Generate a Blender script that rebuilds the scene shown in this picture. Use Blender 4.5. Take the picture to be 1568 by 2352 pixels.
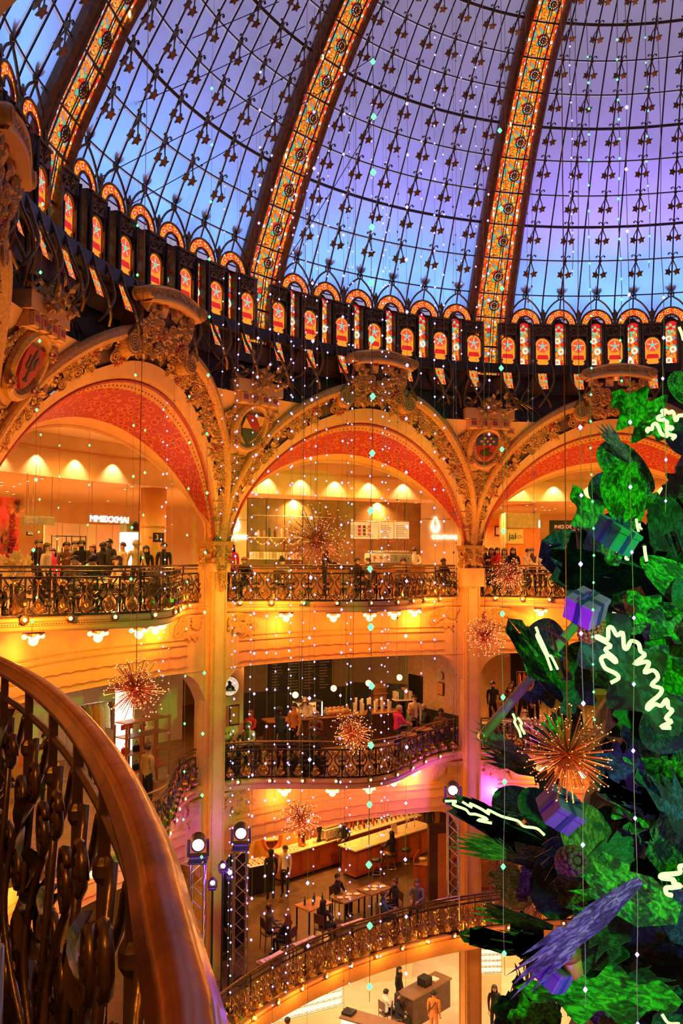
import bpy, math, random
from mathutils import Vector, Matrix
random.seed(7)
PI = math.pi
sc = bpy.context.scene
for o in list(bpy.data.objects): bpy.data.objects.remove(o)
# ---------------------------------------------------------------- camera
FPX, PITCH, ROLL, ZC = 1976.25, .0545956, .0057052, 1.6
cp, sp, cr, sr = math.cos(PITCH), math.sin(PITCH), math.cos(ROLL), math.sin(ROLL)
_x0, _y0 = Vector((1, 0, 0)), Vector((0, -sp, cp))
_xc, _yc = _x0*cr + _y0*sr, _y0*cr - _x0*sr
_zc = _xc.cross(_yc)
cam = bpy.data.cameras.new('camera'); camo = bpy.data.objects.new('camera', cam); sc.collection.objects.link(camo)
cam.sensor_fit = 'HORIZONTAL'; cam.sensor_width = 36; cam.lens = FPX/1568*36; cam.clip_start = .02; cam.clip_end = 300
camo.matrix_world = Matrix(((_xc.x, _yc.x, _zc.x, 0), (_xc.y, _yc.y, _zc.y, 0), (_xc.z, _yc.z, _zc.z, ZC), (0, 0, 0, 1)))
sc.camera = camo
# ---------------------------------------------------------------- place: a round hall of ten bays about an axis
CX, CY, PH, BA = 7.22436, 14.37805, -.515878, PI/5
F3, F2, F1, F0 = .35, -4.7, -9.9, -15.1          # floor levels
def W(r, b, z):
    th = PH + b*BA
    return Vector((CX + r*math.sin(th), CY + r*math.cos(th), z))
def rotz(b): return -(PH + b*BA)
def ray(x, y):
    a, b = x-784, y-1176
    a, b = cr*a + sr*b, -sr*a + cr*b
    return Vector((a/FPX, cp + b/FPX*sp, sp - b/FPX*cp))
def atz(x, y, z):
    r = ray(x, y); return Vector((0, 0, ZC)) + r*((z-ZC)/r.z)
def atd(x, y, d):
    r = ray(x, y); return Vector((0, 0, ZC)) + r*(d/r.y)
def cyl(x, y, R):
    r = ray(x, y); a = r.x**2 + r.y**2; b = -2*(r.x*CX + r.y*CY); c = CX**2 + CY**2 - R*R
    return Vector((0, 0, ZC)) + r*((-b + math.sqrt(max(0, b*b-4*a*c)))/(2*a))
def bayof(P): return (math.atan2(P.x-CX, P.y-CY)-PH)/BA
def radof(P): return math.hypot(P.x-CX, P.y-CY)
# ---------------------------------------------------------------- view, world, large lights
vs = sc.view_settings
vs.view_transform = 'Standard'; vs.look = 'None'; vs.exposure = 0.0; vs.gamma = 1; vs.use_curve_mapping = False
w = bpy.data.worlds.new('World'); sc.world = w; w.use_nodes = True
w.node_tree.nodes['Background'].inputs[0].default_value = (.53, .45, .74, 1)   # dusk sky above the glass dome
w.node_tree.nodes['Background'].inputs[1].default_value = .70
WARM = (1, .37, .05); WHT = (1, .50, .14)
def lamp(kind, loc, power, col, size=.15, tgt=None, spot=60, blend=.5, name=None, shape=None, sy=None):
    l = bpy.data.lights.new(name or kind.lower()+'_light', kind); l.energy = power; l.color = col
    if kind == 'AREA':
        l.size = size
        if shape: l.shape = shape; l.size_y = sy
    else: l.shadow_soft_size = size
    if kind == 'SPOT': l.spot_size = math.radians(spot); l.spot_blend = blend
    o = bpy.data.objects.new(name or kind.lower()+'_light', l); sc.collection.objects.link(o); o.location = loc
    if tgt is not None:
        o.rotation_euler = (Vector(tgt)-Vector(loc)).to_track_quat('-Z', 'Y').to_euler()
    return o
# floodlights between the glass dome and its outer roof: blue at the springing, violet above
for b in (-2, -1, 0, 1, 2):
    for db, p in ((-.28, 1.0), (0, 1.1), (.28, 1.0)):
        lamp('SPOT', W(14.9, b+db, 9.9), (620 if b > -1 else 520)*p, (.07, .33, 1), .5, W(12.3, b+db, 10.7), 88, 1, 'dome_flood_blue')
        lamp('SPOT', W(14.6, b+db, 12.0), (420 if b == 1 else 190 if b == 0 else 60)*p, (.36, .12, 1), .5, W(11.3, b+db, 12.7), 80, 1, 'dome_flood_violet')
# ---------------------------------------------------------------- mesh builder
class MB:
    def __init__(s): s.v = []; s.f = []; s.m = []; s.uv = []
    def add(s, vs_, fs, mi=0, uvs=None):
        n = len(s.v); s.v += [tuple(p) for p in vs_]
        for k, f in enumerate(fs):
            s.f.append(tuple(i+n for i in f)); s.m.append(mi)
            s.uv.append([uvs[i] for i in f] if uvs else None)
        return s
    def merge(s, o, M=None, mi=None):
        n = len(s.v)
        s.v += [tuple(M @ Vector(p)) for p in o.v] if M is not None else o.v
        s.f += [tuple(i+n for i in f) for f in o.f]
        s.m += o.m if mi is None else [mi]*len(o.m); s.uv += o.uv
        return s
    def move(s, x, y, z): s.v = [(a+x, b+y, c+z) for a, b, c in s.v]; return s
    def xf(s, M): s.v = [tuple(M @ Vector(p)) for p in s.v]; return s
    def box(s, x0, x1, y0, y1, z0, z1, mi=0):
        return s.add([(x0,y0,z0),(x1,y0,z0),(x1,y1,z0),(x0,y1,z0),(x0,y0,z1),(x1,y0,z1),(x1,y1,z1),(x0,y1,z1)],
                     [(0,3,2,1),(4,5,6,7),(0,1,5,4),(1,2,6,5),(2,3,7,6),(3,0,4,7)], mi)
    def bevbox(s, x0, x1, y0, y1, z0, z1, e=.02, mi=0):
        # box with chamfered vertical and top edges
        def ring(i, z): return [(x0+i+e,y0+i,z),(x1-i-e,y0+i,z),(x1-i,y0+i+e,z),(x1-i,y1-i-e,z),(x1-i-e,y1-i,z),(x0+i+e,y1-i,z),(x0+i,y1-i-e,z),(x0+i,y0+i+e,z)]
        V = ring(0, z0)+ring(0, z1-e)+ring(e*.8, z1)
        F = [tuple(range(7,-1,-1)), tuple(range(16,24))]
        for k in (0, 8):
            F += [(k+i, k+(i+1)%8, k+8+(i+1)%8, k+8+i) for i in range(8)]
        return s.add(V, F, mi)
    def tube(s, pts, r, n=6, closed=False, mi=0, cap=True):
        P = [Vector(p) for p in pts]; N = len(P)
        R = r if isinstance(r, (list, tuple)) else [r]*N
        T = []
        for i in range(N):
            a = P[(i-1) % N] if (closed or i > 0) else P[i]; b = P[(i+1) % N] if (closed or i < N-1) else P[i]
            d = b-a; T.append(d.normalized() if d.length > 1e-9 else Vector((0, 0, 1)))
        u = T[0].orthogonal().normalized(); V = []
        for i in range(N):
            u = (u - T[i]*u.dot(T[i]))
            u = u.normalized() if u.length > 1e-6 else T[i].orthogonal().normalized()
            w_ = T[i].cross(u)
            V += [P[i] + (u*math.cos(2*PI*k/n) + w_*math.sin(2*PI*k/n))*R[i] for k in range(n)]
        F = []
        for i in range(N if closed else N-1):
            j = (i+1) % N
            F += [(i*n+k, i*n+(k+1) % n, j*n+(k+1) % n, j*n+k) for k in range(n)]
        if cap and not closed: F += [tuple(range(n-1, -1, -1)), tuple(range((N-1)*n, N*n))]
        return s.add(V, F, mi)
    def lathe(s, prof, n=12, c=(0,0,0), mi=0, M=None):
        V = []; F = []
        for r, z in prof: V += [(r*math.cos(2*PI*k/n), r*math.sin(2*PI*k/n), z) for k in range(n)]
        for i in range(len(prof)-1): F += [(i*n+k, i*n+(k+1) % n, (i+1)*n+(k+1) % n, (i+1)*n+k) for k in range(n)]
        F += [tuple(range(n-1, -1, -1)), tuple(range((len(prof)-1)*n, len(prof)*n))]
        if M is not None: V = [M @ Vector(p) for p in V]
        V = [(p[0]+c[0], p[1]+c[1], p[2]+c[2]) for p in V]
        return s.add(V, F, mi)
    def ball(s, c, r, n=8, m=6, mi=0, sx=1, sy=1, sz=1):
        return s.lathe([(max(r*math.sin(PI*i/m), r*.02), -r*math.cos(PI*i/m)) for i in range(m+1)], n, c, mi, Matrix.Diagonal((sx, sy, sz)))
    def prism(s, out, y0, y1, mi=0, mi2=None):
        # outline in x,z ; thickness along y
        n = len(out)
        s.add([(x, y0, z) for x, z in out], [tuple(range(n))], mi)
        s.add([(x, y1, z) for x, z in out], [tuple(range(n-1, -1, -1))], mi)
        V = [(x, y0, z) for x, z in out]+[(x, y1, z) for x, z in out]
        return s.add(V, [(i, n+i, n+(i+1) % n, (i+1) % n) for i in range(n)], mi if mi2 is None else mi2)
    def sheet(s, fn, nu, nv, mi=0, uv=True):
        V = [fn(i/nu, j/nv) for j in range(nv+1) for i in range(nu+1)]
        U = [(i/nu, j/nv) for j in range(nv+1) for i in range(nu+1)]
        F = [(j*(nu+1)+i, j*(nu+1)+i+1, (j+1)*(nu+1)+i+1, (j+1)*(nu+1)+i) for j in range(nv) for i in range(nu)]
        return s.add(V, F, mi, U if uv else None)
    def mesh(s, name):
        me = bpy.data.meshes.new(name); me.from_pydata(s.v, [], s.f)
        me.polygons.foreach_set('material_index', s.m)
        if any(u for u in s.uv):
            L = me.uv_layers.new(name='uv'); k = 0
            for f, u in zip(s.f, s.uv):
                for q in range(len(f)):
                    L.data[k].uv = u[q] if u else (0, 0); k += 1
        return me
COL = sc.collection
def link(name, data, parent=None):
    o = bpy.data.objects.new(name, data); COL.objects.link(o)
    if parent: o.parent = parent
    return o
def setmats(me, mats):
    for m in (mats if isinstance(mats, (list, tuple)) else [mats]): me.materials.append(m)
def part(name, mb, mats, parent=None, smooth=False, label=None, kind=None, loc=None):
    me = mb.mesh(name) if isinstance(mb, MB) else mb
    if isinstance(mb, MB):
        setmats(me, mats)
        if smooth: me.polygons.foreach_set('use_smooth', [True]*len(me.polygons))
    o = link(name, me, parent)
    if loc is not None: o.location = loc
    if label: o['label'] = label
    if kind: o['kind'] = kind
    return o
def tag(o, label, cat, group=None):
    o['label'] = label; o['category'] = cat
    if group: o['group'] = group
    return o
def thing(name, label, cat, loc=(0,0,0), rz=0, group=None):
    o = link(name, None); o.location = loc; o.rotation_euler = (0, 0, rz); o.empty_display_size = .2
    return tag(o, label, cat, group)
def struct(o): o['kind'] = 'structure'; return o
CH = {}
def copy_tree(o, parent=None):
    c = o.copy(); COL.objects.link(c); c.parent = parent
    for ch in list(o.children): copy_tree(ch, c)
    return c
def bent(pts, n=6):
    # Catmull-Rom through points
    P = [Vector(p) for p in pts]; Q = [P[0]*2-P[1]]+P+[P[-1]*2-P[-2]]; out = []
    for i in range(1, len(Q)-2):
        for k in range(n):
            t = k/n; a, b, c, d = Q[i-1], Q[i], Q[i+1], Q[i+2]
            out.append(.5*((2*b)+(c-a)*t+(2*a-5*b+4*c-d)*t*t+(3*b-a-3*c+d)*t**3))
    out.append(P[-1]); return out
def spiral(cx, cz, r0, r1, turns, a0=0, y=0, n=10, sgn=1):
    N = int(n*turns)+1
    return [(cx+(r0+(r1-r0)*i/(N-1))*math.cos(a0+sgn*2*PI*turns*i/(N-1)), y, cz+(r0+(r1-r0)*i/(N-1))*math.sin(a0+sgn*2*PI*turns*i/(N-1))) for i in range(N)]
# ---------------------------------------------------------------- materials
MT = {}
def mat(name, col, rough=.5, metal=0, var=.15, scale=6, bump=0, col2=None, spec=None):
    if name in MT: return MT[name]
    m = bpy.data.materials.new(name); m.use_nodes = True; nt = m.node_tree; b = nt.nodes['Principled BSDF']
    b.inputs['Roughness'].default_value = rough; b.inputs['Metallic'].default_value = metal
    if spec is not None: b.inputs['Specular IOR Level'].default_value = spec
    tc = nt.nodes.new('ShaderNodeTexCoord'); nz = nt.nodes.new('ShaderNodeTexNoise'); nz.inputs['Scale'].default_value = scale; nz.inputs['Detail'].default_value = 5
    nt.links.new(tc.outputs['Object'], nz.inputs['Vector'])
    rp = nt.nodes.new('ShaderNodeValToRGB'); rp.color_ramp.elements[0].position = .3; rp.color_ramp.elements[1].position = .7
    c2 = col2 or tuple(min(1, c*(1+var)) for c in col); c1 = col if col2 else tuple(c*(1-var) for c in col)
    rp.color_ramp.elements[0].color = (*c1, 1); rp.color_ramp.elements[1].color = (*c2, 1)
    nt.links.new(nz.outputs['Fac'], rp.inputs[0]); nt.links.new(rp.outputs[0], b.inputs['Base Color'])
    if bump:
        bp = nt.nodes.new('ShaderNodeBump'); bp.inputs['Strength'].default_value = bump; bp.inputs['Distance'].default_value = .02
        nt.links.new(nz.outputs['Fac'], bp.inputs['Height']); nt.links.new(bp.outputs[0], b.inputs['Normal'])
    MT[name] = m; return m
def emit(name, col, s, sample=False):
    if name in MT: return MT[name]
    m = bpy.data.materials.new(name); m.use_nodes = True; nt = m.node_tree; b = nt.nodes['Principled BSDF']
    b.inputs['Base Color'].default_value = (*[c*.5 for c in col], 1); b.inputs['Emission Color'].default_value = (*col, 1); b.inputs['Emission Strength'].default_value = s
    if not sample:
        try: m.cycles.emission_sampling = 'NONE'
        except Exception: pass
    MT[name] = m; return m
def glassy(name, col, rough=.05, trans=.85):
    if name in MT: return MT[name]
    m = bpy.data.materials.new(name); m.use_nodes = True; nt = m.node_tree
    nt.nodes.remove(nt.nodes['Principled BSDF']); out = nt.nodes['Material Output']
    a = nt.nodes.new('ShaderNodeBsdfTransparent'); a.inputs[0].default_value = (*col, 1)
    g = nt.nodes.new('ShaderNodeBsdfGlossy'); g.inputs['Roughness'].default_value = rough
    x = nt.nodes.new('ShaderNodeMixShader'); x.inputs[0].default_value = 1-trans
    nt.links.new(a.outputs[0], x.inputs[1]); nt.links.new(g.outputs[0], x.inputs[2]); nt.links.new(x.outputs[0], out.inputs[0])
    MT[name] = m; return m
def stained(name, ramp, sx, sy, strength, lead=.035):
    # leaded cells lit from behind: voronoi cells coloured at random, dark leading between them
    if name in MT: return MT[name]
    m = bpy.data.materials.new(name); m.use_nodes = True; nt = m.node_tree; b = nt.nodes['Principled BSDF']; N = nt.nodes.new; L = nt.links.new
    uv = N('ShaderNodeTexCoord'); mp = N('ShaderNodeMapping'); mp.inputs['Scale'].default_value = (sx, sy, 1)
    L(uv.outputs['UV'], mp.inputs[0])
    nz = N('ShaderNodeTexNoise'); nz.inputs['Scale'].default_value = 1.2; L(mp.outputs[0], nz.inputs['Vector'])
    mx = N('ShaderNodeMixRGB'); mx.blend_type = 'ADD'; mx.inputs[0].default_value = .6; L(mp.outputs[0], mx.inputs[1]); L(nz.outputs['Color'], mx.inputs[2])
    v1 = N('ShaderNodeTexVoronoi'); v1.inputs['Scale'].default_value = 1; L(mx.outputs[0], v1.inputs['Vector'])
    v2 = N('ShaderNodeTexVoronoi'); v2.feature = 'DISTANCE_TO_EDGE'; v2.inputs['Scale'].default_value = 1; L(mx.outputs[0], v2.inputs['Vector'])
    sp_ = N('ShaderNodeSeparateColor'); L(v1.outputs['Color'], sp_.inputs[0])
    rp = N('ShaderNodeValToRGB'); rp.color_ramp.interpolation = 'CONSTANT'
    while len(rp.color_ramp.elements) < len(ramp): rp.color_ramp.elements.new(.5)
    for e, (p, c) in zip(rp.color_ramp.elements, ramp): e.position = p; e.color = (*c, 1)
    L(sp_.outputs[0], rp.inputs[0])
    th = N('ShaderNodeMath'); th.operation = 'GREATER_THAN'; th.inputs[1].default_value = lead; L(v2.outputs['Distance'], th.inputs[0])
    ml = N('ShaderNodeMixRGB'); ml.inputs[1].default_value = (.01, .006, .003, 1); L(th.outputs[0], ml.inputs[0]); L(rp.outputs[0], ml.inputs[2])
    L(ml.outputs[0], b.inputs['Base Color']); L(ml.outputs[0], b.inputs['Emission Color']); b.inputs['Emission Strength'].default_value = strength
    b.inputs['Roughness'].default_value = .25
    m.cycles.emission_sampling = 'NONE'
    MT[name] = m; return m
OR, RD, YE, WH, GR, BL = (1, .22, .012), (.9, .035, .008), (1, .55, .06), (.85, .8, .7), (.12, .5, .36), (.16, .3, .5)
plaster = mat('cream_plaster', (.74, .40, .11), .6, 0, .08, 3, .05)
plasterg = mat('gilded_plaster', (.48, .22, .035), .5, 0, .3, 14, .5, (.68, .36, .07))
carve = mat('carved_gilt', (.30, .13, .02), .45, .15, .3, 20, .4, (.66, .34, .06))
carveg = mat('carved_ground', (.085, .035, .008), .6, 0, .3, 12, .4)  # dark colour carries the shade of the gaps between the carved leaves
carvered = mat('carved_red', (.42, .05, .02), .5, 0, .3, 20, .3)
iron = mat('dark_iron', (.055, .034, .018), .38, .65, .4, 20, .3)
bronze = mat('bronze_iron', (.16, .095, .035), .35, .75, .4, 14, .3)
giltm = mat('gilt_metal', (.42, .23, .055), .35, .9, .3, 12, .4)
ribwood = mat('rib_wood', (.20, .085, .025), .35, .2, .35, 9, .3)
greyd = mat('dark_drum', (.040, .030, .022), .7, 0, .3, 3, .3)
wallc = mat('shop_wall', (.84, .64, .38), .6, 0, .06, 2)
ceilc = mat('shop_ceiling', (.88, .66, .36), .7, 0, .04, 2)
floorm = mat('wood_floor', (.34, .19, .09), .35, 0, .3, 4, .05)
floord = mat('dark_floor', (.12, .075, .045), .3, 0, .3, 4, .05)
woodm = mat('warm_wood', (.42, .18, .055), .38, 0, .25, 5, .1)
woodd = mat('dark_wood', (.10, .05, .025), .4, 0, .3, 5, .1)
blackm = mat('black_matte', (.012, .011, .011), .5, 0, .3, 6)
whitem = mat('white_goods', (.82, .76, .66), .5, 0, .08, 6)
steel = mat('brushed_steel', (.55, .52, .48), .28, .95, .15, 10)
brassm = mat('brass', (.75, .48, .16), .22, 1, .15, 10)
glassm = glassy('clear_glass', (.96, .95, .93), .02, .93)
bulbm = emit('warm_bulb', (1, .62, .26), 3.2)
globem = emit('globe_bulb', (1, .68, .32), 2.6)
dotm = emit('downlight', (1, .74, .4), 3)
# ================================================================= glass dome
DP = [(13.0,8.2),(12.85,9.3),(12.6,10.0),(12.15,10.98),(11.75,11.9),(11.3,12.7),(10.83,13.55),(10.33,14.3),(9.83,15.05),(9.3,15.75),(8.66,16.4),(7.95,17.0),(7.15,17.5),(6.2,17.95),(5,18.35),(3.5,18.7),(1.6,18.95)]
ROWS = DP[1:13]                       # glazing bars
THICK = {3, 6, 9}
def dome(k):                          # fractional row -> (r,z)
    i = min(int(k), len(ROWS)-2); t = k-i
    return ROWS[i][0]*(1-t)+ROWS[i+1][0]*t, ROWS[i][1]*(1-t)+ROWS[i+1][1]*t
def L(r, b, z):                       # bay frame: x to the right, y outward, origin on the axis
    return Vector((r*math.sin(b*BA), r*math.cos(b*BA), z))
def frost():
    m = bpy.data.materials.new('frosted_pane'); m.use_nodes = True; nt = m.node_tree; N = nt.nodes.new; Lk = nt.links.new
    nt.nodes.remove(nt.nodes['Principled BSDF']); out = nt.nodes['Material Output']
    tc = N('ShaderNodeTexCoord'); nz = N('ShaderNodeTexNoise'); nz.inputs['Scale'].default_value = .9; nz.inputs['Detail'].default_value = 3
    Lk(tc.outputs['Object'], nz.inputs['Vector'])
    rp = N('ShaderNodeValToRGB'); rp.color_ramp.elements[0].color = (.62, .62, .66, 1); rp.color_ramp.elements[1].color = (.9, .88, .92, 1); Lk(nz.outputs['Fac'], rp.inputs[0])
    t = N('ShaderNodeBsdfTranslucent'); d = N('ShaderNodeBsdfDiffuse'); g = N('ShaderNodeBsdfGlossy'); g.inputs['Roughness'].default_value = .3
    Lk(rp.outputs[0], t.inputs[0]); d.inputs[0].default_value = (.4, .4, .45, 1)
    a = N('ShaderNodeMixShader'); a.inputs[0].default_value = .12; Lk(t.outputs[0], a.inputs[1]); Lk(d.outputs[0], a.inputs[2])
    c = N('ShaderNodeMixShader'); c.inputs[0].default_value = .04; Lk(a.outputs[0], c.inputs[1]); Lk(g.outputs[0], c.inputs[2]); Lk(c.outputs[0], out.inputs[0])
    return m
pane_m = frost()
def leaf_outline(n=5, r=1, r2=.42):
    return [((r if i % 2 == 0 else r2)*math.cos(PI*i/n - PI/2), (r if i % 2 == 0 else r2)*math.sin(PI*i/n - PI/2)) for i in range(2*n)]
def dome_ornament():
    m = MB()
    m.prism([(0,.07),(.05,0),(0,-.07),(-.05,0)], -.045, .005)
    for s in (-1, 1):
        m.tube([(0,-.03,.04),(s*.03,-.03,.10),(s*.075,-.03,.13),(s*.105,-.03,.105),(s*.09,-.03,.085)], [.012,.012,.012,.022,.03], 5)
        m.tube([(0,-.03,-.05),(s*.05,-.04,-.16),(s*.085,-.05,-.22),(s*.09,-.06,-.27)], [.02,.014,.013,.02], 5)
        o = MB(); o.prism([(x*.095, z*.115) for x, z in leaf_outline(5, 1, .52)], -.025, .01)
        m.merge(o, Matrix.Translation((s*.1, -.06, -.33)) @ Matrix.Rotation(s*.35, 4, 'Y') @ Matrix.Rotation(.3, 4, 'X'))
    me = m.mesh('leaf_ornament'); setmats(me, bronze); return me
orn = dome_ornament()
NB = 4
COLS = [-.4286+i*.0714333 for i in range(13)]
panes = {}; ringbars = {}; vbars = {}
for k in range(len(ROWS)-1):
    for i in range(12):
        m = MB(); b0, b1 = COLS[i], COLS[i+1]
        def fn(u, v, k=k, b0=b0, b1=b1):
            r, z = dome(k+.02+.96*v); return L(r+.05, b0+.002+(b1-b0-.004)*u, z)
        m.sheet(fn, 2, 2); me = m.mesh('pane'); setmats(me, pane_m); panes[k, i] = me
for k, (r, z) in enumerate(ROWS):
    m = MB(); t = .042 if k in THICK else .018
    m.tube([L(r, COLS[0]-.03+(.857+.06)*i/24, z) for i in range(25)], t, 6)
    me = m.mesh('glazing_ring'); setmats(me, iron); ringbars[k] = me
for i in range(13):
    m = MB(); m.tube([L(*(lambda q: (q[0]-.0, COLS[i], q[1]))(dome(k))) for k in range(len(ROWS))], .021, 5)
    me = m.mesh('glazing_bar'); setmats(me, iron); vbars[i] = me
for q, b in enumerate((-2, -1, 0, 1, 2)):
    root = link('ceiling' if q == 0 else 'ceiling', None); root.location = (CX, CY, 0); root.rotation_euler = (0, 0, rotz(b)); struct(root)
    root['label'] = 'frosted glass dome field ' + ('at the far upper left corner', 'between the first and second glowing ribs from the left', 'between the two middle glowing ribs', 'to the right of the rightmost glowing rib', 'beyond the right edge above the tree')[q]
    for (k, i), me in panes.items(): link('pane', me, root)
    for k, me in ringbars.items(): link('glazing_ring', me, root)
    for i, me in vbars.items():
        link('glazing_bar', me, root)
        if i % 2 == 1:
            for k in range(2, len(ROWS)-1):
                r, z = ROWS[k]; r2, z2 = dome(k+.2); r1, z1 = dome(k-.2)
                up = (L(r2, COLS[i], z2)-L(r1, COLS[i], z1)).normalized(); x = Vector((math.cos(COLS[i]*BA), -math.sin(COLS[i]*BA), 0)); y = up.cross(x).normalized()
                x = y.cross(up)
                o = link('leaf_ornament', orn, root); s = 1.3-.028*k
                p = L(r, COLS[i], z)-y*.03
                o.matrix_local = Matrix(((x.x*s,y.x*s,up.x*s,p.x),(x.y*s,y.y*s,up.y*s,p.y),(x.z*s,y.z*s,up.z*s,p.z),(0,0,0,1)))
# remaining dome field: plain glazing closing the round and its crown
m = MB()
for b in range(3, 8):
    for k in range(len(ROWS)-1):
        for i in range(0, 12, 2):
            m.sheet(lambda u, v: (lambda q: L(q[0]+.05, b+COLS[i]+.14287*u, q[1]))(dome(k+v)), 1, 1, 0, False)
    m.sheet(lambda u, v: (lambda q: L(q[0]+.1, b+.43+.14*u, q[1]))(dome(v*11)), 1, 11, 1, False)
def crown(u, v):
    t = v*4; i = min(3, int(t)); t -= i; a, c = DP[12+i], DP[13+i]; return L(a[0]*(1-t)+c[0]*t, 10*u, a[1]*(1-t)+c[1]*t)
m.sheet(crown, 40, 8, 0, False)
m.add([L(1.6, 10*i/20, 18.95) for i in range(20)], [tuple(range(20))], 1)
struct(part('ceiling', m, [pane_m, iron], None)).location = (CX, CY, 0)
bpy.data.objects[bpy.context.scene.collection.objects[-1].name].rotation_euler = (0, 0, rotz(0))

# ================================================================= ribs
st_main = stained('stained_rib', [(0, OR), (.34, YE), (.45, (1,.33,.02)), (.58, RD), (.70, GR), (.76, BL), (.81, WH), (.87, (.95,.42,.05))], 5, 11, .95)
st_bead = stained('stained_bead', [(0, OR), (.35, RD), (.75, (1, .35, .03)), (.93, WH)], 1.6, 9, 1.1)
st_win = stained('stained_window', [(0, OR), (.3, RD), (.55, (1,.30,.03)), (.8, YE), (.9, BL), (.95, GR)], 4, 9, 1.15)
st_arch = stained('stained_arch', [(0, OR), (.35, (1,.34,.03)), (.6, RD), (.85, YE)], 16, 4, 1.0)
gl_white = emit('glass_white', (.9, .84, .76), 1.15); gl_green = emit('glass_green', (.28, .80, .55), .8); gl_or = emit('glass_orange', (1, .28, .015), 1.15)
gl_yel = emit('glass_amber', (1, .30, .02), 1.1); gl_red = emit('glass_red', (.85, .02, .015), .8); gl_lil = emit('glass_lilac', (.62, .62, .9), .8)
def ribpt(k, x, off=0):               # x across in metres, off toward the axis
    r, z = dome(k) if k >= 0 else (ROWS[0][0]-.15*k, ROWS[0][1]+k*.9)
    r2, z2 = dome(max(k, 0)+.05); r1, z1 = dome(max(k, 0)); n = Vector((0, z2-z1, r1-r2)).normalized()
    p = Vector((x, r, z))-n*off*1.0
    return p
def rosette(r=.15):
    m = MB(); m.tube([(r*math.cos(2*PI*i/16), 0, r*math.sin(2*PI*i/16)) for i in range(16)], .016, 5, True)
    m.tube([(r*.45*math.cos(2*PI*i/12), -.01, r*.45*math.sin(2*PI*i/12)) for i in range(12)], .016, 5, True)
    for i in range(12):
        a = 2*PI*i/12; m.tube([(r*.4*math.cos(a), -.01, r*.4*math.sin(a)), (r*math.cos(a), 0, r*math.sin(a))], .012, 4)
        a += PI/12; m.prism([(r*.62*math.cos(a)+.018*math.cos(q), r*.62*math.sin(a)+.018*math.sin(q)) for q in (0, 1.57, 3.14, 4.71)], .012, .02, 2)
    m.ball((0, -.03, 0), r*.26, 8, 4, 1); return m
ros_me = rosette().mesh('rosette'); setmats(ros_me, [iron, bronze, gl_lil])
def make_rib(label):
    R0, z0 = 13.1, 7.2
    root = thing('dome_rib', label, 'dome rib', group='stained glass ribs of the dome')
    hw = lambda k: .47-.011*k
    for k in range(-2, len(ROWS)-1):
        def fn(u, v, x0=-.3, x1=.3, k=k): kk = k+.03+.94*v; s = hw(kk)/.46; return ribpt(kk, (x0+(x1-x0)*u)*s, .12)
        part('glass_panel', MB().sheet(fn, 2, 4).move(0, -R0, -z0), st_main, root)
        for sg in (-1, 1):
            part('bead_strip', MB().sheet(lambda u, v: fn(u, v, sg*.335 if sg > 0 else -.46, .46 if sg > 0 else -.335), 1, 4).move(0, -R0, -z0), st_bead, root)
        m = MB(); s = hw(k); m.tube([ribpt(k, -s-.02, .15), ribpt(k, s+.02, .15)], .024, 5); part('crossbar', m.move(0, -R0, -z0), iron, root)
        if k >= 0:
            p = ribpt(k+.5, .06, .17); o = part('rosette', ros_me, None, root); o.location = p-Vector((0, R0, z0))
            r2, z2 = dome(min(k+.6, 10.9)); r1, z1 = dome(k+.4); o.rotation_euler = (-math.atan2(r1-r2, z2-z1)*-1, 0, 0)
    for x in (-.315, .03, .11, .315):
        part('lead_bar', MB().tube([ribpt(k*.5, x*hw(k*.5)/.46, .14) for k in range(-4, 22)], .013 if abs(x) < .2 else .02, 4).move(0, -R0, -z0), iron, root)
    for sg in (-1, 1):
        prof = [(.47, .10), (.49, .20), (.55, .24), (.58, .17), (.66, .19), (.74, .12), (.77, -.08), (.60, -.2)]
        m = MB()
        def fm(u, v):
            t = v*(len(prof)-1); i = min(int(t), len(prof)-2); t -= i; kk = -2+u*(len(ROWS)+.9)
            x = prof[i][0]*(1-t)+prof[i+1][0]*t; of = prof[i][1]*(1-t)+prof[i+1][1]*t
            return ribpt(min(kk, 10.95), sg*x*(hw(kk)/.46), of)
        m.sheet(fm, 26, len(prof)-1, 0, False); part('moulding', m.move(0, -R0, -z0), ribwood, root)
    for i in (3.3, 6.0):                # two little lamp flames on the bead strips
        for sg in (-1, 1): part('lamp', MB().ball(ribpt(i, sg*.40*hw(i)/.46, .16)-Vector((0, R0, z0)), .035, 8, 5, 0, .8, .8, 2.2), bulbm, root)
    return root
rib = None
for b, lb in ((-1.5, 'leftmost glowing stained glass rib of the dome'), (-.5, 'stained glass dome rib above the second shield from the left'), (.5, 'stained glass dome rib above the blue and red shield'), (1.5, 'stained glass dome rib beyond the right edge'), (-2.5, 'stained glass dome rib off the upper left')):
    rr = make_rib(lb) if rib is None else copy_tree(rib)
    if rib is None: rib = rr
    rr['label'] = lb; rr.location = W(13.1, b, 7.2); rr.rotation_euler = (0, 0, rotz(b))

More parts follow.
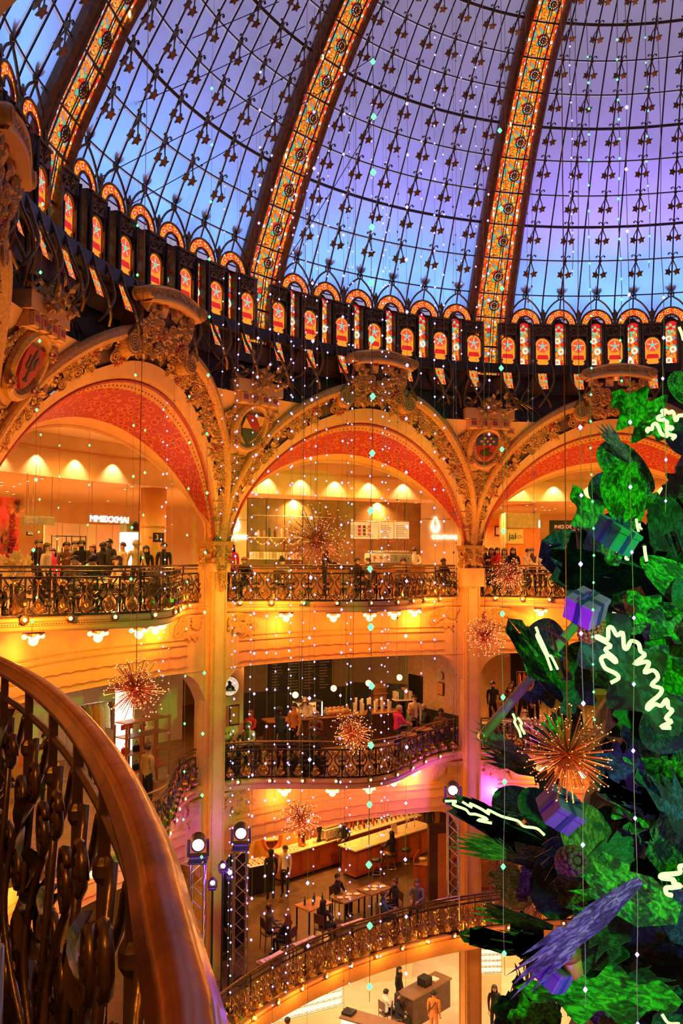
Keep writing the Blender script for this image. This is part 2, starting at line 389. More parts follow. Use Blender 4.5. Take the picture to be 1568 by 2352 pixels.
# ================================================================= stained glass arcade below the dome
def half_ring(m, cx, cz, r0, r1, y, n=14, mi=0):
    m.sheet(lambda u, v: Vector((cx+(r0+(r1-r0)*v)*math.cos(PI*(1-u)), y, cz+(r0+(r1-r0)*v)*math.sin(PI*(1-u)))), n, 1, mi)
def disc(m, cx, cz, r, y, mi=0, n=12): m.add([(cx+r*math.cos(2*PI*i/n), y, cz+r*math.sin(2*PI*i/n)) for i in range(n)], [tuple(range(n))], mi)
def hood(m, h=.95, w=.56, z=9.1):
    for s in (-1, 1):
        m.tube(bent([(s*w, -.05, z-.02), (s*w*.86, -.05, z+.32), (s*w*.5, -.05, z+.62), (s*.05, -.06, z+.80)], 4), .028, 5)
    m.tube([(.085*math.sin(2*PI*i/12), -.06, z+.88-.10*math.cos(2*PI*i/12)) for i in range(12)], .022, 5, True)
    m.ball((0, -.07, z+.88), .05, 6, 4)
    for a in (-.9, 0, .9):
        o = MB(); o.prism([(0,0),(.06,.07),(.045,.16),(0,.21),(-.045,.16),(-.06,.07)], -.02, .02); m.merge(o, Matrix.Translation((0, -.06, z+.98)) @ Matrix.Rotation(a, 4, 'Y'))
def make_unit(tall, kind):
    """one bay of the arcade, its centre at x=0 on radius 12.7 (y=0)"""
    u = {}
    m = MB(); half_ring(m, 0, 9.08, .27, .47, 0); u['arch_glass'] = (m, st_arch)
    m = MB()
    for a in (.42, 1.1, 1.85, 2.55):
        x, z = .37*math.cos(a), 9.08+.37*math.sin(a); disc(m, x, z, .085, -.012, 0); disc(m, x, z, .055, -.02, 1); disc(m, x, z, .024, -.03, 2)
    u['roundels'] = (m, [gl_yel, gl_red, gl_white])
    m = MB(); m.tube([(.49*math.cos(PI*i/14), -.02, 9.08+.49*math.sin(PI*i/14)) for i in range(15)], .03, 5); m.tube([(.255*math.cos(PI*i/12), -.02, 9.08+.255*math.sin(PI*i/12)) for i in range(13)], .035, 5)
    hood(m); u['arch_rim'] = (m, bronze)
    m = MB(); half_ring(m, .06, 9.02, .02, .2, .32, 8); u['lunette'] = (m, gl_red)
    m = MB(); m.sheet(lambda a, b: Vector((-.17+.34*a, .22, 7.75+1.28*b)), 1, 1)
    u['window_glass'] = (m, st_win)
    m = MB()
    for x, z in ((-.05, 8.62), (.07, 8.28), (-.06, 7.93)):
        for i in range(10):
            a = 2*PI*i/10; disc(m, x+.075*math.cos(a), z+.075*math.sin(a), .032, .20, 0, 6)
        disc(m, x, z, .045, .195, 1, 8)
    disc(m, 0, 8.96, .06, .2, 2, 8)
    for a in range(5): disc(m, .11*math.cos(2*PI*a/5+.3), 8.96+.11*math.sin(2*PI*a/5+.3), .045, .2, 3, 6)
    u['window_flowers'] = (m, [gl_white, gl_or, gl_red, gl_green])
    m = MB(); m.box(-.26, -.17, .0, .24, 7.7, 9.1); m.box(.17, .26, 0, .24, 7.7, 9.1)
    half_ring(m, 0, 9.08, .005, .27, .335, 10); m.sheet(lambda a, b: Vector((-.27+.54*a, .335, 8.9+.2*b)), 1, 1)
    for s in (-1, 1): m.tube([(s*.22, -.05, 7.65), (s*.22, -.05, 9.0)], .035, 6)
    u['jambs'] = (m, iron)
    return u
def make_between():
    u = {}
    m = MB(); m.add([(.235*math.cos(a), .05, 8.42+.235*math.sin(a)) for a in [PI*i/12 for i in range(13)]]+[(-.235, .05, 7.78), (.235, .05, 7.78)], [tuple(range(15))], 0); u['round_window'] = (m, gl_yel)
    m = MB(); disc(m, 0, 8.40, .2, .035, 0, 18); disc(m, 0, 8.40, .066, .02, 1, 10)
    for i in range(5):
        a = PI/2+2*PI*i/5
        for r, q in ((.10, 2), (.13, 1), (.158, 1)): disc(m, r*math.cos(a), 8.40+r*math.sin(a), .019, .022, q, 6)
    m.add([(-.2, .03, 7.98), (.2, .03, 7.98), (.16, .03, 8.12), (-.16, .03, 8.12)], [(0, 1, 2, 3)], 3)
    u['window_flower'] = (m, [emit('glass_coral', (1, .10, .03), .9), gl_green, gl_white, gl_red])
    m = MB(); m.box(-.34, .34, 0, .2, 8.72, 9.08)
    m.box(-.34, -.25, -.02, .2, 7.7, 8.75); m.box(.25, .34, -.02, .2, 7.7, 8.75)
    for s in (-1, 1):
        m.tube(spiral(s*.15, 8.9, .1, .02, 1.6, 0, -.03, 9, s), .018, 4); m.prism([(s*.25, 7.78), (s*.25, 8.0), (s*.16, 7.93), (s*.2, 7.86), (s*.12, 7.78)], .0, .05)
        m.tube([(s*.245, -.02, 7.7), (s*.245, -.02, 8.42)], .022, 4)
    m.tube([(.25*math.cos(PI*i/12), .02, 8.42+.25*math.sin(PI*i/12)) for i in range(13)], .025, 4)
    m.box(-.3, .3, -.06, .06, 9.05, 9.1)
    m.ball((0, -.05, 8.9), .05, 6, 4)
    for i in range(9): m.ball((random.uniform(-.28, .28), -.02, random.uniform(8.76, 9.03)), .028, 5, 3)
    o = MB(); o.prism([(0,0),(.05,.08),(.14,.14),(.05,.15),(0,.26),(-.05,.15),(-.14,.14),(-.05,.08)], -.02, .02); m.merge(o, Matrix.Translation((0, -.06, 9.32)))
    m.tube([(0, -.05, 9.08), (0, -.05, 9.4)], .03, 5)
    u['spandrel_iron'] = (m, bronze)
    m = MB()                                   # long curved whip of iron below, sweeping inward and down
    for s in (-1, 1):
        m.tube(bent([(s*.26, -.05, 7.8), (s*.30, -.2, 7.35), (s*.16, -.33, 6.95), (s*-.08, -.30, 6.6), (s*-.2, -.2, 6.4)], 4), .036, 5)
    u['whip_iron'] = (m, bronze)
    m = MB(); m.sheet(lambda a, b: Vector((-.14+.28*a, .1-.2*(1-b), 7.0+.6*b)), 1, 2); u['lower_glass'] = (m, st_win)
    return u
U1 = {k: (lambda me, mm: (setmats(me, mm), me)[1])(m.mesh(k), mm) for k, (m, mm) in make_unit(0, 0).items()}
U2 = {k: (lambda me, mm: (setmats(me, mm), me)[1])(m.mesh(k), mm) for k, (m, mm) in make_between().items()}
UC = [-.357, -.214, -.071, .071, .214, .357]
for b, lb in ((-2, 'stained glass arcade at the upper left edge under the dome'), (-1, 'dim stained glass arcade behind the large left keystone'), (0, 'stained glass arcade above the middle keystone'), (1, 'bright stained glass arcade above the right keystone')):
    root = thing('stained_glass_arcade', lb, 'arcade', (CX, CY, 7.6), rotz(b), 'arcades under the dome')
    for c in UC:
        a = c*BA
        for k, me in U1.items():
            o = link(k, me, root); o.location = (12.7*math.sin(a), 12.7*math.cos(a), -7.6); o.rotation_euler = (0, 0, -a)
            if k in ('roundels', 'window_flowers', 'window_flower'): o['kind'] = 'stuff'
    for i in range(7):
        a = (UC[0]-.0715+.143*i)*BA
        for k, me in U2.items():
            if i in (0, 6) and k in ('spandrel_iron',): pass
            o = link(k, me, root); o.location = (12.7*math.sin(a), 12.7*math.cos(a), -7.6); o.rotation_euler = (0, 0, -a)
            if k in ('roundels', 'window_flowers', 'window_flower'): o['kind'] = 'stuff'
    m = MB(); m.sheet(lambda u, v: L((12.62, 12.62, 12.95)[int(v*2+.1)], -.5+u, (7.5, 7.78, 7.78)[int(v*2+.1)]), 16, 2, 0, False); m.move(0, 0, -7.6); part('sill', m, iron, root)
    m = MB(); m.sheet(lambda u, v: L(13.05, -.5+u, 6.9+2.35*v), 16, 1, 0, False); m.move(0, 0, -7.6); part('backing', m, iron, root)

# ================================================================= great arches, keystones, spandrels
PR = [(-99, 14.42), (1.2, 14.42), (2, 14.38), (3.2, 14.15), (4.2, 13.8), (5.2, 13.38), (6.3, 12.75), (7.0, 12.5), (7.6, 12.4), (9, 12.4)]
def Rp(z):
    for (a, r), (c, q) in zip(PR, PR[1:]):
        if z <= c: return r+(q-r)*(z-a)/(c-a)
    return PR[-1][1]
def S(u, z, off=0):                   # point on the leaning face of the arch wall; off toward the hall
    R = Rp(z)-off; a = u/13.8; return Vector((R*math.sin(a), R*math.cos(a), z))
def arcB(t, rad=4.1, zc=1.55, foot=1.3):
    # t 0..1 left foot to right foot with short straight legs
    if t < .06: return (-rad, foot+(zc-foot)*t/.06)
    if t > .94: return (rad, foot+(zc-foot)*(1-t)/.06)
    a = PI*(1-(t-.06)/.88); return (rad*math.cos(a), zc+rad*math.sin(a))
def arcA(t):
    a0 = math.asin(4.12/5.0)
    if t < .06: return (-4.12, 1.3+(2.53-1.3)*t/.06)
    if t > .94: return (4.12, 1.3+(2.53-1.3)*(1-t)/.06)
    a = -a0+2*a0*(t-.06)/.88; return (5*math.sin(a), -.3+5*math.cos(a))
def ptA(t):
    u, z = arcA(t); a = u/13.8; return Vector((14.72*math.sin(a), 14.72*math.cos(a), z))
def ptB(t, off=0, rad=4.1): return S(*arcB(t, rad), off)
def redm():
    m = bpy.data.materials.new('red_soffit'); m.use_nodes = True; nt = m.node_tree; N = nt.nodes.new; Lk = nt.links.new; b = nt.nodes['Principled BSDF']
    uv = N('ShaderNodeTexCoord'); mp = N('ShaderNodeMapping'); mp.inputs['Scale'].default_value = (40, 6, 1); Lk(uv.outputs['UV'], mp.inputs[0])
    v = N('ShaderNodeTexVoronoi'); v.inputs['Scale'].default_value = 1; v.inputs['Randomness'].default_value = .55; Lk(mp.outputs[0], v.inputs['Vector'])
    rp = N('ShaderNodeValToRGB'); e = rp.color_ramp.elements; e[0].position = 0; e[0].color = (.60, .20, .05, 1); e[1].position = .1; e[1].color = (.32, .008, .005, 1)
    for p, c in ((.34, (.38, .010, .006, 1)), (.39, (.60, .15, .035, 1)), (.46, (.60, .15, .035, 1)), (.52, (.42, .025, .01, 1))):
        q = e.new(p); q.color = c
    Lk(v.outputs['Distance'], rp.inputs[0]); Lk(rp.outputs[0], b.inputs['Base Color']); b.inputs['Roughness'].default_value = .5
    return m
redsof = redm()
def leafmb():
    m = MB(); m.add([(0,0,0),(.05,-.03,.05),(.035,-.02,.13),(0,-.04,.17),(-.035,-.02,.13),(-.05,-.03,.05),(0,-.06,.08)], [(0,1,6),(1,2,6),(2,3,6),(3,4,6),(4,5,6),(5,0,6)]); return m
LEAF = leafmb()
def flower(r=.14, n=10):
    m = MB()
    for i in range(n):
        a = 2*PI*i/n; o = MB(); o.add([(0,0,.03),(.035,-.02,.08),(0,-.03,r),(-.035,-.02,.08),(0,-.05,.07)], [(0,1,4),(1,2,4),(2,3,4),(3,0,4)]); m.merge(o, Matrix.Rotation(a, 4, 'Y'))
    m.ball((0, -.03, 0), .04, 6, 4, 1); return m
FLOW = flower()
def curl(r=.12):
    m = MB(); m.tube(spiral(0, 0, r, .015, 2.2, 0, -.03, 9), [.022]*10+[.016]*9+[.012]*1 if False else .02, 5); return m
CURL = curl()
def face_matrix(u, z, off, ang=0, s=1):
    p = S(u, z, off); x = (S(u+.05, z, off)-S(u-.05, z, off)).normalized(); up = (S(u, z+.05, off)-S(u, z-.05, off)).normalized(); y = up.cross(x).normalized()
    M = Matrix(((x.x,y.x,up.x,p.x),(x.y,y.y,up.y,p.y),(x.z,y.z,up.z,p.z),(0,0,0,1)))
    return M @ Matrix.Rotation(ang, 4, 'Y') @ Matrix.Scale(s, 4)
def foliage(inside, n, rnd, off=.03, fl=.1, cu=.1, s0=1.0):
    """carved leaves, blossoms and curls scattered over a face; inside() draws a point"""
    m = MB()
    for i in range(n):
        u, z = inside(rnd); q = rnd.random()
        if q < fl: m.merge(FLOW, face_matrix(u, z, off+.02, rnd.random()*6, s0*rnd.uniform(.8, 1.2)), 1 if rnd.random() < .3 else 0)
        elif q < fl+cu: m.merge(CURL, face_matrix(u, z, off+.02, rnd.random()*6, s0*rnd.uniform(.8, 1.2)))
        else:
            a = rnd.random()*6.28
            for d in (-.7, 0, .7): m.merge(LEAF, face_matrix(u, z, off, a+d+rnd.uniform(-.2, .2), s0*rnd.uniform(.8, 1.3)))
    return m
def outerM(t):
    """outer moulding line, t 0 (foot) .. 1 (scroll beside the keystone) on the right side"""
    if t < .15: return (4.30, 1.4+1.3*t/.15)
    a = (t-.15)/.85*1.29; return (4.28*math.cos(a)+.02, 2.7+3.98*math.sin(a))
ARZ = 1.3
def make_arch(label):
    root = thing('great_arch', label, 'arch', group='great arches of the hall')
    oy, oz = -14.42, -ARZ
    rnd = random.Random(3)
    NT = 56
    def loft(f0, f1, v0, v1, nv=1):
        return MB().sheet(lambda u, v: f0(u).lerp(f1(u), v0+(v1-v0)*v), NT, nv)
    def soffit(t0, v0, v1, name, mt, off=0):
        m = MB(); m.sheet(lambda u, v: ptB(t0+(1-2*t0)*u, 0, 4.1).lerp(ptA(t0+(1-2*t0)*u), v0+(v1-v0)*v)+Vector((0, 0, -off)), NT, 3); part(name, m.move(0, oy, oz), mt, root)
    soffit(0, .0, .16, 'soffit_border', plasterg)
    soffit(.125, .16, .80, 'painted_soffit', redsof)
    m = MB()
    for t0, t1 in ((0, .125), (.875, 1)):
        m.sheet(lambda u, v: ptB(t0+(t1-t0)*u).lerp(ptA(t0+(t1-t0)*u), .16+.64*v), 6, 2)
    part('soffit_foot', m.move(0, oy, oz), plasterg, root)
    soffit(0, .80, 1.0, 'soffit_edge', plaster)
    part('edge_roll', MB().tube([ptA(i/NT) for i in range(NT+1)], .05, 5).move(0, oy, oz), plaster, root)
    part('groove', MB().tube([ptB(i/NT, .02) for i in range(NT+1)], .045, 5).move(0, oy, oz), carvered, root)
    # beads along the front edge
    m = MB()
    for i in range(90):
        t = .08+.84*i/89; p = ptB(t).lerp(ptA(t), .09); m.ball(p-Vector((0, 0, .02)), .022, 4, 3)
    part('bead_row', m.move(0, oy, oz), carvered, root, kind='stuff')
    # face bands
    def face(r0, r1, o0, o1, name, mt, nv=2):
        m = MB(); m.sheet(lambda u, v: S(*[a*(1-v)+c*v for a, c in zip(arcB(u, r0), arcB(u, r1))], o0+(o1-o0)*v), NT, nv); part(name, m.move(0, oy, oz), mt, root)
    face(4.12, 4.2, .0, .10, 'inner_moulding', plasterg, 1)
    def inner(t):                        # right half 0 foot..1 crown, plain band follows the arch
        return arcB(1-t*.5, 4.2)
    def band(f0, f1, o0, o1, name, mt, nv=2):
        m = MB()
        for sg in (-1, 1):
            m.sheet(lambda u, v: (lambda a, c: S(sg*(a[0]*(1-v)+c[0]*v), a[1]*(1-v)+c[1]*v, o0+(o1-o0)*v))(f0(u), f1(u)), 30, nv)
        part(name, m.move(0, oy, oz), mt, root)
    def mid(t):
        a, c = inner(t), outer(t); k = .32+.1*(1-t); k = min(k, .34/max(.36, math.hypot(a[0]-c[0], a[1]-c[1]))); return (a[0]*(1-k)+c[0]*k, a[1]*(1-k)+c[1]*k)
    def outer(t):
        if t <= .78: return outerM(t/.78)
        q = (t-.78)/.22; return (1.2*(1-q), 6.5+.45*min(1, q*2))
    band(inner, mid, .10, .08, 'plain_band', plaster, 1)
    band(mid, outer, .02, .02, 'carved_ground', carveg, 2)
    def ins(r):
        t = r.random()**.75*.98+.01; v = r.uniform(.1, .95); a, c = mid(t), outer(t); sg = r.choice((-1, 1)); return sg*(a[0]*(1-v)+c[0]*v), a[1]*(1-v)+c[1]*v
    part('carved_foliage', foliage(ins, 300, rnd, .04, .09, .14, 1.35).move(0, oy, oz), [carve, carvered], root, kind='stuff')
    for sg in (-1, 1):
        pts = [S(sg*outerM(i/24)[0], outerM(i/24)[1], .07) for i in range(25)]
        m = MB(); m.tube(pts, [.09+.07*i/24 for i in range(25)], 8)
        m.tube([p+Vector((0, -.1, .09)) for p in pts], .035, 5)
        # the scroll: a drum with a spiral on its face
        c = S(sg*1.17, 6.28, .16)
        m.tube(bent([pts[-1], S(sg*1.02, 6.6, .1), S(sg*.93, 6.4, .12)], 4), [.15, .15, .14, .13, .12, .11, .1, .1, .1], 6)
        m.lathe([(.02, .12), (.25, .10), (.27, 0), (.27, -.25)], 18, tuple(c), 0, Matrix.Rotation(PI/2, 3, 'X'))
        m.tube([(c.x+x, c.y-.13, c.z+z) for x, y, z in spiral(0, 0, .23, .02, 3.4, 0, 0, 12, -sg)], .022, 5)
        part('outer_moulding', m.move(0, oy, oz), plasterg, root)
    # keystone cartouche
    m = MB(); m.sheet(lambda u, v: S((u-.5)*2*(1.02-.10*v), 6.45+.75*v, .16+.05*math.sin(PI*u)), 10, 5, 0, False)
    for s in (-1, 1): m.sheet(lambda u, v: S(s*(1.02-.10*v), 6.2+1.0*v, .16-.6*u), 1, 5, 0, False)
    part('keystone_body', m.move(0, oy, oz), carveg, root)
    part('keystone_foliage', foliage(lambda r: ((r.random()-.5)*1.95, r.uniform(6.3, 7.05)), 80, rnd, .22, .1, .08, 1.35).move(0, oy, oz), [carve, carvered], root, kind='stuff')
    for x in (-.86, -.3, .3, .86):
        m = MB(); m.box(-.11, .11, -.07, .2, .02, .16); m.box(-.07, .07, -.085, -.06, .05, .13, 1)
        m.add([(-.11,-.07,.02),(.11,-.07,.02),(.13,.03,-.18),(-.13,.03,-.18),(-.11,.2,.02),(.11,.2,.02)], [(0,3,2,1),(0,4,3),(1,2,5)], 0)
        p = S(x, 7.2, .2); o = part('modillion', m, [plaster, carvered], root); o.location = p+Vector((0, oy, oz)); o.rotation_euler = (0, 0, -x/13.8)
    m = MB()                              # curved cap with rolled ends
    cap = lambda u: .14*math.cos(u/1.15*PI/2)
    prof = [(.08, 7.36), (.36, 7.38), (.38, 7.42), (.34, 7.47), (.34, 7.66), (.38, 7.70), (.30, 7.75), (-.4, 7.75)]
    m.sheet(lambda u, v: (lambda i: S(-1.12+2.24*u, 7.2, prof[i][0]+.12*math.cos((u-.5)*PI))+Vector((0, 0, prof[i][1]-7.2-.18+cap(-1.12+2.24*u))))(int(v*7+.01)), 16, 7, 0, False)
    part('keystone_cap', m.move(0, oy, oz), plaster, root)
    m = MB(); m.sheet(lambda u, v: S(-1.05+2.1*u, 7.2, .345+.12*math.cos((u-.5)*PI))+Vector((0, 0, .29-.18+.18*v+cap(-1.05+2.1*u))), 16, 1)
    part('cap_frieze', m.move(0, oy, oz), carve, root)
    m = MB()
    m.tube([S(-1+2*i/40, 7.2, .37+.12*math.cos((i/40-.5)*PI))+Vector((0, 0, .2+cap(-1+2*i/40)+.05*math.sin(i/40*9*PI))) for i in range(41)], .014, 4)
    for i in range(9):
        c = S(-.9+1.8*i/8, 7.2, .37+.12*math.cos((.05+.9*i/8-.5)*PI))+Vector((0, 0, .2+cap(-.9+1.8*i/8)))
        m.tube([(c.x+a, c.y, c.z+z) for a, y, z in spiral(0, 0, .055, .01, 1.5, i, 0, 8)], .010, 4)
    part('cap_scrollwork', m.move(0, oy, oz), plasterg, root)
    for s in (-1, 1):
        m = MB(); c = S(s*1.14, 7.2, .36)+Vector((0, 0, .20))
        m.lathe([(.02, .06), (.13, .05), (.15, 0), (.15, -.4)], 16, tuple(c), 0, Matrix.Rotation(PI/2, 3, 'X'))
        m.tube([(c.x+x, c.y-.06, c.z+z) for x, y, z in spiral(0, 0, .13, .01, 3, 0, 0, 12, s)], .013, 4)
        part('cap_scroll', m.move(0, oy, oz), plasterg, root)
    return root
arch0 = None
for b, lb in ((-1, 'great gilded arch with red painted soffit at left, nearest of the three'), (0, 'middle gilded arch with red painted soffit over the coffee bar'), (1, 'right gilded arch with red painted soffit partly behind the green tree'), (-2, 'gilded arch leaving the frame beyond the red lily shield'), (2, 'gilded arch hidden behind the green tree')):
    a = make_arch(lb) if arch0 is None else copy_tree(arch0)
    if arch0 is None: arch0 = a
    a['label'] = lb; a.location = W(14.42, b, ARZ); a.rotation_euler = (0, 0, rotz(b))

# ---- pillars with their spandrels (pillar frame: y outward, at half bays)
def make_pillar(label):
    root = thing('pillar', label, 'pillar', group='pillars of the hall'); oy, oz = -14.7, -F0
    def P_(m): return m.move(0, oy, oz)
    m = MB(); m.box(-.25, .25, 14.35, 15.1, F0, 1.5)
    part('shaft', P_(m), plaster, root)
    m = MB()
    for x in (-.2, .2): m.box(x-.018, x+.018, 14.325, 14.36, F0, 1.2)
    for y in (14.45, 15.0):
        for s in (-1, 1): m.box(min(s*.24, s*.272), max(s*.24, s*.272), y-.018, y+.018, F0, 1.2)
    part('fluting', P_(m), plasterg, root)
    # spandrel skin between the two neighbouring arch mouldings
    def gap(z):
        t = 0
        for i in range(60):
            if outerM(i/60)[1] >= z: t = i/60; break
        else: t = 1
        return max(.24, PI/10*13.8-outerM(t)[0]-.02)
    m = MB(); m.sheet(lambda u, v: S((u-.5)*2*gap(1.4+4.6*v), 1.4+4.6*v, -.01), 6, 22, 0, False); part('spandrel', P_(m), plaster, root)
    # carved square panels, one above the other
    for z, h, hw in ((4.02, .42, .27), (2.62, .2, .17), (2.18, .05, .17)):
        m = MB(); m.sheet(lambda u, v: S((u-.5)*2*hw, z+(v-.5)*2*h, .015), 2, 3, 0, False); m.merge(foliage(lambda r: ((r.random()-.5)*1.7*hw, z+(r.random()-.5)*1.7*h), int(70*h)+4, random.Random(5), .02, .2, .2, .7))
        part('carved_panel', P_(m), [carve, carvered], root)
    # capital: flaring carved block with a hanging pendant
    m = MB()
    m.sheet(lambda u, v: (lambda w_, d: Vector(((-w_, -w_, w_, w_)[int(u*3+.01)], (15.0, 14.30-d, 14.30-d, 15.0)[int(u*3+.01)], 1.45+.62*v)))(.26+.10*v*v, .02+.10*v*v), 3, 6, 0, False)
    m.merge(foliage(lambda r: ((r.random()-.5)*.5, r.uniform(1.5, 2.0)), 26, random.Random(9), .12, .25, .2, .8))
    for s in (-1, 1):
        for i in range(14):
            o = MB().merge(LEAF, Matrix.Translation((s*(.30), random.uniform(14.3, 14.9), random.uniform(1.5, 1.95))) @ Matrix.Rotation(s*PI/2, 4, 'Z') @ Matrix.Rotation(random.random()*6, 4, 'Y') @ Matrix.Scale(1.3, 4)); m.merge(o)
    part('capital', P_(m), [carve, carvered], root)
    m = MB(); m.prism([(-.12, 1.5), (.12, 1.5), (.11, 1.0), (.05, .82), (.02, .66), (-.02, .66), (-.05, .82), (-.11, 1.0)], 14.27, 14.36)
    for i in range(10): m.merge(LEAF, Matrix.Translation((random.uniform(-.07, .07), 14.25, .85+.06*i)) @ Matrix.Rotation(random.random()*6, 4, 'Y'))
    part('pendant', P_(m), carve, root)
    m = MB(); 
    for s in (-1, 1): m.box(s*.25-.07, s*.25+.07, 14.3, 14.45, 1.22, 1.46)
    part('corner_block', P_(m), plaster, root)
    # dentilled cornice block carrying a cluster of leaves
    m = MB(); y = 12.72
    m.box(-.80, .80, y, y+.9, 6.02, 6.36); m.box(-.70, .70, y+.1, y+1, 5.72, 6.02)
    part('cornice', P_(m), plaster, root)
    for x in (-.55, -.2, .15, .5):
        m = MB(); m.box(-.12, .12, -.12, .12, -.14, .12); m.box(-.08, .08, -.13, -.11, -.07, .06, 1); o = part('dentil', m, [plaster, carvered], root); o.location = (x, y+.12+oy, 5.88+oz)
    m = MB(); rnd = random.Random(11)
    for i in range(46):
        M_ = Matrix.Translation((rnd.gauss(0, .26), y-.05-rnd.random()*.12, 6.42+rnd.gauss(0, .22))) @ Matrix.Rotation(rnd.random()*6, 4, 'Y') @ Matrix.Rotation(rnd.uniform(-.6, .6), 4, 'X') @ Matrix.Scale(rnd.uniform(1.1, 1.7), 4)
        m.merge(LEAF, M_)
    m.ball((0, y+.12, 6.42), .3, 8, 6)
    part('leaf_cluster', P_(m), carve, root, kind='stuff')
    for s in (-1, 1):
        part('curl', MB().tube(spiral(s*.95, 5.95, .16, .02, 2, 0, y+.35, 10, s), .03, 5).move(0, oy, oz), carve, root)
    m = foliage(lambda r: (r.choice((-1, 1))*r.uniform(.45, .85), r.uniform(4.9, 5.75)), 44, random.Random(21), .05, .15, .15)
    part('side_foliage', P_(m), [carve, carvered], root, kind='stuff')
    # iron tendrils springing from the block
    m = MB()
    for s in (-1, 1):
        for i in range(4):
            e = spiral(0, 0, .11, .03, 1.3, 2.2, 0, 8, -1)
            x0 = s*(1.15+.28*i); z0 = 6.05-.10*i+.0
            m.tube(bent([(s*.7, y+.3, 6.5+.1*i), (s*(.9+.15*i), y+.25, 6.62-.02*i), (x0, y+.25, 6.4-.05*i), (x0+s*.1, y+.25, z0+.1)], 4)+[(x0+s*.02+s*q[0]*.9, y+.25, z0+q[2]) for q in e], .022, 5)
        m.tube(bent([(s*.55, y+.2, 6.3), (s*.85, y+.05, 6.5), (s*.8, y+.1, 7.0), (s*.62, y+.2, 7.5), (s*.66, y+.2, 8.2)], 5), .05, 6)
        m.tube(bent([(s*.95, y+.1, 6.35), (s*1.05, y+.0, 6.75), (s*1.35, y+.1, 7.2), (s*1.6, y+.15, 7.7)], 5), .04, 6)
        m.tube(spiral(s*.75, 6.55, .2, .05, 1.4, 0, y-.02, 10, s), .04, 5)
        m.tube(bent([(s*1.15, y+.1, 6.6), (s*1.6, y+.05, 6.85), (s*1.95, y+.1, 7.25), (s*2.05, y+.15, 7.7)], 5), .035, 6)
    part('iron_tendrils', P_(m), bronze, root)
    return root
pil0 = None
for b, lb in ((-.5, 'orange lit pillar between the left and middle arches'), (.5, 'pillar between the middle and right arches, with a pale box at balcony height'), (-1.5, 'pillar below the red lily shield at the left edge'), (1.5, 'pillar hidden behind the green tree')):
    a = make_pillar(lb) if pil0 is None else copy_tree(pil0)
    if pil0 is None: pil0 = a
    a['label'] = lb; a.location = W(14.7, b, F0); a.rotation_euler = (0, 0, rotz(b))
bx = MB(); bx.box(-.36, .36, -.16, .5, .72, 1.32); bx.box(-.1, -.085, -.165, -.15, .72, 1.32)
tag(part('column_sleeve', bx, plaster), 'pale boxed sleeve around the pillar beside the right balcony', 'sleeve'); o = bpy.data.objects['column_sleeve']; o.location = W(14.35, .5, 0); o.rotation_euler = (0, 0, rotz(.5))

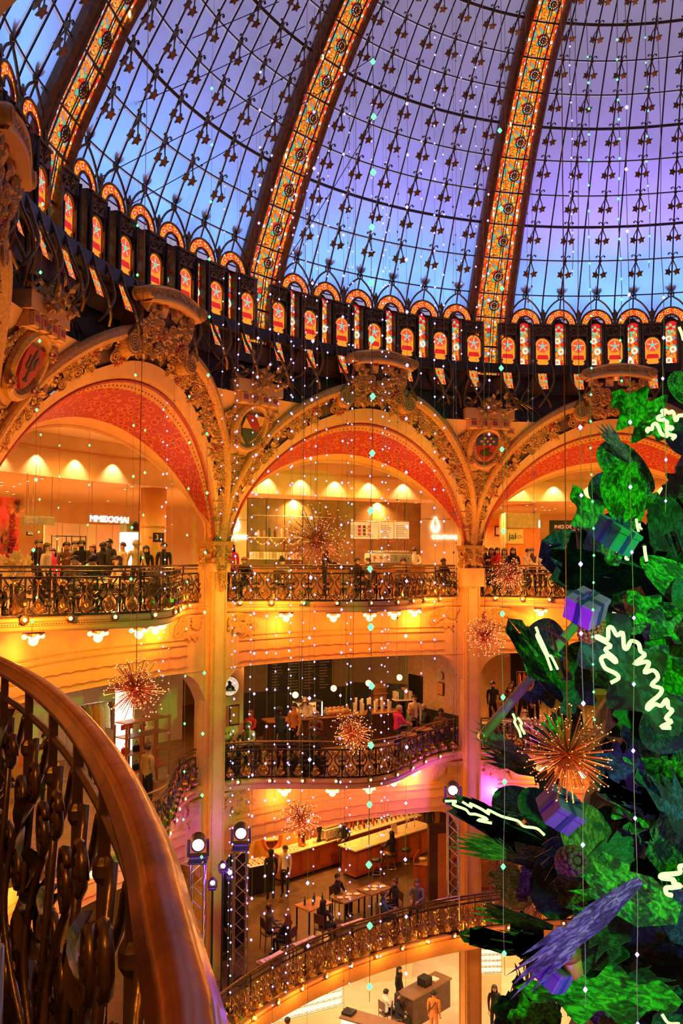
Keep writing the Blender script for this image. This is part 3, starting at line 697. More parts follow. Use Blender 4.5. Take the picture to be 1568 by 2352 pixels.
# ---- shields
def make_shield(kind, label):
    root = thing('shield_medallion', label, 'shield', group='shield medallions on the pillars')
    m = MB(); N_ = 28
    el = lambda a, rx, rz: (rx*math.cos(a), rz*math.sin(a)-.0)
    prof = [(.44, .54, .02), (.47, .57, -.08), (.53, .64, -.10), (.60, .72, -.04), (.62, .74, .06)]
    m.sheet(lambda u, v: (lambda q: Vector((q[0]*math.cos(2*PI*u), q[2], q[1]*math.sin(2*PI*u))))(prof[int(v*4+.01)]), N_, 4, 0, False)
    part('frame', m, plasterg, root)
    m = MB(); m.add([(.47*math.cos(2*PI*i/N_), .03, .57*math.sin(2*PI*i/N_)) for i in range(N_)], [tuple(range(N_))]); part('field', m, carvered, root)
    m = MB()
    for i in range(44):
        a = 2*PI*i/44; c, s = math.cos(a), math.sin(a)
        p0 = Vector((.30*c, .01, .36*s)); p1 = Vector((.45*c, .01, .55*s)); n = Vector((-s, 0, c))*.016
        m.add([p0-n, p1-n*1.3, p1+n*1.3, p0+n], [(0, 1, 2, 3)])
    part('rays', m, plaster, root)
    outl = [(-.33, .36), (.33, .36), (.34, .05), (.24, -.25), (0, -.47), (-.24, -.25), (-.34, .05)]
    green = mat('shield_green', (.03, .06, .02), .5); redp = mat('shield_red', (.34, .015, .01), .5); bluep = mat('shield_blue', (.02, .04, .11), .5); amb = mat('shield_amber', (.75, .36, .06), .5); blk = mat('shield_charge', (.035, .03, .012), .5)
    if kind == 0:
        part('shield', MB().prism(outl, -.06, .02), redp, root)
        m = MB()
        for x, z, rx, rz in ((0, .12, .05, .22), (-.12, .08, .045, .13), (.12, .08, .045, .13), (0, -.16, .035, .15), (0, -.28, .09, .03), (0, -.06, .13, .025)):
            m.prism([(x+rx*math.cos(2*PI*i/10)+(.3*abs(rz*math.sin(2*PI*i/10))*(1 if x > 0 else -1) if x else 0), z+rz*math.sin(2*PI*i/10)) for i in range(10)], -.075, -.05)
        part('lily', m, blk, root)
    elif kind == 1:
        part('shield', MB().prism(outl, -.06, .02), green, root)
        part('left_quarter', MB().prism([(-.33, .1), (-.3, .26), (.0, -.02), (-.34, -.03)], -.07, -.05), amb, root)
        part('right_quarter', MB().prism([(.0, .36), (.33, .34), (.34, .12), (.27, .06)], -.07, -.05), amb, root)
        part('bend', MB().prism([(-.33, .36), (-.06, .36), (.26, .06), (.28, -.1), (.0, -.02)], -.068, -.05), redp, root)
    else:
        part('shield', MB().prism(outl, -.06, .02), redp, root)
        part('chief', MB().prism([(-.34, .37), (.34, .37), (.34, .09), (-.34, .09)], -.07, .0), bluep, root)
        for x, z in ((-.2, .23), (0, .23), (.2, .23), (-.1, .33), (.1, .33), (-.1, .13), (.1, .13)):
            part('lily', MB().prism([(x, z+.06), (x+.02, z+.01), (x+.055, z+.03), (x+.045, z-.01), (x+.012, z-.015), (x+.02, z-.05), (x-.02, z-.05), (x-.012, z-.015), (x-.045, z-.01), (x-.055, z+.03), (x-.02, z+.01)], -.085, -.065), amb, root)
        part('ship', MB().prism([(-.2, -.18), (-.12, -.26), (.14, -.26), (.22, -.16), (.1, -.14), (.12, .0), (.04, .03), (.02, -.06), (-.08, .0), (-.1, -.1), (-.18, -.08)], -.08, -.05), blk, root)
    for x, z in ((-.46, -.42), (.5, .36), (.46, -.42)):
        o = part('blossom', FLOW_ME, None, root); o.location = (x, -.1, z); o.scale = (1.2, 1.2, 1.2)
        part('curl', MB().tube([(x+q[0], -.12, z+q[2]) for q in spiral(0, 0, .1, .02, 2, x, 0, 9)], .02, 5), carve, root)
    return root
FLOW_ME = FLOW.mesh('blossom'); setmats(FLOW_ME, [carve, carvered])
for b, k, lb in ((-1.5, 0, 'round shield with a dark lily on red at the left edge'), (-.5, 1, 'shield with amber triangles over dark green'), (.5, 2, 'shield with gold lilies on blue above red')):
    s = make_shield(k, lb); s.location = W(13.16, b, 5.17); s.rotation_euler = (.42, 0, rotz(b))
# ================================================================= floors, walls, ceilings
def edge(lv, b):
    if lv == 1: return 12.9+1.05*max(-1.4, min(.8, b))
    q = b-round(b); return 14.75-2.25*math.cos(PI*q)**2
FL = {3: F3, 2: F2, 1: F1, 0: F0}
B0, B1 = -2.5, 2.5
def ring(fr0, fr1, z0, z1, b0=B0, b1=B1, n=100, mi=0):
    return MB().sheet(lambda u, v: (lambda b: W((fr0(b) if v < .5 else fr1(b)), b, z0 if v < .5 else z1))(b0+(b1-b0)*u), n, 1, mi, False)
C_ = lambda r: (lambda b: r)
for lv in (3, 2, 1):
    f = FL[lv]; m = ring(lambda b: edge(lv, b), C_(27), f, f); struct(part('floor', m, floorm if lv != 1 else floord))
m = MB(); m.add([W(27, 10*i/40, F0) for i in range(40)], [tuple(range(40))]); struct(part('floor', m, mat('ground_floor', (.62, .50, .36), .25, 0, .1, 2)))
m = ring(C_(26.9), C_(26.9), F0, 8, -5, 5, 60); struct(part('wall_outer', m, wallc))
m = ring(C_(13.0), C_(27), 8.2, 8.2, -5, 5, 60); struct(part('ceiling', m, greyd))
m = ring(C_(13.1), C_(13.1), 5, 9.4, 2.5, 7.5, 60); struct(part('wall_drum_near', m, greyd))
m = ring(C_(13.1), C_(13.1), 8.0, 9.25, -2.5, 2.5, 60); struct(part('wall_drum_top', m, greyd))
m = ring(C_(13.1), C_(27), 5, 5, 2.5, 7.5, 60); struct(part('ceiling', m, ceilc))
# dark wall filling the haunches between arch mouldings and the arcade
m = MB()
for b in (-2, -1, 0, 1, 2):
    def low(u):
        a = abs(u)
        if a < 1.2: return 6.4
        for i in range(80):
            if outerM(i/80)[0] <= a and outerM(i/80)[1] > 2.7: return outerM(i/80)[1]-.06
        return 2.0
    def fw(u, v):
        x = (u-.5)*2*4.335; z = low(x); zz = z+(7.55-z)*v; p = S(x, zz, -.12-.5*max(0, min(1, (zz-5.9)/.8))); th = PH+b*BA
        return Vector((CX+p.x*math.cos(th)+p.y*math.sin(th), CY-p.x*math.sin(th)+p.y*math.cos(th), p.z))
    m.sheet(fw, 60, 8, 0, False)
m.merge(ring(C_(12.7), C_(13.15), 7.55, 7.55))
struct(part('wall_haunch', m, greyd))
# gallery ceilings
zc3, zs3 = 4.95, 3.78
struct(part('ceiling', ring(C_(14.6), C_(17.5), zc3, zc3), ceilc))
m = ring(C_(17.5), C_(17.5), zs3, 4.95); struct(part('trim_bulkhead', m, wallc)); 
struct(part('ceiling', ring(C_(17.5), C_(26.9), zs3, zs3), ceilc))
m = ring(C_(17.42), C_(17.5), 4.5, 4.5); m.merge(ring(C_(17.42), C_(17.42), 4.5, 4.53)); struct(part('trim_cornice', m, plaster))
struct(part('ceiling', ring(C_(14.6), C_(26.9), F3-1.85, F3-1.85), ceilc))
struct(part('ceiling', ring(C_(14.6), C_(26.9), F2-1.85, F2-1.85), ceilc))
struct(part('ceiling', ring(C_(14.0), C_(26.9), F1-.75, F1-.75), ceilc))
# beams over the openings, lower corners rounded into the pillars, with painted wavy lines
def zbot(f, b):
    q = abs(b-round(b)); d = (.5-q)*BA*14.6-.28; R = 1.0
    return f-1.85-(R-math.sqrt(max(0, R*R-(R-d)**2)) if d < R else 0)
redline = mat('painted_red_line', (.42, .10, .04), .6)
for lv in (3, 2):
    f = FL[lv]
    m = MB(); m.sheet(lambda u, v: (lambda b: W(14.62-.0*v, b, (f-.3)*(1-v)+zbot(f, b)*v))(B0+5*u), 260, 4, 0, False)
    m.sheet(lambda u, v: (lambda b: W(14.62+.5*v, b, zbot(f, b)))(B0+5*u), 260, 1, 0, False)
    struct(part('trim_beam', m, plaster))
    for b in (-1, 0, 1):
        for k, (zz, amp) in enumerate(((-.95, 0), (-1.1, 0), (-1.42, .03), (-1.72, .03))):
            m = MB(); N_ = 90
            m.tube([W(14.59, b-.40+.8*i/N_, f+zz+amp*abs(math.sin(i*.55))) for i in range(N_+1)], .012 if amp else .02, 4)
            o = part('trim_painted_line', m, redline if amp else plasterg); struct(o)
        m = foliage(lambda r: (r.choice((-1, 1))*r.uniform(3.0, 3.9), f-.62+r.uniform(-.25, .22)), 30, random.Random(8), .0, .4, .2, 1.1)
        th = b
        M_ = Matrix.Translation((CX, CY, 0)) @ Matrix.Rotation(rotz(b), 4, 'Z')
        m.v = [tuple(M_ @ Vector((p[0]*14.55/math.hypot(p[0], p[1]), p[1]*14.55/math.hypot(p[0], p[1]), p[2]))) for p in m.v]
        struct(part('trim_painted_flowers', m, [plasterg, carve]))
# slab edges
for lv in (3, 2, 1):
    f = FL[lv]; pr = [(.06, .03), (-.05, .0), (-.08, -.05), (-.03, -.09), (-.03, -.15), (.0, -.17), (.0, -.24), (.05, -.29), (.4, -.31)]
    if lv == 1: pr = pr[:7]+[(.03, -.4), (.1, -.62), (.3, -.72), (1.4, -.75)]
    m = MB(); n = len(pr)-1
    m.sheet(lambda u, v: (lambda b, i: W(edge(lv, b)+pr[i][0], b, f+pr[i][1]))(B0+5*u, int(v*n+.01)), 240, n, 0, False)
    if lv != 1: m.merge(ring(lambda b: edge(lv, b)+.4, C_(14.65), f-.31, f-.31, n=240))
    struct(part('trim_fascia', m, plaster))
    m = MB()
    for i in range(600):
        b = -1.6+3.2*i/600; q = abs(b-round(b))
        if lv != 1 and q > .44: continue
        p = W(edge(lv, b)-.032, b, f-.12); m.ball(p, .018, 4, 3)
    struct(part('trim_dentils', m, carvered, None)); bpy.context.scene.collection.objects[-1]['kind'] = 'structure'

# ================================================================= balconies
def baluster(big=1):
    m = MB()
    for s in (-1, 1):
        m.tube(bent([(s*.02, 0, .06), (s*.14, -.03, .16), (s*.17, -.05, .32), (s*.06, -.03, .48), (s*.04, 0, .6), (s*.13, 0, .72), (s*.19, 0, .82)], 3), .018, 5)
        m.tube(spiral(s*.15, .62, .075, .015, 1.5, 0, -.02, 8, s), .014, 4)
        m.tube(spiral(s*.16, .16, .07, .015, 1.4, 1, -.02, 8, s), .014, 4)
        for z in (.36, .5): m.merge(LEAF, Matrix.Translation((s*.13, -.04, z)) @ Matrix.Rotation(s*1.2, 4, 'Y') @ Matrix.Scale(.8, 4))
        m.tube([(s*.24, 0, .04), (s*.24, 0, .82)], .014, 4)
        m.ball((s*.24, -.01, .32), .045, 5, 4, 0, 1, .7, 2.0)
    m.lathe([(.02, .10), (.075, .14), (.105, .22), (.095, .30), (.05, .34), (.03, .4)], 8, (0, -.07, 0), 1)
    for i in range(5): m.merge(LEAF, Matrix.Translation((0, -.15, .15)) @ Matrix.Rotation((i-2)*.5, 4, 'Y') @ Matrix.Scale(.9, 4), 1)
    m.ball((0, -.05, .74), .045, 6, 4, 1); 
    for i in range(4): m.merge(LEAF, Matrix.Translation((0, -.06, .74)) @ Matrix.Rotation(i*PI/2+.78, 4, 'Y') @ Matrix.Scale(.55, 4), 1)
    return m
bal_me = baluster().mesh('baluster'); setmats(bal_me, [iron, giltm])
bal1_me = baluster().mesh('baluster'); setmats(bal1_me, [mat('warm_bronze', (.30, .16, .05), .3, .8, .35, 14, .3), mat('gold_leaf', (.85, .50, .14), .25, .9, .3, 12, .3)])
bulb_me = MB().ball((0, 0, 0), .045, 10, 6).mesh('rim_bulb'); setmats(bulb_me, bulbm); bulb_me.polygons.foreach_set('use_smooth', [True]*len(bulb_me.polygons))
sock_me = MB().lathe([(.05, -.0), (.09, .02), (.1, .05), (.05, .07)], 10, (0, 0, 0), 0, Matrix.Rotation(-PI/2, 3, 'X')).mesh('bulb_socket'); setmats(sock_me, giltm)
def balcony(lv, b0, b1, label, bulbs=True, step=.5, extra=True):
    f = FL[lv]; bc = (b0+b1)/2; base = W(edge(lv, bc), bc, f)
    root = thing('balcony_railing', label, 'railing', base, 0, 'balcony railings')
    P = []; n = 200
    for i in range(n+1):
        b = b0+(b1-b0)*i/n; P.append(W(edge(lv, b)+.06, b, 0))
    acc = [0]
    for a, c in zip(P, P[1:]): acc.append(acc[-1]+(c-a).length)
    def at(s):
        for i in range(n):
            if acc[i+1] >= s:
                t = (s-acc[i])/max(1e-6, acc[i+1]-acc[i]); return P[i].lerp(P[i+1], t), (P[i+1]-P[i]).normalized()
        return P[-1], (P[-1]-P[-2]).normalized()
    O = Vector((base.x, base.y, 0))
    def rail(name, z, r, mt, sy=0):
        part(name, MB().tube([p-O+Vector((0, 0, z)) for p in P[::3]], r, 6), mt, root)
    rail('top_rail', 1.05, .034, bronze); rail('middle_rail', .96 if extra else .9, .018, bronze); rail('ornament_rail', .83, .026, iron); rail('bottom_rail', .05, .03, iron)
    L_ = acc[-1]; N_ = max(2, int(L_/step)); d = L_/N_
    for i in range(N_):
        p, t = at(d*(i+.5)); o = link('baluster', bal_me if lv != 1 else bal1_me, root); o.location = p-O; o.rotation_euler = (0, 0, math.atan2(t.y, t.x)); o.scale = (d/.5, 1, 1)
    if extra:
        for i in range(0, N_+1, 4):
            p, t = at(d*i); part('post', MB().tube([(0, 0, .0), (0, 0, 1.05)], .022, 6), iron, root, loc=p-O)
    if bulbs:
        for i in range(int(L_/.95)):
            p, t = at(.5+.95*i); nrm = Vector((t.y, -t.x, 0)); nrm = nrm if nrm.dot(Vector((CX, CY, 0))-p) > 0 else -nrm
            q = p-O+nrm*.16+Vector((0, 0, -.02)); k = link('bulb_socket', sock_me, root); k.location = q-nrm*.06; k.rotation_euler = (0, 0, math.atan2(nrm.y, nrm.x)-PI/2)
            u = link('bulb', bulb_me, root); u.location = q
    return root
balcony(3, -1.45, -.545, 'crowded upper balcony railing under the left arch')
balcony(3, -.455, .455, 'upper balcony railing under the middle arch')
balcony(3, .545, 1.35, 'upper balcony railing under the right arch beside the pale boxed pillar')
balcony(2, -.455, .455, 'curved balcony railing below the dark coffee bar')
balcony(2, .545, 1.0, 'short balcony railing right of the pillar, behind the grey branch')
balcony(2, -1.1, -.545, 'lower balcony railing seen behind the near handrail')
balcony(1, -1.0, 1.0, 'lowest golden balcony railing sweeping above the eyewear shop', True, .42)

# ================================================================= soffit lamps
def globe_lamp():
    root = thing('soffit_lamp', '', 'lamp', group='globe lamps under the balconies')
    m = MB(); m.lathe([(.20, .0), (.24, -.02), (.20, -.06), (.08, -.1), (.03, -.13)], 12, (0, 0, 0))
    for i in range(10): m.merge(LEAF, Matrix.Rotation(2*PI*i/10, 4, 'Z') @ Matrix.Translation((0, -.16, -.09)) @ Matrix.Scale(.8, 4))
    part('mount', m, giltm, root)
    part('globe', MB().ball((0, 0, -.19), .105, 14, 9), globem, root, True)
    for i in range(4):
        a = PI/4+PI/2*i; part('bulb', MB().ball((.2*math.cos(a), .2*math.sin(a), -.1), .055, 10, 6), globem, root, True)
    return root
gl0 = None; k = 0
for lv in (3, 2):
    for b in (-1, 0, 1):
        for i, db in enumerate((-.37, -.25, -.12, .01, .14, .27, .38)):
            bb = b+db; nm = ('left', 'middle', 'right')[b+1]
            if lv == 2 and b == 1 and db > .1: continue
            r = globe_lamp() if gl0 is None else copy_tree(gl0)
            if gl0 is None: gl0 = r
            P = W(edge(lv, bb)+.55, bb, FL[lv]-.31); r.location = P
            r['label'] = 'globe bulb cluster under the %s balcony, %s bay, %s from the left' % ('upper' if lv == 3 else 'middle', nm, ('first', 'second', 'third', 'fourth', 'fifth', 'sixth', 'seventh')[i])
            lamp('POINT', P+Vector((0, 0, -.42)), 40 if b > -1 else 34, WARM, .1, name='globe_light')
# ================================================================= lighting of the galleries (ceiling downlights)
dl = MB(); dl.lathe([(.075, 0), (.085, -.012), (.06, -.016)], 10); dl.lathe([(.055, -.012), (.05, -.018)], 10, (0, 0, 0), 1)
dl_me = dl.mesh('downlight'); setmats(dl_me, [whitem, dotm])
def downlight(P, lab, grp):
    o = link('downlight', dl_me); o.location = P; return tag(o, lab, 'downlight', grp)
def gallery_spots(lv, z, spots, power, col):
    for r, b in spots: lamp('SPOT', W(r, b, z-.03), power, col, .12, W(r, b, z-3), 150, .8, 'gallery_light')
gallery_spots(3, zc3, [(15.9, b+d) for b in (-1, 0, 1) for d in (-.2, .2)], 700, WARM)
gallery_spots(3, zs3, [(r, b+d) for b in (-1, 0, 1) for d in (-.28, .05, .33) for r in (19.2, 22.5)], 1100, WHT)
gallery_spots(2, F3-1.85, [(16.6, b+d) for b in (-1, 0, 1) for d in (-.22, .22)], 190, WARM)
gallery_spots(2, F3-1.85, [(20.5, -1), (20, .95), (20.5, -1.3), (20, .65)], 900, WHT)
gallery_spots(2, F3-1.85, [(20.5, .1)], 150, WARM)
gallery_spots(1, F2-1.85, [(16.5, b+d) for b in (-1, 0, 1) for d in (-.22, .22)], 420, WARM)
gallery_spots(1, F2-1.85, [(20, b+d) for b in (-1, 0, 1) for d in (-.2, .2)], 800, WARM)
gallery_spots(0, F1-.75, [(r, b+d) for b in (-1, 0, 1) for d in (-.25, .2) for r in (16.5, 20.5)], 950, (1, .58, .24))
# little uplights of the balcony rim bulbs washing the arches
for b in (-1, 0, 1):
    for d in (-.36, -.12, .12, .36):
        lamp('POINT', W(13.0 if abs(d) < .3 else 13.5, b+d, F3+.1), 120, WARM, .06, name='rim_glow')
for b in (-1.5, -.5, .5): lamp('SPOT', W(11.6, b, F3+.3), 620, WARM, .15, W(13.2, b, 5.0), 75, .8, 'pillar_uplight')
for b in (-1, 0, 1): lamp('SPOT', W(11.4, b, F3+.2), 560, WARM, .15, W(13.0, b, 6.0), 95, .9, 'arch_uplight')
# scallops of light on the bulkhead
for b in (-1, 0, 1):
    for i in range(7):
        bb = b-.36+.12*i; lamp('SPOT', W(17.28, bb, 4.44), 70, (1, .66, .3), .03, W(17.5, bb, 3.6), 95, .7, 'bulkhead_spot')

for i in range(8):
    b = -.75+.2*i; lamp('POINT', W(edge(1, b)-.45, b, F1-.05), 30, WARM, .05, name='rim_glow')
# ================================================================= people
def skin_body(J, E, fingers):
    """J joint -> (pos, rx, ry); E list of (a, b, region). One continuous skinned body, regions become material slots."""
    names = list(J); me = bpy.data.meshes.new('tmp'); me.from_pydata([J[n][0] for n in names], [(names.index(a), names.index(b)) for a, b, _ in E], [])
    ob = bpy.data.objects.new('tmp', me); COL.objects.link(ob)
    md = ob.modifiers.new('s', 'SKIN'); md.use_smooth_shade = True; md.branch_smoothing = .3
    for i, n in enumerate(names):
        sv = me.skin_vertices[0].data[i]; sv.radius = (J[n][1], J[n][2]); sv.use_root = (n == 'pelvis')
    sb = ob.modifiers.new('d', 'SUBSURF'); sb.levels = 1
    dg = bpy.context.evaluated_depsgraph_get(); out = bpy.data.meshes.new_from_object(ob.evaluated_get(dg))
    bpy.data.objects.remove(ob)
    SL = {'skin': 0, 'top': 1, 'leg': 2, 'shoe': 3}
    segs = [(Vector(J[a][0]), Vector(J[b][0]), SL[r], (J[a][1]+J[b][1])/2) for a, b, r in E]
    V = [tuple(v.co) for v in out.vertices]; F = [tuple(p.vertices) for p in out.polygons]; m = []
    for p in out.polygons:
        c = Vector(p.center); best = None
        for a, b, k, rr in segs:
            d = b-a; t = max(0, min(1, (c-a).dot(d)/max(1e-6, d.length_squared))); q = (c-(a+d*t)).length/max(.02, rr)
            if best is None or q < best[0]: best = (q, k)
        m.append(best[1])
    bpy.data.meshes.remove(out)
    mb = MB(); mb.v = V; mb.f = F; mb.m = m; mb.uv = [None]*len(F)
    for h, d in fingers:                       # five tapering fingers on each hand
        h = Vector(h); d = Vector(d).normalized(); sd = d.cross(Vector((0, 1, .2))).normalized()
        for k, ln in enumerate((.075, .085, .08, .062)):
            a = h+sd*(k-1.5)*.02; mb.tube([a, a+d*ln*.55, a+d*ln*.9+Vector((0, -.015, -.01))], [.0095, .0085, .006], 5, mi=0)
        a = h-sd*.035-d*.03; mb.tube([a, a-sd*.02+d*.035, a-sd*.018+d*.06], [.011, .01, .007], 5, mi=0)
    o = mb.mesh('person_body'); o.polygons.foreach_set('use_smooth', [True]*len(o.polygons))
    return o
def pose(kind):
    J = {'pelvis': ((0,.0,.93), .145, .115), 'waist': ((0,-.0,1.08), .125, .10), 'chest': ((0,.0,1.28), .155, .115), 'neck': ((0,.0,1.47), .058, .058), 'skull': ((0,-.015,1.56), .080, .088), 'crown': ((0,-.01,1.66), .072, .085)}
    for s, n in ((-1, 'r'), (1, 'l')):
        J['sh'+n] = ((s*.175,.0,1.40), .068, .068); J['hip'+n] = ((s*.085,0,.88), .098, .1)
        el, wr = (s*.205,.02,1.12), (s*.20,-.06,.87)
        if kind in ('phone',): el, wr = (s*.22,-.02,1.13), (s*.07,-.27,1.24)
        if kind in ('lean',): el, wr = (s*.24,-.14,1.16), (s*.13,-.38,1.10)
        if kind == 'walk': el, wr = (s*.22,.03-s*.09,1.13), (s*.21,-.08-s*.16,.92)
        if kind in ('sit', 'sitback'): el, wr = (s*.23,-.09,1.16), (s*.12,-.33,1.12) if kind == 'sit' else (s*.15,-.25,1.02)
        J['el'+n] = (el, .046, .046); J['wr'+n] = (wr, .032, .03); w_, e_ = Vector(wr), Vector(el); hd = w_+(w_-e_).normalized()*.085; J['ha'+n] = (tuple(hd), .036, .022)
        kn, an, to = (s*.095,-.02,.49), (s*.095,.02,.085), (s*.11,-.13,.04)
        if kind == 'walk': kn, an, to = (s*.09,-.02-s*.12,.49), (s*.09,.06-s*.2,.09+.03*(s < 0)), (s*.10,-.09-s*.2,.04)
        if kind in ('sit', 'sitback'): kn, an, to = (s*.11,-.42,.90), (s*.11,-.40,.50), (s*.12,-.55,.455)
        J['kn'+n] = (kn, .062, .064); J['an'+n] = (an, .043, .045); J['to'+n] = (to, .042, .035)
    if kind in ('lean',):
        for k in ('neck', 'skull', 'crown'): p, a, b = J[k]; J[k] = ((p[0], p[1]-.07, p[2]-.02), a, b)
    E = [('pelvis', 'waist', 'top'), ('waist', 'chest', 'top'), ('chest', 'neck', 'top'), ('neck', 'skull', 'skin'), ('skull', 'crown', 'skin')]
    fg = []
    for n in 'rl':
        E += [('chest', 'sh'+n, 'top'), ('sh'+n, 'el'+n, 'top'), ('el'+n, 'wr'+n, 'top'), ('wr'+n, 'ha'+n, 'skin'), ('pelvis', 'hip'+n, 'leg'), ('hip'+n, 'kn'+n, 'leg'), ('kn'+n, 'an'+n, 'leg'), ('an'+n, 'to'+n, 'shoe')]
        fg.append((J['ha'+n][0], tuple(Vector(J['ha'+n][0])-Vector(J['wr'+n][0]))))
    if kind in ('sit', 'sitback'):            # seat at .45: lower the whole figure
        for k in J: p, a, b = J[k]; J[k] = ((p[0], p[1], p[2]-.415), a, b)
        fg = [((h[0], h[1], h[2]-.415), d) for h, d in fg]
    me = skin_body(J, E, fg); return me, Vector(J['skull'][0])
POSES = {k: pose(k) for k in ('stand', 'phone', 'lean', 'walk', 'sit', 'sitback')}
def face_mesh():
    m = MB()
    for s in (-1, 1):
        m.ball((s*.033, -.088, .035), .012, 6, 4, 0); m.ball((s*.033, -.098, .035), .006, 5, 3, 1); m.ball((s*.088, .0, .015), .022, 6, 4, 2, .4, .8, 1.4)
        m.box(s*.033-.018, s*.033+.018, -.097, -.086, .055, .061, 1)
    m.add([(0,-.093,.04),(-.014,-.095,-.005),(.014,-.095,-.005),(0,-.12,.0),(0,-.095,-.012)], [(0,1,3),(0,3,2),(1,4,3),(3,4,2)], 2)
    m.ball((0, -.093, -.035), .02, 6, 4, 3, 1, .4, .28); return m.mesh('face')
FACE = face_mesh(); setmats(FACE, [whitem, blackm, mat('skin_mid', (.62, .34, .2), .5), mat('lip', (.45, .12, .08), .4)])
def hair_mesh(kind):
    m = MB()
    def cap(u, v):
        a = 2*PI*u; t = v*PI*.62; r = .102+.006*math.sin(a*7); x, y, z = r*math.sin(t)*math.sin(a), r*1.08*math.sin(t)*math.cos(a), .105*math.cos(t)
        if y < -.03: z = max(z, .030-.25*min(0, y+.03)*0)
        return Vector((x, y*1.0+.012, z+.055))
    m.sheet(cap, 16, 7, 0, False)
    if kind == 'long':
        m.sheet(lambda u, v: Vector(((.106+.02*v)*math.sin(PI*(.5+u)), .02+(.095+.02*v)*-math.cos(PI*(.5+u)), .04-.33*v+.01*math.sin(u*25))), 12, 5, 0, False)
    if kind == 'bun': m.ball((0, .07, .15), .055, 8, 6)
    if kind == 'beanie': m.lathe([(.112, .02), (.116, .07), (.1, .13), (.05, .17), (.01, .18)], 14, (0, .005, 0))
    me = m.mesh('hair'); me.polygons.foreach_set('use_smooth', [True]*len(me.polygons)); setmats(me, blackm); return me
HAIR = {k: hair_mesh(k) for k in ('short', 'long', 'bun', 'beanie')}
HC = {'black': (.012,.009,.008), 'brown': (.07,.032,.014), 'blond': (.5,.30,.10), 'grey': (.42,.36,.30), 'red': (.25,.07,.02), 'cream': (.7,.6,.45)}
SK = {'light': (.70,.42,.27), 'mid': (.52,.28,.16), 'dark': (.16,.075,.04)}
CC = {'black': (.012,.012,.014), 'navy': (.02,.025,.05), 'grey': (.16,.15,.14), 'cream': (.72,.58,.40), 'white': (.8,.74,.66), 'pink': (.75,.03,.16), 'red': (.55,.03,.03), 'brown': (.16,.075,.03), 'orange': (.7,.26,.06), 'beige': (.5,.36,.2), 'blue': (.05,.09,.2), 'green': (.05,.09,.04), 'tan': (.42,.22,.08)}
def cloth(c): return mat('cloth_'+c, CC[c], .85, 0, .2, 25, .2)
shoem = mat('shoe_leather', (.02, .014, .01), .4)
def person(loc, look, label, top='black', leg='black', hair='short', hc='black', skin='light', kind='stand', s=1.0, group=None):
    """look: heading in degrees, 0 = away from the camera side (+y), 180 toward it"""
    me, hd = POSES[kind]
    o = link('person', me); o.location = loc; o.rotation_euler = (0, 0, math.radians(180-look)); o.scale = (s, s, s)
    if not me.materials:
        for i in range(4): me.materials.append(blackm)
    for i, mt in enumerate((mat('skin_'+skin, SK[skin], .5), cloth(top), cloth(leg), shoem)): o.material_slots[i].link = 'OBJECT'; o.material_slots[i].material = mt
    f = link('face', FACE, o); f.location = hd
    h = link('hair', HAIR[hair], o); h.location = hd; h.material_slots[0].link = 'OBJECT'; h.material_slots[0].material = mat('hair_'+hc, HC[hc], .55, 0, .2, 30, .2)
    return tag(o, label, 'person', group)
# ================================================================= generic furnishings
def facing(P): return rotz(bayof(P))
def unit(name, label, cat, P, rz=None, group=None): return thing(name, label, cat, P, facing(P) if rz is None else rz, group)
def text_mesh(s, size, ext=.01, align='CENTER'):
    c = bpy.data.curves.new('t', 'FONT'); c.body = s; c.size = size; c.extrude = ext; c.align_x = align; c.align_y = 'CENTER'; c.resolution_u = 3
    ob = bpy.data.objects.new('t', c); COL.objects.link(ob); dg = bpy.context.evaluated_depsgraph_get(); me = bpy.data.meshes.new_from_object(ob.evaluated_get(dg)); bpy.data.objects.remove(ob)
    me.transform(Matrix.Rotation(PI/2, 4, 'X')); me.name = 'lettering'; me.materials.clear(); return me
def letters(root, s, size, mt, loc, ext=.01, rot=0, align='CENTER'):
    me = text_mesh(s, size, ext, align); setmats(me, mt); o = link('lettering', me, root); o.location = loc; o.rotation_euler = (0, rot, 0); return o
def boxpart(root, name, x0, x1, y0, y1, z0, z1, mt, e=.012, label=None): return part(name, MB().bevbox(x0, x1, y0, y1, z0, z1, min(e, (x1-x0)/3, (y1-y0)/3, (z1-z0)/3)), mt, root, label=label)
def wall_panel(x0, y0, x1, y1, R, mt, label, cat, name, th=.06, planks=0):
    """a flat upright panel seen between two pixel corners, standing at radius R"""
    a, c = cyl(x0, y1, R), cyl(x1, y1, R); top = cyl(x0, y0, R).z; ctr = (a+c)/2; d = c-a; wd = math.hypot(d.x, d.y); rz = math.atan2(d.y, d.x)
    root = thing(name, label, cat, (ctr.x, ctr.y, min(a.z, c.z)), rz); h = top-min(a.z, c.z)
    if planks:
        for i in range(planks): boxpart(root, 'board', -wd/2+wd*i/planks+.008, -wd/2+wd*(i+1)/planks-.008, 0, th, 0, h, mt)
        part('backing', MB().box(-wd/2, wd/2, th*.5, th*1.2, 0, h), woodd, root)
    else: boxpart(root, 'panel', -wd/2, wd/2, 0, th, 0, h, mt)
    return root, wd, h
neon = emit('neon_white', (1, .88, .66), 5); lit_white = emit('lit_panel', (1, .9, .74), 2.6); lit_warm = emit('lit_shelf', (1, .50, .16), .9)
cols = lambda *k: [mat('goods_'+c, CC[c], .5, 0, .1, 10) for c in k]
goods = cols('white', 'cream', 'brown', 'black', 'red', 'beige', 'orange', 'green')
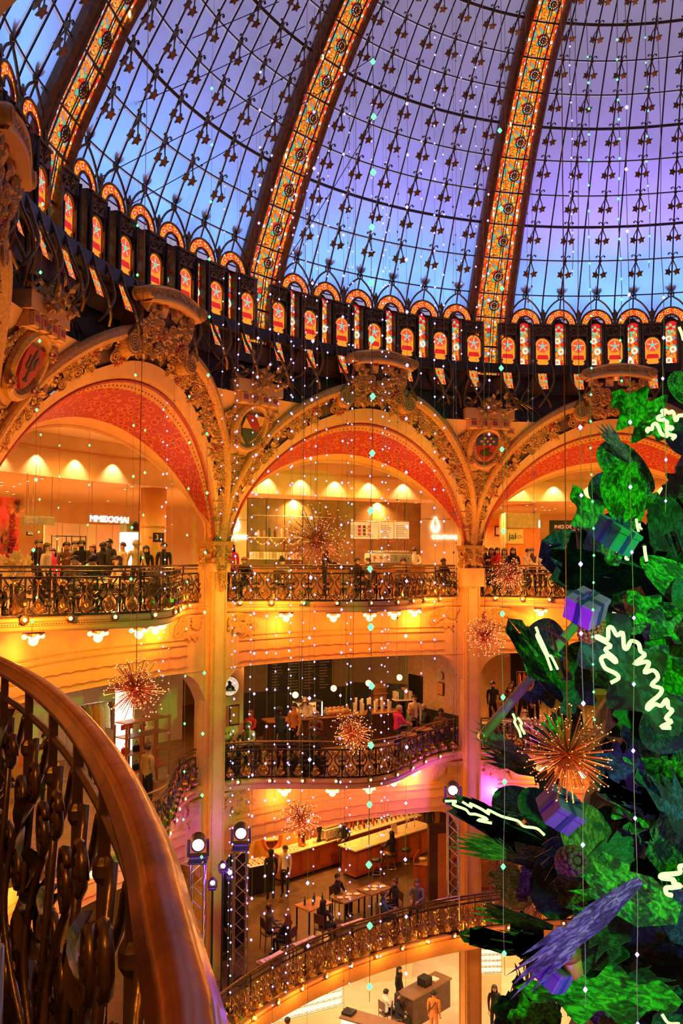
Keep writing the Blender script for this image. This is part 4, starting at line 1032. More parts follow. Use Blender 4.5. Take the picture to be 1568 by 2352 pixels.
# ================================================================= level 3, left bay
r, wd, h = wall_panel(-60, 1136, 42, 1300, 17.8, mat('mural_pink', (.55, .02, .03), .5, 0, .3, 4, 0, (.85, .13, .10)), 'pink and red feather mural wall at the left edge', 'mural', 'mural')
for i in range(26):
    a = random.uniform(-.9, .9); x, z = random.uniform(-wd*.1, wd*.48), random.uniform(.3, h-.2); m = MB()
    for k in range(-6, 7): m.tube([(x, -.012, z), (x+.35*math.sin(a+k*.13), -.02, z+.35*math.cos(a+k*.13))], [.006, .002], 3)
    part('feather', m, goods[6] if i % 3 else goods[3], r)
letters(r, 'lafayette', .34, mat('mural_text', (.3, .01, .03), .5), (wd*.30, -.03, h*.45), .01, -PI/2)
r, wd, h = wall_panel(100, 1200, 292, 1300, 22, wallc, 'bright cream shop back wall behind the left crowd', 'wall panel', 'shop_wall')
for i in range(4): boxpart(r, 'panel_joint', -wd/2+wd*(.2+.2*i), -wd/2+wd*(.2+.2*i)+.02, -.01, .0, 0, h, goods[5])
P = cyl(157, 1300, 20.5); P.z = F3; r = unit('display_shelf', 'black framed display shelf with bottles and boxes behind the crowd', 'shelf', P); w2, hh = .52, 1.95
for x in (-w2, 0, w2):
    for y in (-.15, .15): part('upright', MB().tube([(x, y, 0), (x, y, hh)], .016, 6), blackm, r)
for z in (.9, 1.35, 1.92): boxpart(r, 'shelf_board', -w2, w2, -.16, .16, z-.012, z+.012, blackm)
for i in range(14):
    x = -w2+.07+i*.07; z = (.912, 1.362)[i % 2]; hgt = random.uniform(.12, .3)
    o = part('bottle', MB().lathe([(.024, 0), (.026, hgt*.6), (.012, hgt*.75), (.012, hgt)], 8), goods[i % 5], None, True); o.location = P+Matrix.Rotation(facing(P), 3, 'Z') @ Vector((x, 0, z)); tag(o, 'small bottle on the black framed display shelf', 'bottle', 'bottles on the display shelf')
for x0, y0, x1, y1, R, t, lb in ((54, 1184, 126, 1203, 17.2, mat('board_green', (.30, .33, .22), .5), 'grey green hanging direction board at far left'), (62, 1221, 76, 1230, 20, blackm, 'tiny black shop number plate on the back wall')):
    r, wd, h = wall_panel(x0, y0, x1, y1, R, t, lb, 'sign', 'hanging_sign', .05)
    for x in (-wd*.4, wd*.4): part('hanger', MB().tube([(x, .02, h), (x, .02, zs3-r.location.z)], .008, 4), steel, r)
    if 'tiny' in lb: letters(r, 'A-13', h*.7, whitem, (0, -.01, h/2))
    else:
        for i in range(5): boxpart(r, 'text_line', -wd*.42, -wd*.05, -.008, 0, h*(.15+.15*i), h*(.2+.15*i), goods[0])
r, wd, h = wall_panel(205, 1180, 294, 1203, 17.6, glassm, 'white neon lettering sign hung above the crowd', 'neon sign', 'neon_sign', .02); letters(r, 'MMIIXXMAI', h*.95, neon, (0, -.03, h*.5), .012)
for x in (-wd*.45, wd*.45): part('hanger', MB().tube([(x, 0, h), (x, 0, zs3-r.location.z)], .008, 4), steel, r)
r, wd, h = wall_panel(289, 1222, 318, 1300, 19, lit_white, 'glowing white light column left of the grey column', 'light column', 'light_column', .4)
letters(r, '', .1, blackm, (0, 0, 0)) if False else None
boxpart(r, 'top_board', -wd/2, wd/2, 0, .4, h, h+.36, mat('board_green', (.3, .33, .22))); part('arrow', MB().prism([(-.1+wd*.2, h+.05), (.1+wd*.2, h+.05), (.1+wd*.2, h+.2), (.18+wd*.2, h+.2), (wd*.2, h+.33), (-.18+wd*.2, h+.2), (-.1+wd*.2, h+.2)], -.02, 0), blackm, r)
P = cyl(350, 1300, 18.2); P.z = F3; r = unit('round_column', 'thick grey beige column beside the number sign', 'column', P)
part('shaft', MB().lathe([(.40, 0), (.40, zs3-F3)], 24), plaster, r, True); part('collar', MB().lathe([(.42, 2.2), (.42, 2.24)], 24), plasterg, r)
r, wd, h = wall_panel(352, 1223, 377, 1245, 17.2, blackm, 'black square sign with the number 3', 'sign', 'number_sign', .04); letters(r, '3', h*.8, whitem, (-wd*.2, -.02, h/2))
boxpart(r, 'bracket', -.03, .03, .04, .5, h*.4, h*.6, steel)
P = cyl(358, 1300, 15.3); P.z = F3; r = unit('bench_sofa', 'dark olive sofa bench by the left balcony', 'sofa', P); sm = mat('olive_cloth', (.06, .055, .03), .9)
boxpart(r, 'seat', -.6, .6, -.3, .3, .2, .45, sm, .05); boxpart(r, 'backrest', -.6, .6, -.38, -.25, .4, .95, sm, .05)
for x in (-.5, .5): boxpart(r, 'leg', x-.03, x+.03, -.03, .03, 0, .2, blackm)
# potted monstera
def monstera(P, label):
    r = unit('potted_plant', label, 'plant', P); part('pot', MB().lathe([(.16, 0), (.2, .35), (.18, .36), (.17, .3)], 14), goods[2], r, True); lm = mat('pale_leaf', (.55, .45, .2), .5, 0, .3, 6)
    for i in range(11):
        a = 2*PI*i/11+random.random(); t = random.uniform(.4, .9); hgt = random.uniform(.75, 1.25); e = Vector((.42*t*math.cos(a), .42*t*math.sin(a), hgt))
        part('stem', MB().tube(bent([(0, 0, .3), (e.x*.4, e.y*.4, hgt*.7), tuple(e)], 4), .009, 4), goods[7], r)
        ol = [((.2 if k % 2 == 0 else .12)*math.cos(2*PI*k/14), (.22 if k % 2 == 0 else .13)*math.sin(2*PI*k/14)) for k in range(14)]
        o = part('leaf', MB().prism(ol, -.004, .004), lm, r); o.location = e; o.rotation_euler = (random.uniform(-.7, .7), random.uniform(-.5, .5), random.uniform(0, 6))
P = cyl(42, 1300, 16.6); P.z = F3; monstera(P, 'pale broad leafed pot plant beside the pink mural')
# standing crowd and the row seated along the rail
A = [(88,16.8,'stand',120,'black','short','brown','light','tall man in black near the pot plant',1.0), (107,16.0,'stand',100,'cream','long','brown','light','woman with long brown hair in a cream top, left crowd',.94), (152,16.4,'phone',150,'brown','short','black','mid','person in brown behind the pink jacket',.97),
     (172,17.2,'stand',170,'grey','short','brown','mid','tall man in grey left of the man bending over',1.0), (189,15.6,'lean',185,'black','short','black','light','man in a black shirt bending over a table, left balcony',1.0), (212,17.2,'stand',190,'grey','long','red','light','red haired woman in grey behind the bending man',.95),
     (236,16.4,'walk',20,'black','short','black','mid','person in black seen from behind, left crowd',.98), (250,18.2,'stand',200,'black','short','black','dark','tallest person in black at the back of the left crowd',1.06), (281,17.6,'stand',230,'beige','short','brown','light','man in beige before the glowing light column',1.0),
     (312,16.6,'walk',140,'beige','beanie','grey','light','person in beige with a knitted cap by the light column',1.02), (335,16.7,'stand',160,'black','long','black','light','woman with long black hair under the number sign',.94), (376,16.6,'stand',175,'black','short','black','mid','person in a black hood at the right end of the left balcony',1.0), (120,17.4,'stand',160,'pink','long','brown','light','person in a bright pink jacket in the left crowd',.88)]
for x, R, k, lk, top, hr, hc, sk, lb, s in A:
    P = cyl(x, 1290, R); P.z = F3; person(P, lk, lb, top, 'black', hr, hc, sk, k, s)
rail_tab = mat('pale_table', (.7, .6, .45), .4)
def cafe_table(P, label, hgt=.74, top=None, rad=.33, rz=None):
    r = unit('cafe_table', label, 'table', P, rz); part('table_top', MB().lathe([(rad, hgt-.03), (rad+.01, hgt-.015), (rad, hgt)], 18), top or rail_tab, r); part('leg', MB().tube([(0, 0, .02), (0, 0, hgt-.03)], .03, 8), blackm, r); part('foot', MB().lathe([(.2, 0), (.19, .02), (.03, .035)], 14), blackm, r); return r
def chair(P, rz, label, mt=None, group=None):
    mt = mt or woodd; r = thing('cafe_chair', label, 'chair', P, rz, group)
    boxpart(r, 'seat', -.2, .2, -.2, .2, .43, .46, mt); boxpart(r, 'backrest', -.2, .2, .17, .2, .62, .9, mt)
    for x in (-.18, .18):
        part('leg', MB().tube([(x, -.18, 0), (x, -.17, .43)], .016, 5), mt, r); part('leg', MB().tube([(x, .21, 0), (x, .18, .45), (x, .2, .9)], .016, 5), mt, r)
    return r
SEATED = [(18,'grey','short','brown','seated diner with dark brown hair at the far left rail',100), (56,'black','bun','black','seated woman with a black bun at the left rail',80), (92,'white','short','black','seated man in a white shirt at the left rail',120), (111,'brown','short','brown','seated person with cropped curly hair at the left rail',60), (143,'orange','long','brown','seated woman in orange facing sideways at the left rail',80), (162,'navy','short','black','seated man in navy beside the bending man',240), (231,'grey','short','black','seated smiling man right of the bending man',200), (271,'green','beanie','black','seated person in a dark cap near the light column',150), (292,'cream','long','brown','seated woman in cream near the grey column',240), (311,'black','short','black','seated person in black at the right of the left rail',120)]
for i, (x, top, hr, hc, lb, lk) in enumerate(SEATED):
    b = bayof(cyl(x, 1300, 13.2)); P = W(edge(3, b)+.95+.35*(i % 2), b, F3); person(P, lk, lb, top, 'black', hr, hc, ('light', 'mid')[i % 2], 'sit', 1.0)
    chair(P, math.radians(180-lk), 'dark cafe chair under the '+' '.join(lb.split()[:2 if 'woman' in lb or 'man' in lb.split()[1] else 2])+' '+str(lb.split(' ', 2)[2]) if False else 'dark chair along the crowded left balcony rail', None, 'chairs along the left rail')
    if i % 2 == 0: cafe_table(W(edge(3, b+.035)+.75, b+.035, F3), 'small pale table along the crowded left balcony rail').__setitem__('group', 'tables along the left rail')
# ceiling downlights in view
n = 0
for x, y in ((40,1150),(62,1168),(95,1160),(125,1172),(160,1152),(185,1178),(228,1170),(258,1169),(286,1167),(55,1181),(100,1178),(110,1196),(150,1190),(200,1158),(248,1150),(600,1133),(690,1134),(820,1141),(915,1150),(955,1154),(1150,1165),(1210,1160),(1245,1163),(1275,1168),(1310,1161),(1262,1185),(1300,1183),(1330,1170),(1350,1185),(1380,1178),(1410,1168),(1225,1152),(1370,1160),(1290,1150)):
    P = atz(x, y, zs3)
    if radof(P) > 26.5 or radof(P) < 17.6: P = W(18+n % 7, bayof(cyl(x, y, 19)), zs3)
    P.z = zs3-.001; n += 1; downlight(P, 'small round downlight in the upper gallery ceiling', 'ceiling downlights')

# ================================================================= level 3, middle bay : coffee counter
r, wd, h = wall_panel(567, 1141, 966, 1300, 19.5, mat('oak_cladding', (.34, .19, .08), .45, 0, .25, 3, .1), 'wooden clad back wall of the upper coffee bar', 'wall panel', 'clad_wall', .08, 10)
R3 = 19.5
for x0, x1, lb, tx in ((500, 566, 'cream sign wall left of the upper coffee bar', 541), (967, 1062, 'cream sign wall right of the upper coffee bar', 1000)):
    r, wd, h = wall_panel(x0, 1128, x1, 1300, 19.3, wallc, lb, 'sign wall', 'sign_wall', .12)
    M_ = Matrix.Rotation(-r.rotation_euler[2], 3, 'Z'); q = cyl(tx, 1234, 19.25); lx = (M_ @ (Vector((q.x, q.y, 0))-Vector((r.location.x, r.location.y, 0)))).x; zz = q.z-r.location.z
    letters(r, 'COUTUME', .21, neon, (lx-.02 if tx < 600 else lx+.36, -.03, zz), .012)
    cx = lx-.0 if tx < 600 else lx
    part('drop_logo', MB().tube([(cx+.15*math.sin(t)*(.62+.38*math.sin(t/2)) , -.04, zz+.52-.26*math.cos(t)*-1 if False else zz+.44+.2*math.cos(t)+(.16*max(0, math.cos(t))**3)) for t in [2*PI*i/20 for i in range(20)]], [.035-.022*math.cos(2*PI*i/20) for i in range(20)], 6, True), neon, r)
    boxpart(r, 'seam', -wd/2, wd/2, -.012, 0, h*.62, h*.63, goods[5])
def shelf_on(x0, x1, y, R, label, mt=whitem, th=.03, d=.26):
    a, c = cyl(x0, y, R), cyl(x1, y, R); ctr = (a+c)/2; rz = math.atan2((c-a).y, (c-a).x); wd = math.hypot((c-a).x, (c-a).y)
    o = part('wall_shelf', MB().bevbox(-wd/2, wd/2, -d/2, d/2, 0, th, .008), mt); o.location = ctr; o.rotation_euler = (0, 0, rz); tag(o, label, 'shelf'); return o, wd, th
def on_shelf(o, th, x, y=0): return o.location+Matrix.Rotation(o.rotation_euler[2], 3, 'Z') @ Vector((x, y, th))
o, wd, th = shelf_on(572, 690, 1285, 19.2, 'lower white shelf with a row of paper bags, upper coffee bar'); 
for i in range(16):
    q = part('paper_bag', MB().bevbox(-.055, .055, -.05, .05, 0, .24, .01), goods[(0, 0, 1, 5)[i % 4]]); q.location = on_shelf(o, th, -wd*.46+wd*.92*i/15); q.rotation_euler = o.rotation_euler; tag(q, 'pale paper bag in a row on the lower shelf, upper coffee bar', 'bag', 'paper bags on the shelf')
o, wd, th = shelf_on(572, 690, 1236, 19.2, 'middle white shelf with coffee gear, upper coffee bar')
for i in range(9):
    hgt = random.uniform(.12, .35); q = part('jar', MB().lathe([(.05, 0), (.055, hgt*.7), (.035, hgt*.8), (.035, hgt)], 10), goods[(2, 0, 5, 7)[i % 4]], None, True); q.location = on_shelf(o, th, -wd*.44+wd*.88*i/8); tag(q, 'jar or pot on the middle shelf, upper coffee bar', 'jar', 'jars on the middle shelf')
shelf_on(580, 770, 1187, 19.2, 'thin high light rail over the coffee shelves', whitem, .025, .06)
def garland(x0, x1, y, R, n, sag, mt, label):
    m = MB(); bl = []
    for k in range(n):
        a, c = cyl(x0+(x1-x0)*k/n, y, R), cyl(x0+(x1-x0)*(k+1)/n, y, R)
        for i in range(11):
            t = i/10; p = a.lerp(c, t); p.z -= sag*4*t*(1-t); bl.append(p)
    r = thing('garland', label, 'garland', bl[0]); part('cord', MB().tube([p-bl[0] for p in bl], .008, 4), mt, r)
    me = MB().ball((0, 0, 0), .035, 6, 4).mesh('bead'); setmats(me, mt)
    for p in bl[::2]: q = link('bead', me, r); q.location = p-bl[0]
garland(585, 690, 1236, 18.95, 3, .22, mat('tinsel', (.85, .7, .6), .3), 'white swagged garland below the coffee shelf')
garland(870, 955, 1240, 18.95, 2, .08, mat('red_tinsel', (.5, .03, .02), .4), 'red garland under the menu boards')
for x0, x1, lb in ((790, 869, 'wide cream menu board with small pictures'), (871, 904, 'narrow cream menu board in the middle'), (906, 939, 'narrow cream menu board at the right')):
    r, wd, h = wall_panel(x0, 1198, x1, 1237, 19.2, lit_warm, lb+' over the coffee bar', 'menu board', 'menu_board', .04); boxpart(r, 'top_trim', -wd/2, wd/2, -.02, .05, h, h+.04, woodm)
    for i in range(6): boxpart(r, 'text_line', -wd*.42, wd*(.1+.25*random.random()), -.006, 0, h*(.14+.12*i), h*(.17+.12*i), goods[2])
    if x0 == 790:
        for i in range(9): boxpart(r, 'picture', wd*(-.1+.14*(i % 3)), wd*(-.02+.14*(i % 3)), -.012, -.006, h*(.2+.22*(i//3)), h*(.36+.22*(i//3)), goods[(4, 2, 6)[i % 3]])
P = cyl(790, 1300, 17.9); P.z = F3; r = unit('coffee_counter', 'long wooden counter of the upper coffee bar', 'counter', P, facing(cyl(790, 1300, 19.5))); boxpart(r, 'body', -3.2, 3.1, -.3, .3, 0, 1.0, woodm); boxpart(r, 'top', -3.25, 3.15, -.36, .36, 1.0, 1.05, whitem)
def espresso(P, rz, label, body=whitem):
    r = thing('espresso_machine', label, 'coffee machine', P, rz); boxpart(r, 'body', -.45, .45, -.22, .25, .1, .42, body, .04); boxpart(r, 'drip_tray', -.45, .45, -.32, .2, 0, .1, steel, .02); boxpart(r, 'cup_rail', -.42, .42, -.2, .22, .42, .46, steel)
    for x in (-.25, 0, .25): part('group_head', MB().lathe([(.04, 0), (.045, .1)], 10, (x, -.26, .22)), steel, r); part('portafilter', MB().tube([(x, -.28, .24), (x, -.46, .22)], .014, 5), blackm, r)
    for i in range(9): part('cup', MB().lathe([(.025, 0), (.04, .06)], 8, (-.36+.09*i, .0, .46)), whitem, r)
    return r
for x, lb, bd in ((868, 'pale espresso machine left of the barista, upper bar', whitem), (915, 'grey green coffee machine beside the barista, upper bar', mat('sage', (.35, .4, .28), .4))):
    P = cyl(x, 1290, 17.9); P.z = F3+1.05; espresso(P, facing(P), lb, bd)
MIDP = [(531,15.6,'stand','black','long','black','light',190,'woman with long black hair in pink light at the left end of the middle rail','pink'), (561,15.9,'sit','black','short','red','light',200,'red haired diner in black at the middle rail','black'), (648,14.6,'sit','cream','bun','brown','light',20,'diner in a cream jacket with her back to the middle rail','cream'), (745,15.9,'lean','black','short','black','mid',90,'person in black leaning behind the big copper starburst','black'),
        (820,15.2,'sit','black','short','black','mid',120,'dark haired diner in black at the centre of the middle rail','black'), (845,15.2,'sit','grey','short','brown','light',240,'diner in grey facing the dark haired one, middle rail','grey'), (926,15.3,'sit','brown','short','black','mid',200,'seated guest in brown below the grey green machine','brown'), (951,18.7,'lean','white','beanie','brown','light',180,'barista in a white apron working behind the upper bar','white'), (1018,15.6,'sit','black','short','black','dark',140,'guest in a black hood at the right end of the middle rail','black')]
for x, R, k, leg, hr, hc, sk, lk, lb, top in MIDP:
    P = cyl(x, 1290, R); P.z = F3; person(P, lk, lb, top, leg if leg != top else 'black', hr, hc, sk, k, 1.0)
    if k == 'sit': chair(P, math.radians(180-lk), 'dark chair along the middle balcony rail', None, 'chairs along the middle rail')

# ================================================================= level 3, right bay
r, wd, h = wall_panel(1100, 1185, 1165, 1300, 21.5, mat('orange_wall', (.85, .40, .14), .6), 'orange wall with framed pictures left of the word sign', 'wall panel', 'shop_wall')
for x, z in ((.05, 1.25), (.22, 1.0)): part('picture_frame', MB().box(wd*x, wd*x+.28, -.04, 0, z, z+.42, 0).box(wd*x+.05, wd*x+.23, -.05, -.03, z+.06, z+.36, 1), [woodd, whitem], r)
r, wd, h = wall_panel(1160, 1178, 1240, 1300, 19.0, mat('coral_wall', (.85, .25, .10), .6), 'coral kiosk with a pale sign under the arch', 'kiosk', 'shop_kiosk', 1.2)
boxpart(r, 'sign_panel', -wd/2, wd*.02, -.05, 0, h*.42, h*.70, mat('sign_peach', (.85, .62, .38), .5)); boxpart(r, 'upper_panel', -wd/2, wd/2, -.04, 0, h*.72, h, mat('sign_peach', (.85, .62, .38)))
letters(r, 'jai', .34, blackm, (-wd*.30, -.07, h*.56), .008); letters(r, 'io', .34, mat('ochre', (.55, .35, .05)), (-wd*.12, -.07, h*.56), .008)
boxpart(r, 'slim_light', wd*.46, wd*.5, -.06, -.01, h*.72, h*.86, lit_white)
r, wd, h = wall_panel(1262, 1195, 1322, 1231, 20.5, blackm, 'black shop sign panel with pale red lettering', 'sign', 'shop_sign', .1); letters(r, 'INES DE LA F', .20, emit('coral_letters', (1, .25, .12), 1.2), (wd*.22, -.03, h*.58), .01); letters(r, 'PARI', .09, emit('coral_letters', (1, .25, .12), 1.2), (wd*.42, -.03, h*.36), .01)
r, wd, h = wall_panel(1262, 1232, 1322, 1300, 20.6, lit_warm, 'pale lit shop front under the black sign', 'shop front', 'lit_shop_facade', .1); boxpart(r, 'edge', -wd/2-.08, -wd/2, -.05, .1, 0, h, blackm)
r, wd, h = wall_panel(1325, 1200, 1470, 1300, 20.0, mat('dim_shelving', (.32, .14, .05), .5), 'dim shelving with dried flowers right of the black sign', 'shelving', 'shelving', .3)
for i in range(5): boxpart(r, 'shelf_board', -wd/2, wd/2, -.25, 0, .35+.45*i, .38+.45*i, woodm)
for i in range(8): boxpart(r, 'divider', -wd/2+wd*i/7-.01, -wd/2+wd*i/7+.02, -.24, 0, 0, h, woodm)
for i in range(20):
    P = r.location+Matrix.Rotation(r.rotation_euler[2], 3, 'Z') @ Vector((random.uniform(-wd*.46, -.1), -.3, h*.62+random.uniform(-.1, .25))); 
    o = part('dried_flower', MB().merge(flower(.16, 8)), [goods[6], goods[2]]); o.location = P; o.rotation_euler = (0, 0, r.rotation_euler[2]); tag(o, 'orange dried blossom above the dim shelving', 'flower', 'dried flowers')
# mannequin bust with a dark cap on a tall plinth
P = cyl(1336, 1300, 16.2); P.z = F3; r = unit('mannequin', 'mannequin bust in a dark cap high behind the right balcony', 'mannequin', P); tz = cyl(1336, 1175, 16.2).z-F3
part('plinth', MB().lathe([(.24, 0), (.24, .03), (.03, .06), (.03, tz-.3)], 14), steel, r); part('torso', MB().lathe([(.05, -.45), (.17, -.4), (.20, -.15), (.19, 0), (.20, .16), (.12, .24), (.05, .27), (.045, .36)], 16, (0, 0, tz), 0, Matrix.Diagonal((1, .6, 1))), mat('mannequin_olive', (.12, .10, .05), .6), r, True)
part('head', MB().ball((0, 0, tz+.44), .1, 12, 8, 0, .85, 1, 1.2), mat('skin_mid', (.62, .34, .2)), r, True); part('cap', MB().lathe([(.15, .44), (.14, .46), (.105, .5), (.1, .56), (.03, .6)], 14, (0, 0, tz)), blackm, r, True)
RP = [(1114,15.5,'black','short','brown',170,'person in black at the pillar end of the right rail','phone'), (1128,15.8,'brown','long','brown',170,'woman in brown with long hair by the framed pictures','stand'), (1142,15.3,'red','long','black',165,'woman in a red coat with black hair at the right rail','phone'), (1158,16.4,'grey','long','brown',190,'woman in grey behind the one in the red coat','stand'), (1178,15.4,'black','long','black',180,'woman in black below the pale word sign','phone'), (1208,15.2,'cream','short','brown',120,'person in a cream coat with a backpack leaning on the right rail','lean'), (1222,16.2,'brown','short','black',200,'man with a brown coat behind the cream coat','stand'), (1246,15.8,'white','long','blond',190,'blond woman in white at the right rail','stand'), (1277,15.6,'black','short','blond',140,'person in black with fair cropped hair beside the black sign','lean'), (1290,16.4,'grey','long','black',160,'woman with dark hair in front of the lit shop front','stand'), (1328,16.8,'beige','beanie','cream',190,'person in a pale knitted hat behind the tree tip','stand')]
for x, R, top, hr, hc, lk, lb, k in RP:
    P = cyl(x, 1290, R); P.z = F3; person(P, lk, lb, top, 'black', hr, hc, 'light', k, .98)
# ================================================================= level 2 (middle bay): dark coffee shop
def panel_at(x0, x1, yref, R, z0, z1, mt, label, cat, name, th=.08, planks=0, R1=None):
    a, c = cyl(x0, yref, R), cyl(x1, yref, R1 or R); d = c-a; wd = math.hypot(d.x, d.y); ctr = (a+c)/2
    root = thing(name, label, cat, (ctr.x, ctr.y, z0), math.atan2(d.y, d.x)); h = z1-z0
    if planks:
        for i in range(planks): boxpart(root, 'board', -wd/2+wd*i/planks+.006, -wd/2+wd*(i+1)/planks-.006, 0, th, 0, h, mt)
    else: boxpart(root, 'panel', -wd/2, wd/2, 0, th, 0, h, mt)
    return root, wd, h
def headat(x, y, F, h=1.66):
    P = atz(x, y, F+h); P.z = F; return P
def inroot(r, P):
    q = Matrix.Rotation(-r.rotation_euler[2], 3, 'Z') @ (Vector(P)-r.location); return q
Z2 = F3-1.85
khaki = mat('khaki_wall', (.30, .21, .09), .6); darkg = mat('dark_green_wall', (.03, .03, .02), .5); pinkw = mat('rose_wall', (.62, .36, .20), .6)
r, wd, h = panel_at(560, 800, 1560, 19.5, F2, Z2, khaki, 'khaki back wall of the dark coffee shop', 'wall panel', 'shop_wall'); boxpart(r, 'wainscot', -wd/2, wd/2, -.03, 0, 0, 1.55, darkg)
r2, wd2, h2 = panel_at(617, 762, 1560, 19.35, F2+1.45, Z2-.02, mat('chalkboard', (.018, .015, .014), .5), 'large dark menu board on the coffee shop back wall', 'menu board', 'menu_board', .05)
rnd = random.Random(4)
for c in range(4):
    for i in range(15):
        x = -wd2/2+.12+c*wd2/4; boxpart(r2, 'text_line', x, x+rnd.uniform(.2, .42), -.008, 0, h2*(.06+.06*i), h2*(.06+.06*i)+.022, goods[5])
boxpart(r2, 'shelf_band', -wd2/2, wd2/2, -.03, 0, h2*.5, h2*.53, blackm)
r, wd, h = panel_at(800, 950, 1560, 19.5, F2, Z2, khaki, 'khaki wall behind the coffee shop shelves', 'wall panel', 'shop_wall', R1=18.2); boxpart(r, 'wainscot', -wd/2, wd/2, -.03, 0, 0, 1.7, darkg)
r, wd, h = panel_at(935, 1060, 1560, 18.3, F2, Z2, pinkw, 'rose coloured side wall with a dark doorway', 'wall panel', 'shop_wall', R1=15.4); boxpart(r, 'wainscot', -wd/2, wd/2, -.03, 0, 0, 1.0, darkg)
q = inroot(r, cyl(955, 1560, 17.8)); boxpart(r, 'doorway', q.x-.42, q.x+.42, -.04, 0, 0, 2.1, blackm)
q = inroot(r, cyl(1012, 1580, 16.4)); boxpart(r, 'poster', q.x-.16, q.x+.16, -.06, -.02, q.z-.25, q.z+.2, woodd); boxpart(r, 'poster_sheet', q.x-.13, q.x+.13, -.07, -.05, q.z-.22, q.z+.17, goods[6]); part('round_badge', MB().lathe([(.14, 0), (.14, .03)], 16, (q.x, -.04, q.z+.42), 0, Matrix.Rotation(PI/2, 3, 'X')), goods[5], r)
r, wd, h = panel_at(497, 560, 1560, 16.6, F2, Z2, wallc, 'pale wall carrying the round logo sign', 'wall panel', 'shop_wall')
P = cyl(527, 1576, 16.2); s = thing('round_sign', 'round white sign with a black bust of a reading man', 'sign', P, facing(P)-.35)
part('drum', MB().lathe([(.30, -.14), (.31, -.12), (.31, .0), (.29, .015)], 28, (0, 0, 0), 0, Matrix.Rotation(PI/2, 3, 'X')), blackm, s); part('face', MB().lathe([(.29, .0), (.285, .03)], 28, (0, 0, 0), 0, Matrix.Rotation(PI/2, 3, 'X')), emit('sign_face', (1, .74, .46), .75), s)
part('bust', MB().prism([(-.17, -.12), (.17, -.12), (.13, -.02), (.06, .04), (.05, .08), (.06, .13), (.0, .17), (-.07, .15), (-.06, .12), (-.045, .06), (-.07, .03), (-.13, -.03)], -.045, -.032), blackm, s); part('book', MB().prism([(-.05, -.1), (.06, -.1), (.05, -.05), (-.04, -.06)], -.052, -.045), whitem, s); part('desk', MB().box(-.19, .19, -.05, -.032, -.15, -.125), blackm, s)
for x0, x1, y0, y1, lb in ((497, 513, 1622, 1690, 'black framed print under the round sign, cut by the pillar'), (527, 550, 1617, 1668, 'black framed colour print right under the round sign')):
    a, c = cyl(x0, y1, 16.25), cyl(x1, y0, 16.25); r, wd, h = panel_at(x0, x1, 1640, 16.25, a.z, c.z, blackm, lb, 'picture', 'framed_print', .03); boxpart(r, 'print', -wd*.4, wd*.4, -.01, 0, h*.08, h*.92, goods[1 if x0 < 500 else 6])
for x, y, lb in ((678, 1596, 'leftmost round globe lamp of the coffee shop'), (766, 1581, 'second round globe lamp of the coffee shop'), (846, 1569, 'third round globe lamp, beside the green bulb string'), (917, 1556, 'rightmost round globe lamp of the coffee shop')):
    P = cyl(x, y, 16.7); r = thing('globe_pendant', lb, 'lamp', P); part('globe', MB().ball((0, 0, 0), .105, 16, 10), globem, r, True); part('cord', MB().tube([(0, 0, .1), (0, 0, Z2-P.z)], .006, 4), blackm, r); lamp('POINT', P-Vector((0, 0, .16)), 14, WHT, .05, name='pendant_light')
# counter with pastry case
P = headat(800, 1650, F2, 1.0); P = W(17.0, bayof(P), F2); r = unit('shop_counter', 'long dark counter of the coffee shop', 'counter', P); boxpart(r, 'body', -2.6, 2.3, -.3, .3, 0, .95, woodd); boxpart(r, 'top', -2.65, 2.35, -.35, .35, .95, 1.0, woodm); CT = r
def onC(x, y=0, z=1.0): return CT.location+Matrix.Rotation(CT.rotation_euler[2], 3, 'Z') @ Vector((x, y, z))
r = thing('pastry_case', 'glass pastry case glowing on the coffee shop counter', 'display case', onC(-1.15), CT.rotation_euler[2]); boxpart(r, 'base', -.45, .45, -.28, .28, 0, .06, steel); boxpart(r, 'lid', -.45, .45, -.28, .28, .52, .55, steel)
for z in (.08, .3): boxpart(r, 'glass_shelf', -.43, .43, -.26, .26, z, z+.012, glassm)
boxpart(r, 'light_tube', .40, .44, -.29, -.27, .06, .52, lit_white); boxpart(r, 'back_panel', -.43, .43, .24, .26, .06, .52, lit_warm)
for i in range(14): part('pastry', MB().ball((-.36+.12*(i % 7), -.05, .13+.22*(i//7)), .05, 7, 5, 0, 1.2, .8, .7), goods[(6, 2)[i % 2]], r)
cup = MB().lathe([(.035, 0), (.045, .12), (.048, .13)], 10).mesh('paper_cup'); setmats(cup, whitem)
for i in range(18):
    o = link('cup_stack', cup); o.location = onC(.55+.09*i, .1*(i % 3)-.1); o.scale = (1, 1, random.uniform(2, 4)); tag(o, 'tall stack of paper cups on the coffee shop counter', 'cup stack', 'cup stacks on the counter')
for i in range(10):
    o = part('bread_bag', MB().ball((0, 0, .1), .11, 8, 6, 0, 1, .8, 1).lathe([(.03, .18), (.06, .26)], 8), goods[(5, 6)[i % 2]], None, True); o.location = onC(-.45+.16*(i % 6), .05-.2*(i//6)); tag(o, 'golden bread bag heaped on the coffee shop counter', 'bag', 'bread bags on the counter')
P = W(18.6, bayof(cyl(885, 1600, 18)), F2); r = unit('goods_rack', 'wooden goods rack behind the coffee shop counter', 'rack', P); boxpart(r, 'body', -.25, .25, -.1, .1, .9, 1.75, woodm)
for i in range(4): boxpart(r, 'shelf_board', -.27, .27, -.2, .1, .92+.22*i, .94+.22*i, goods[5])
P = W(17.6, bayof(cyl(938, 1580, 17)), F2+1.25); o, = (unit('paper_tray', 'white tray of stacked boxes near the doorway', 'tray', P),); boxpart(o, 'tray', -.35, .35, -.2, .2, 0, .04, whitem); 
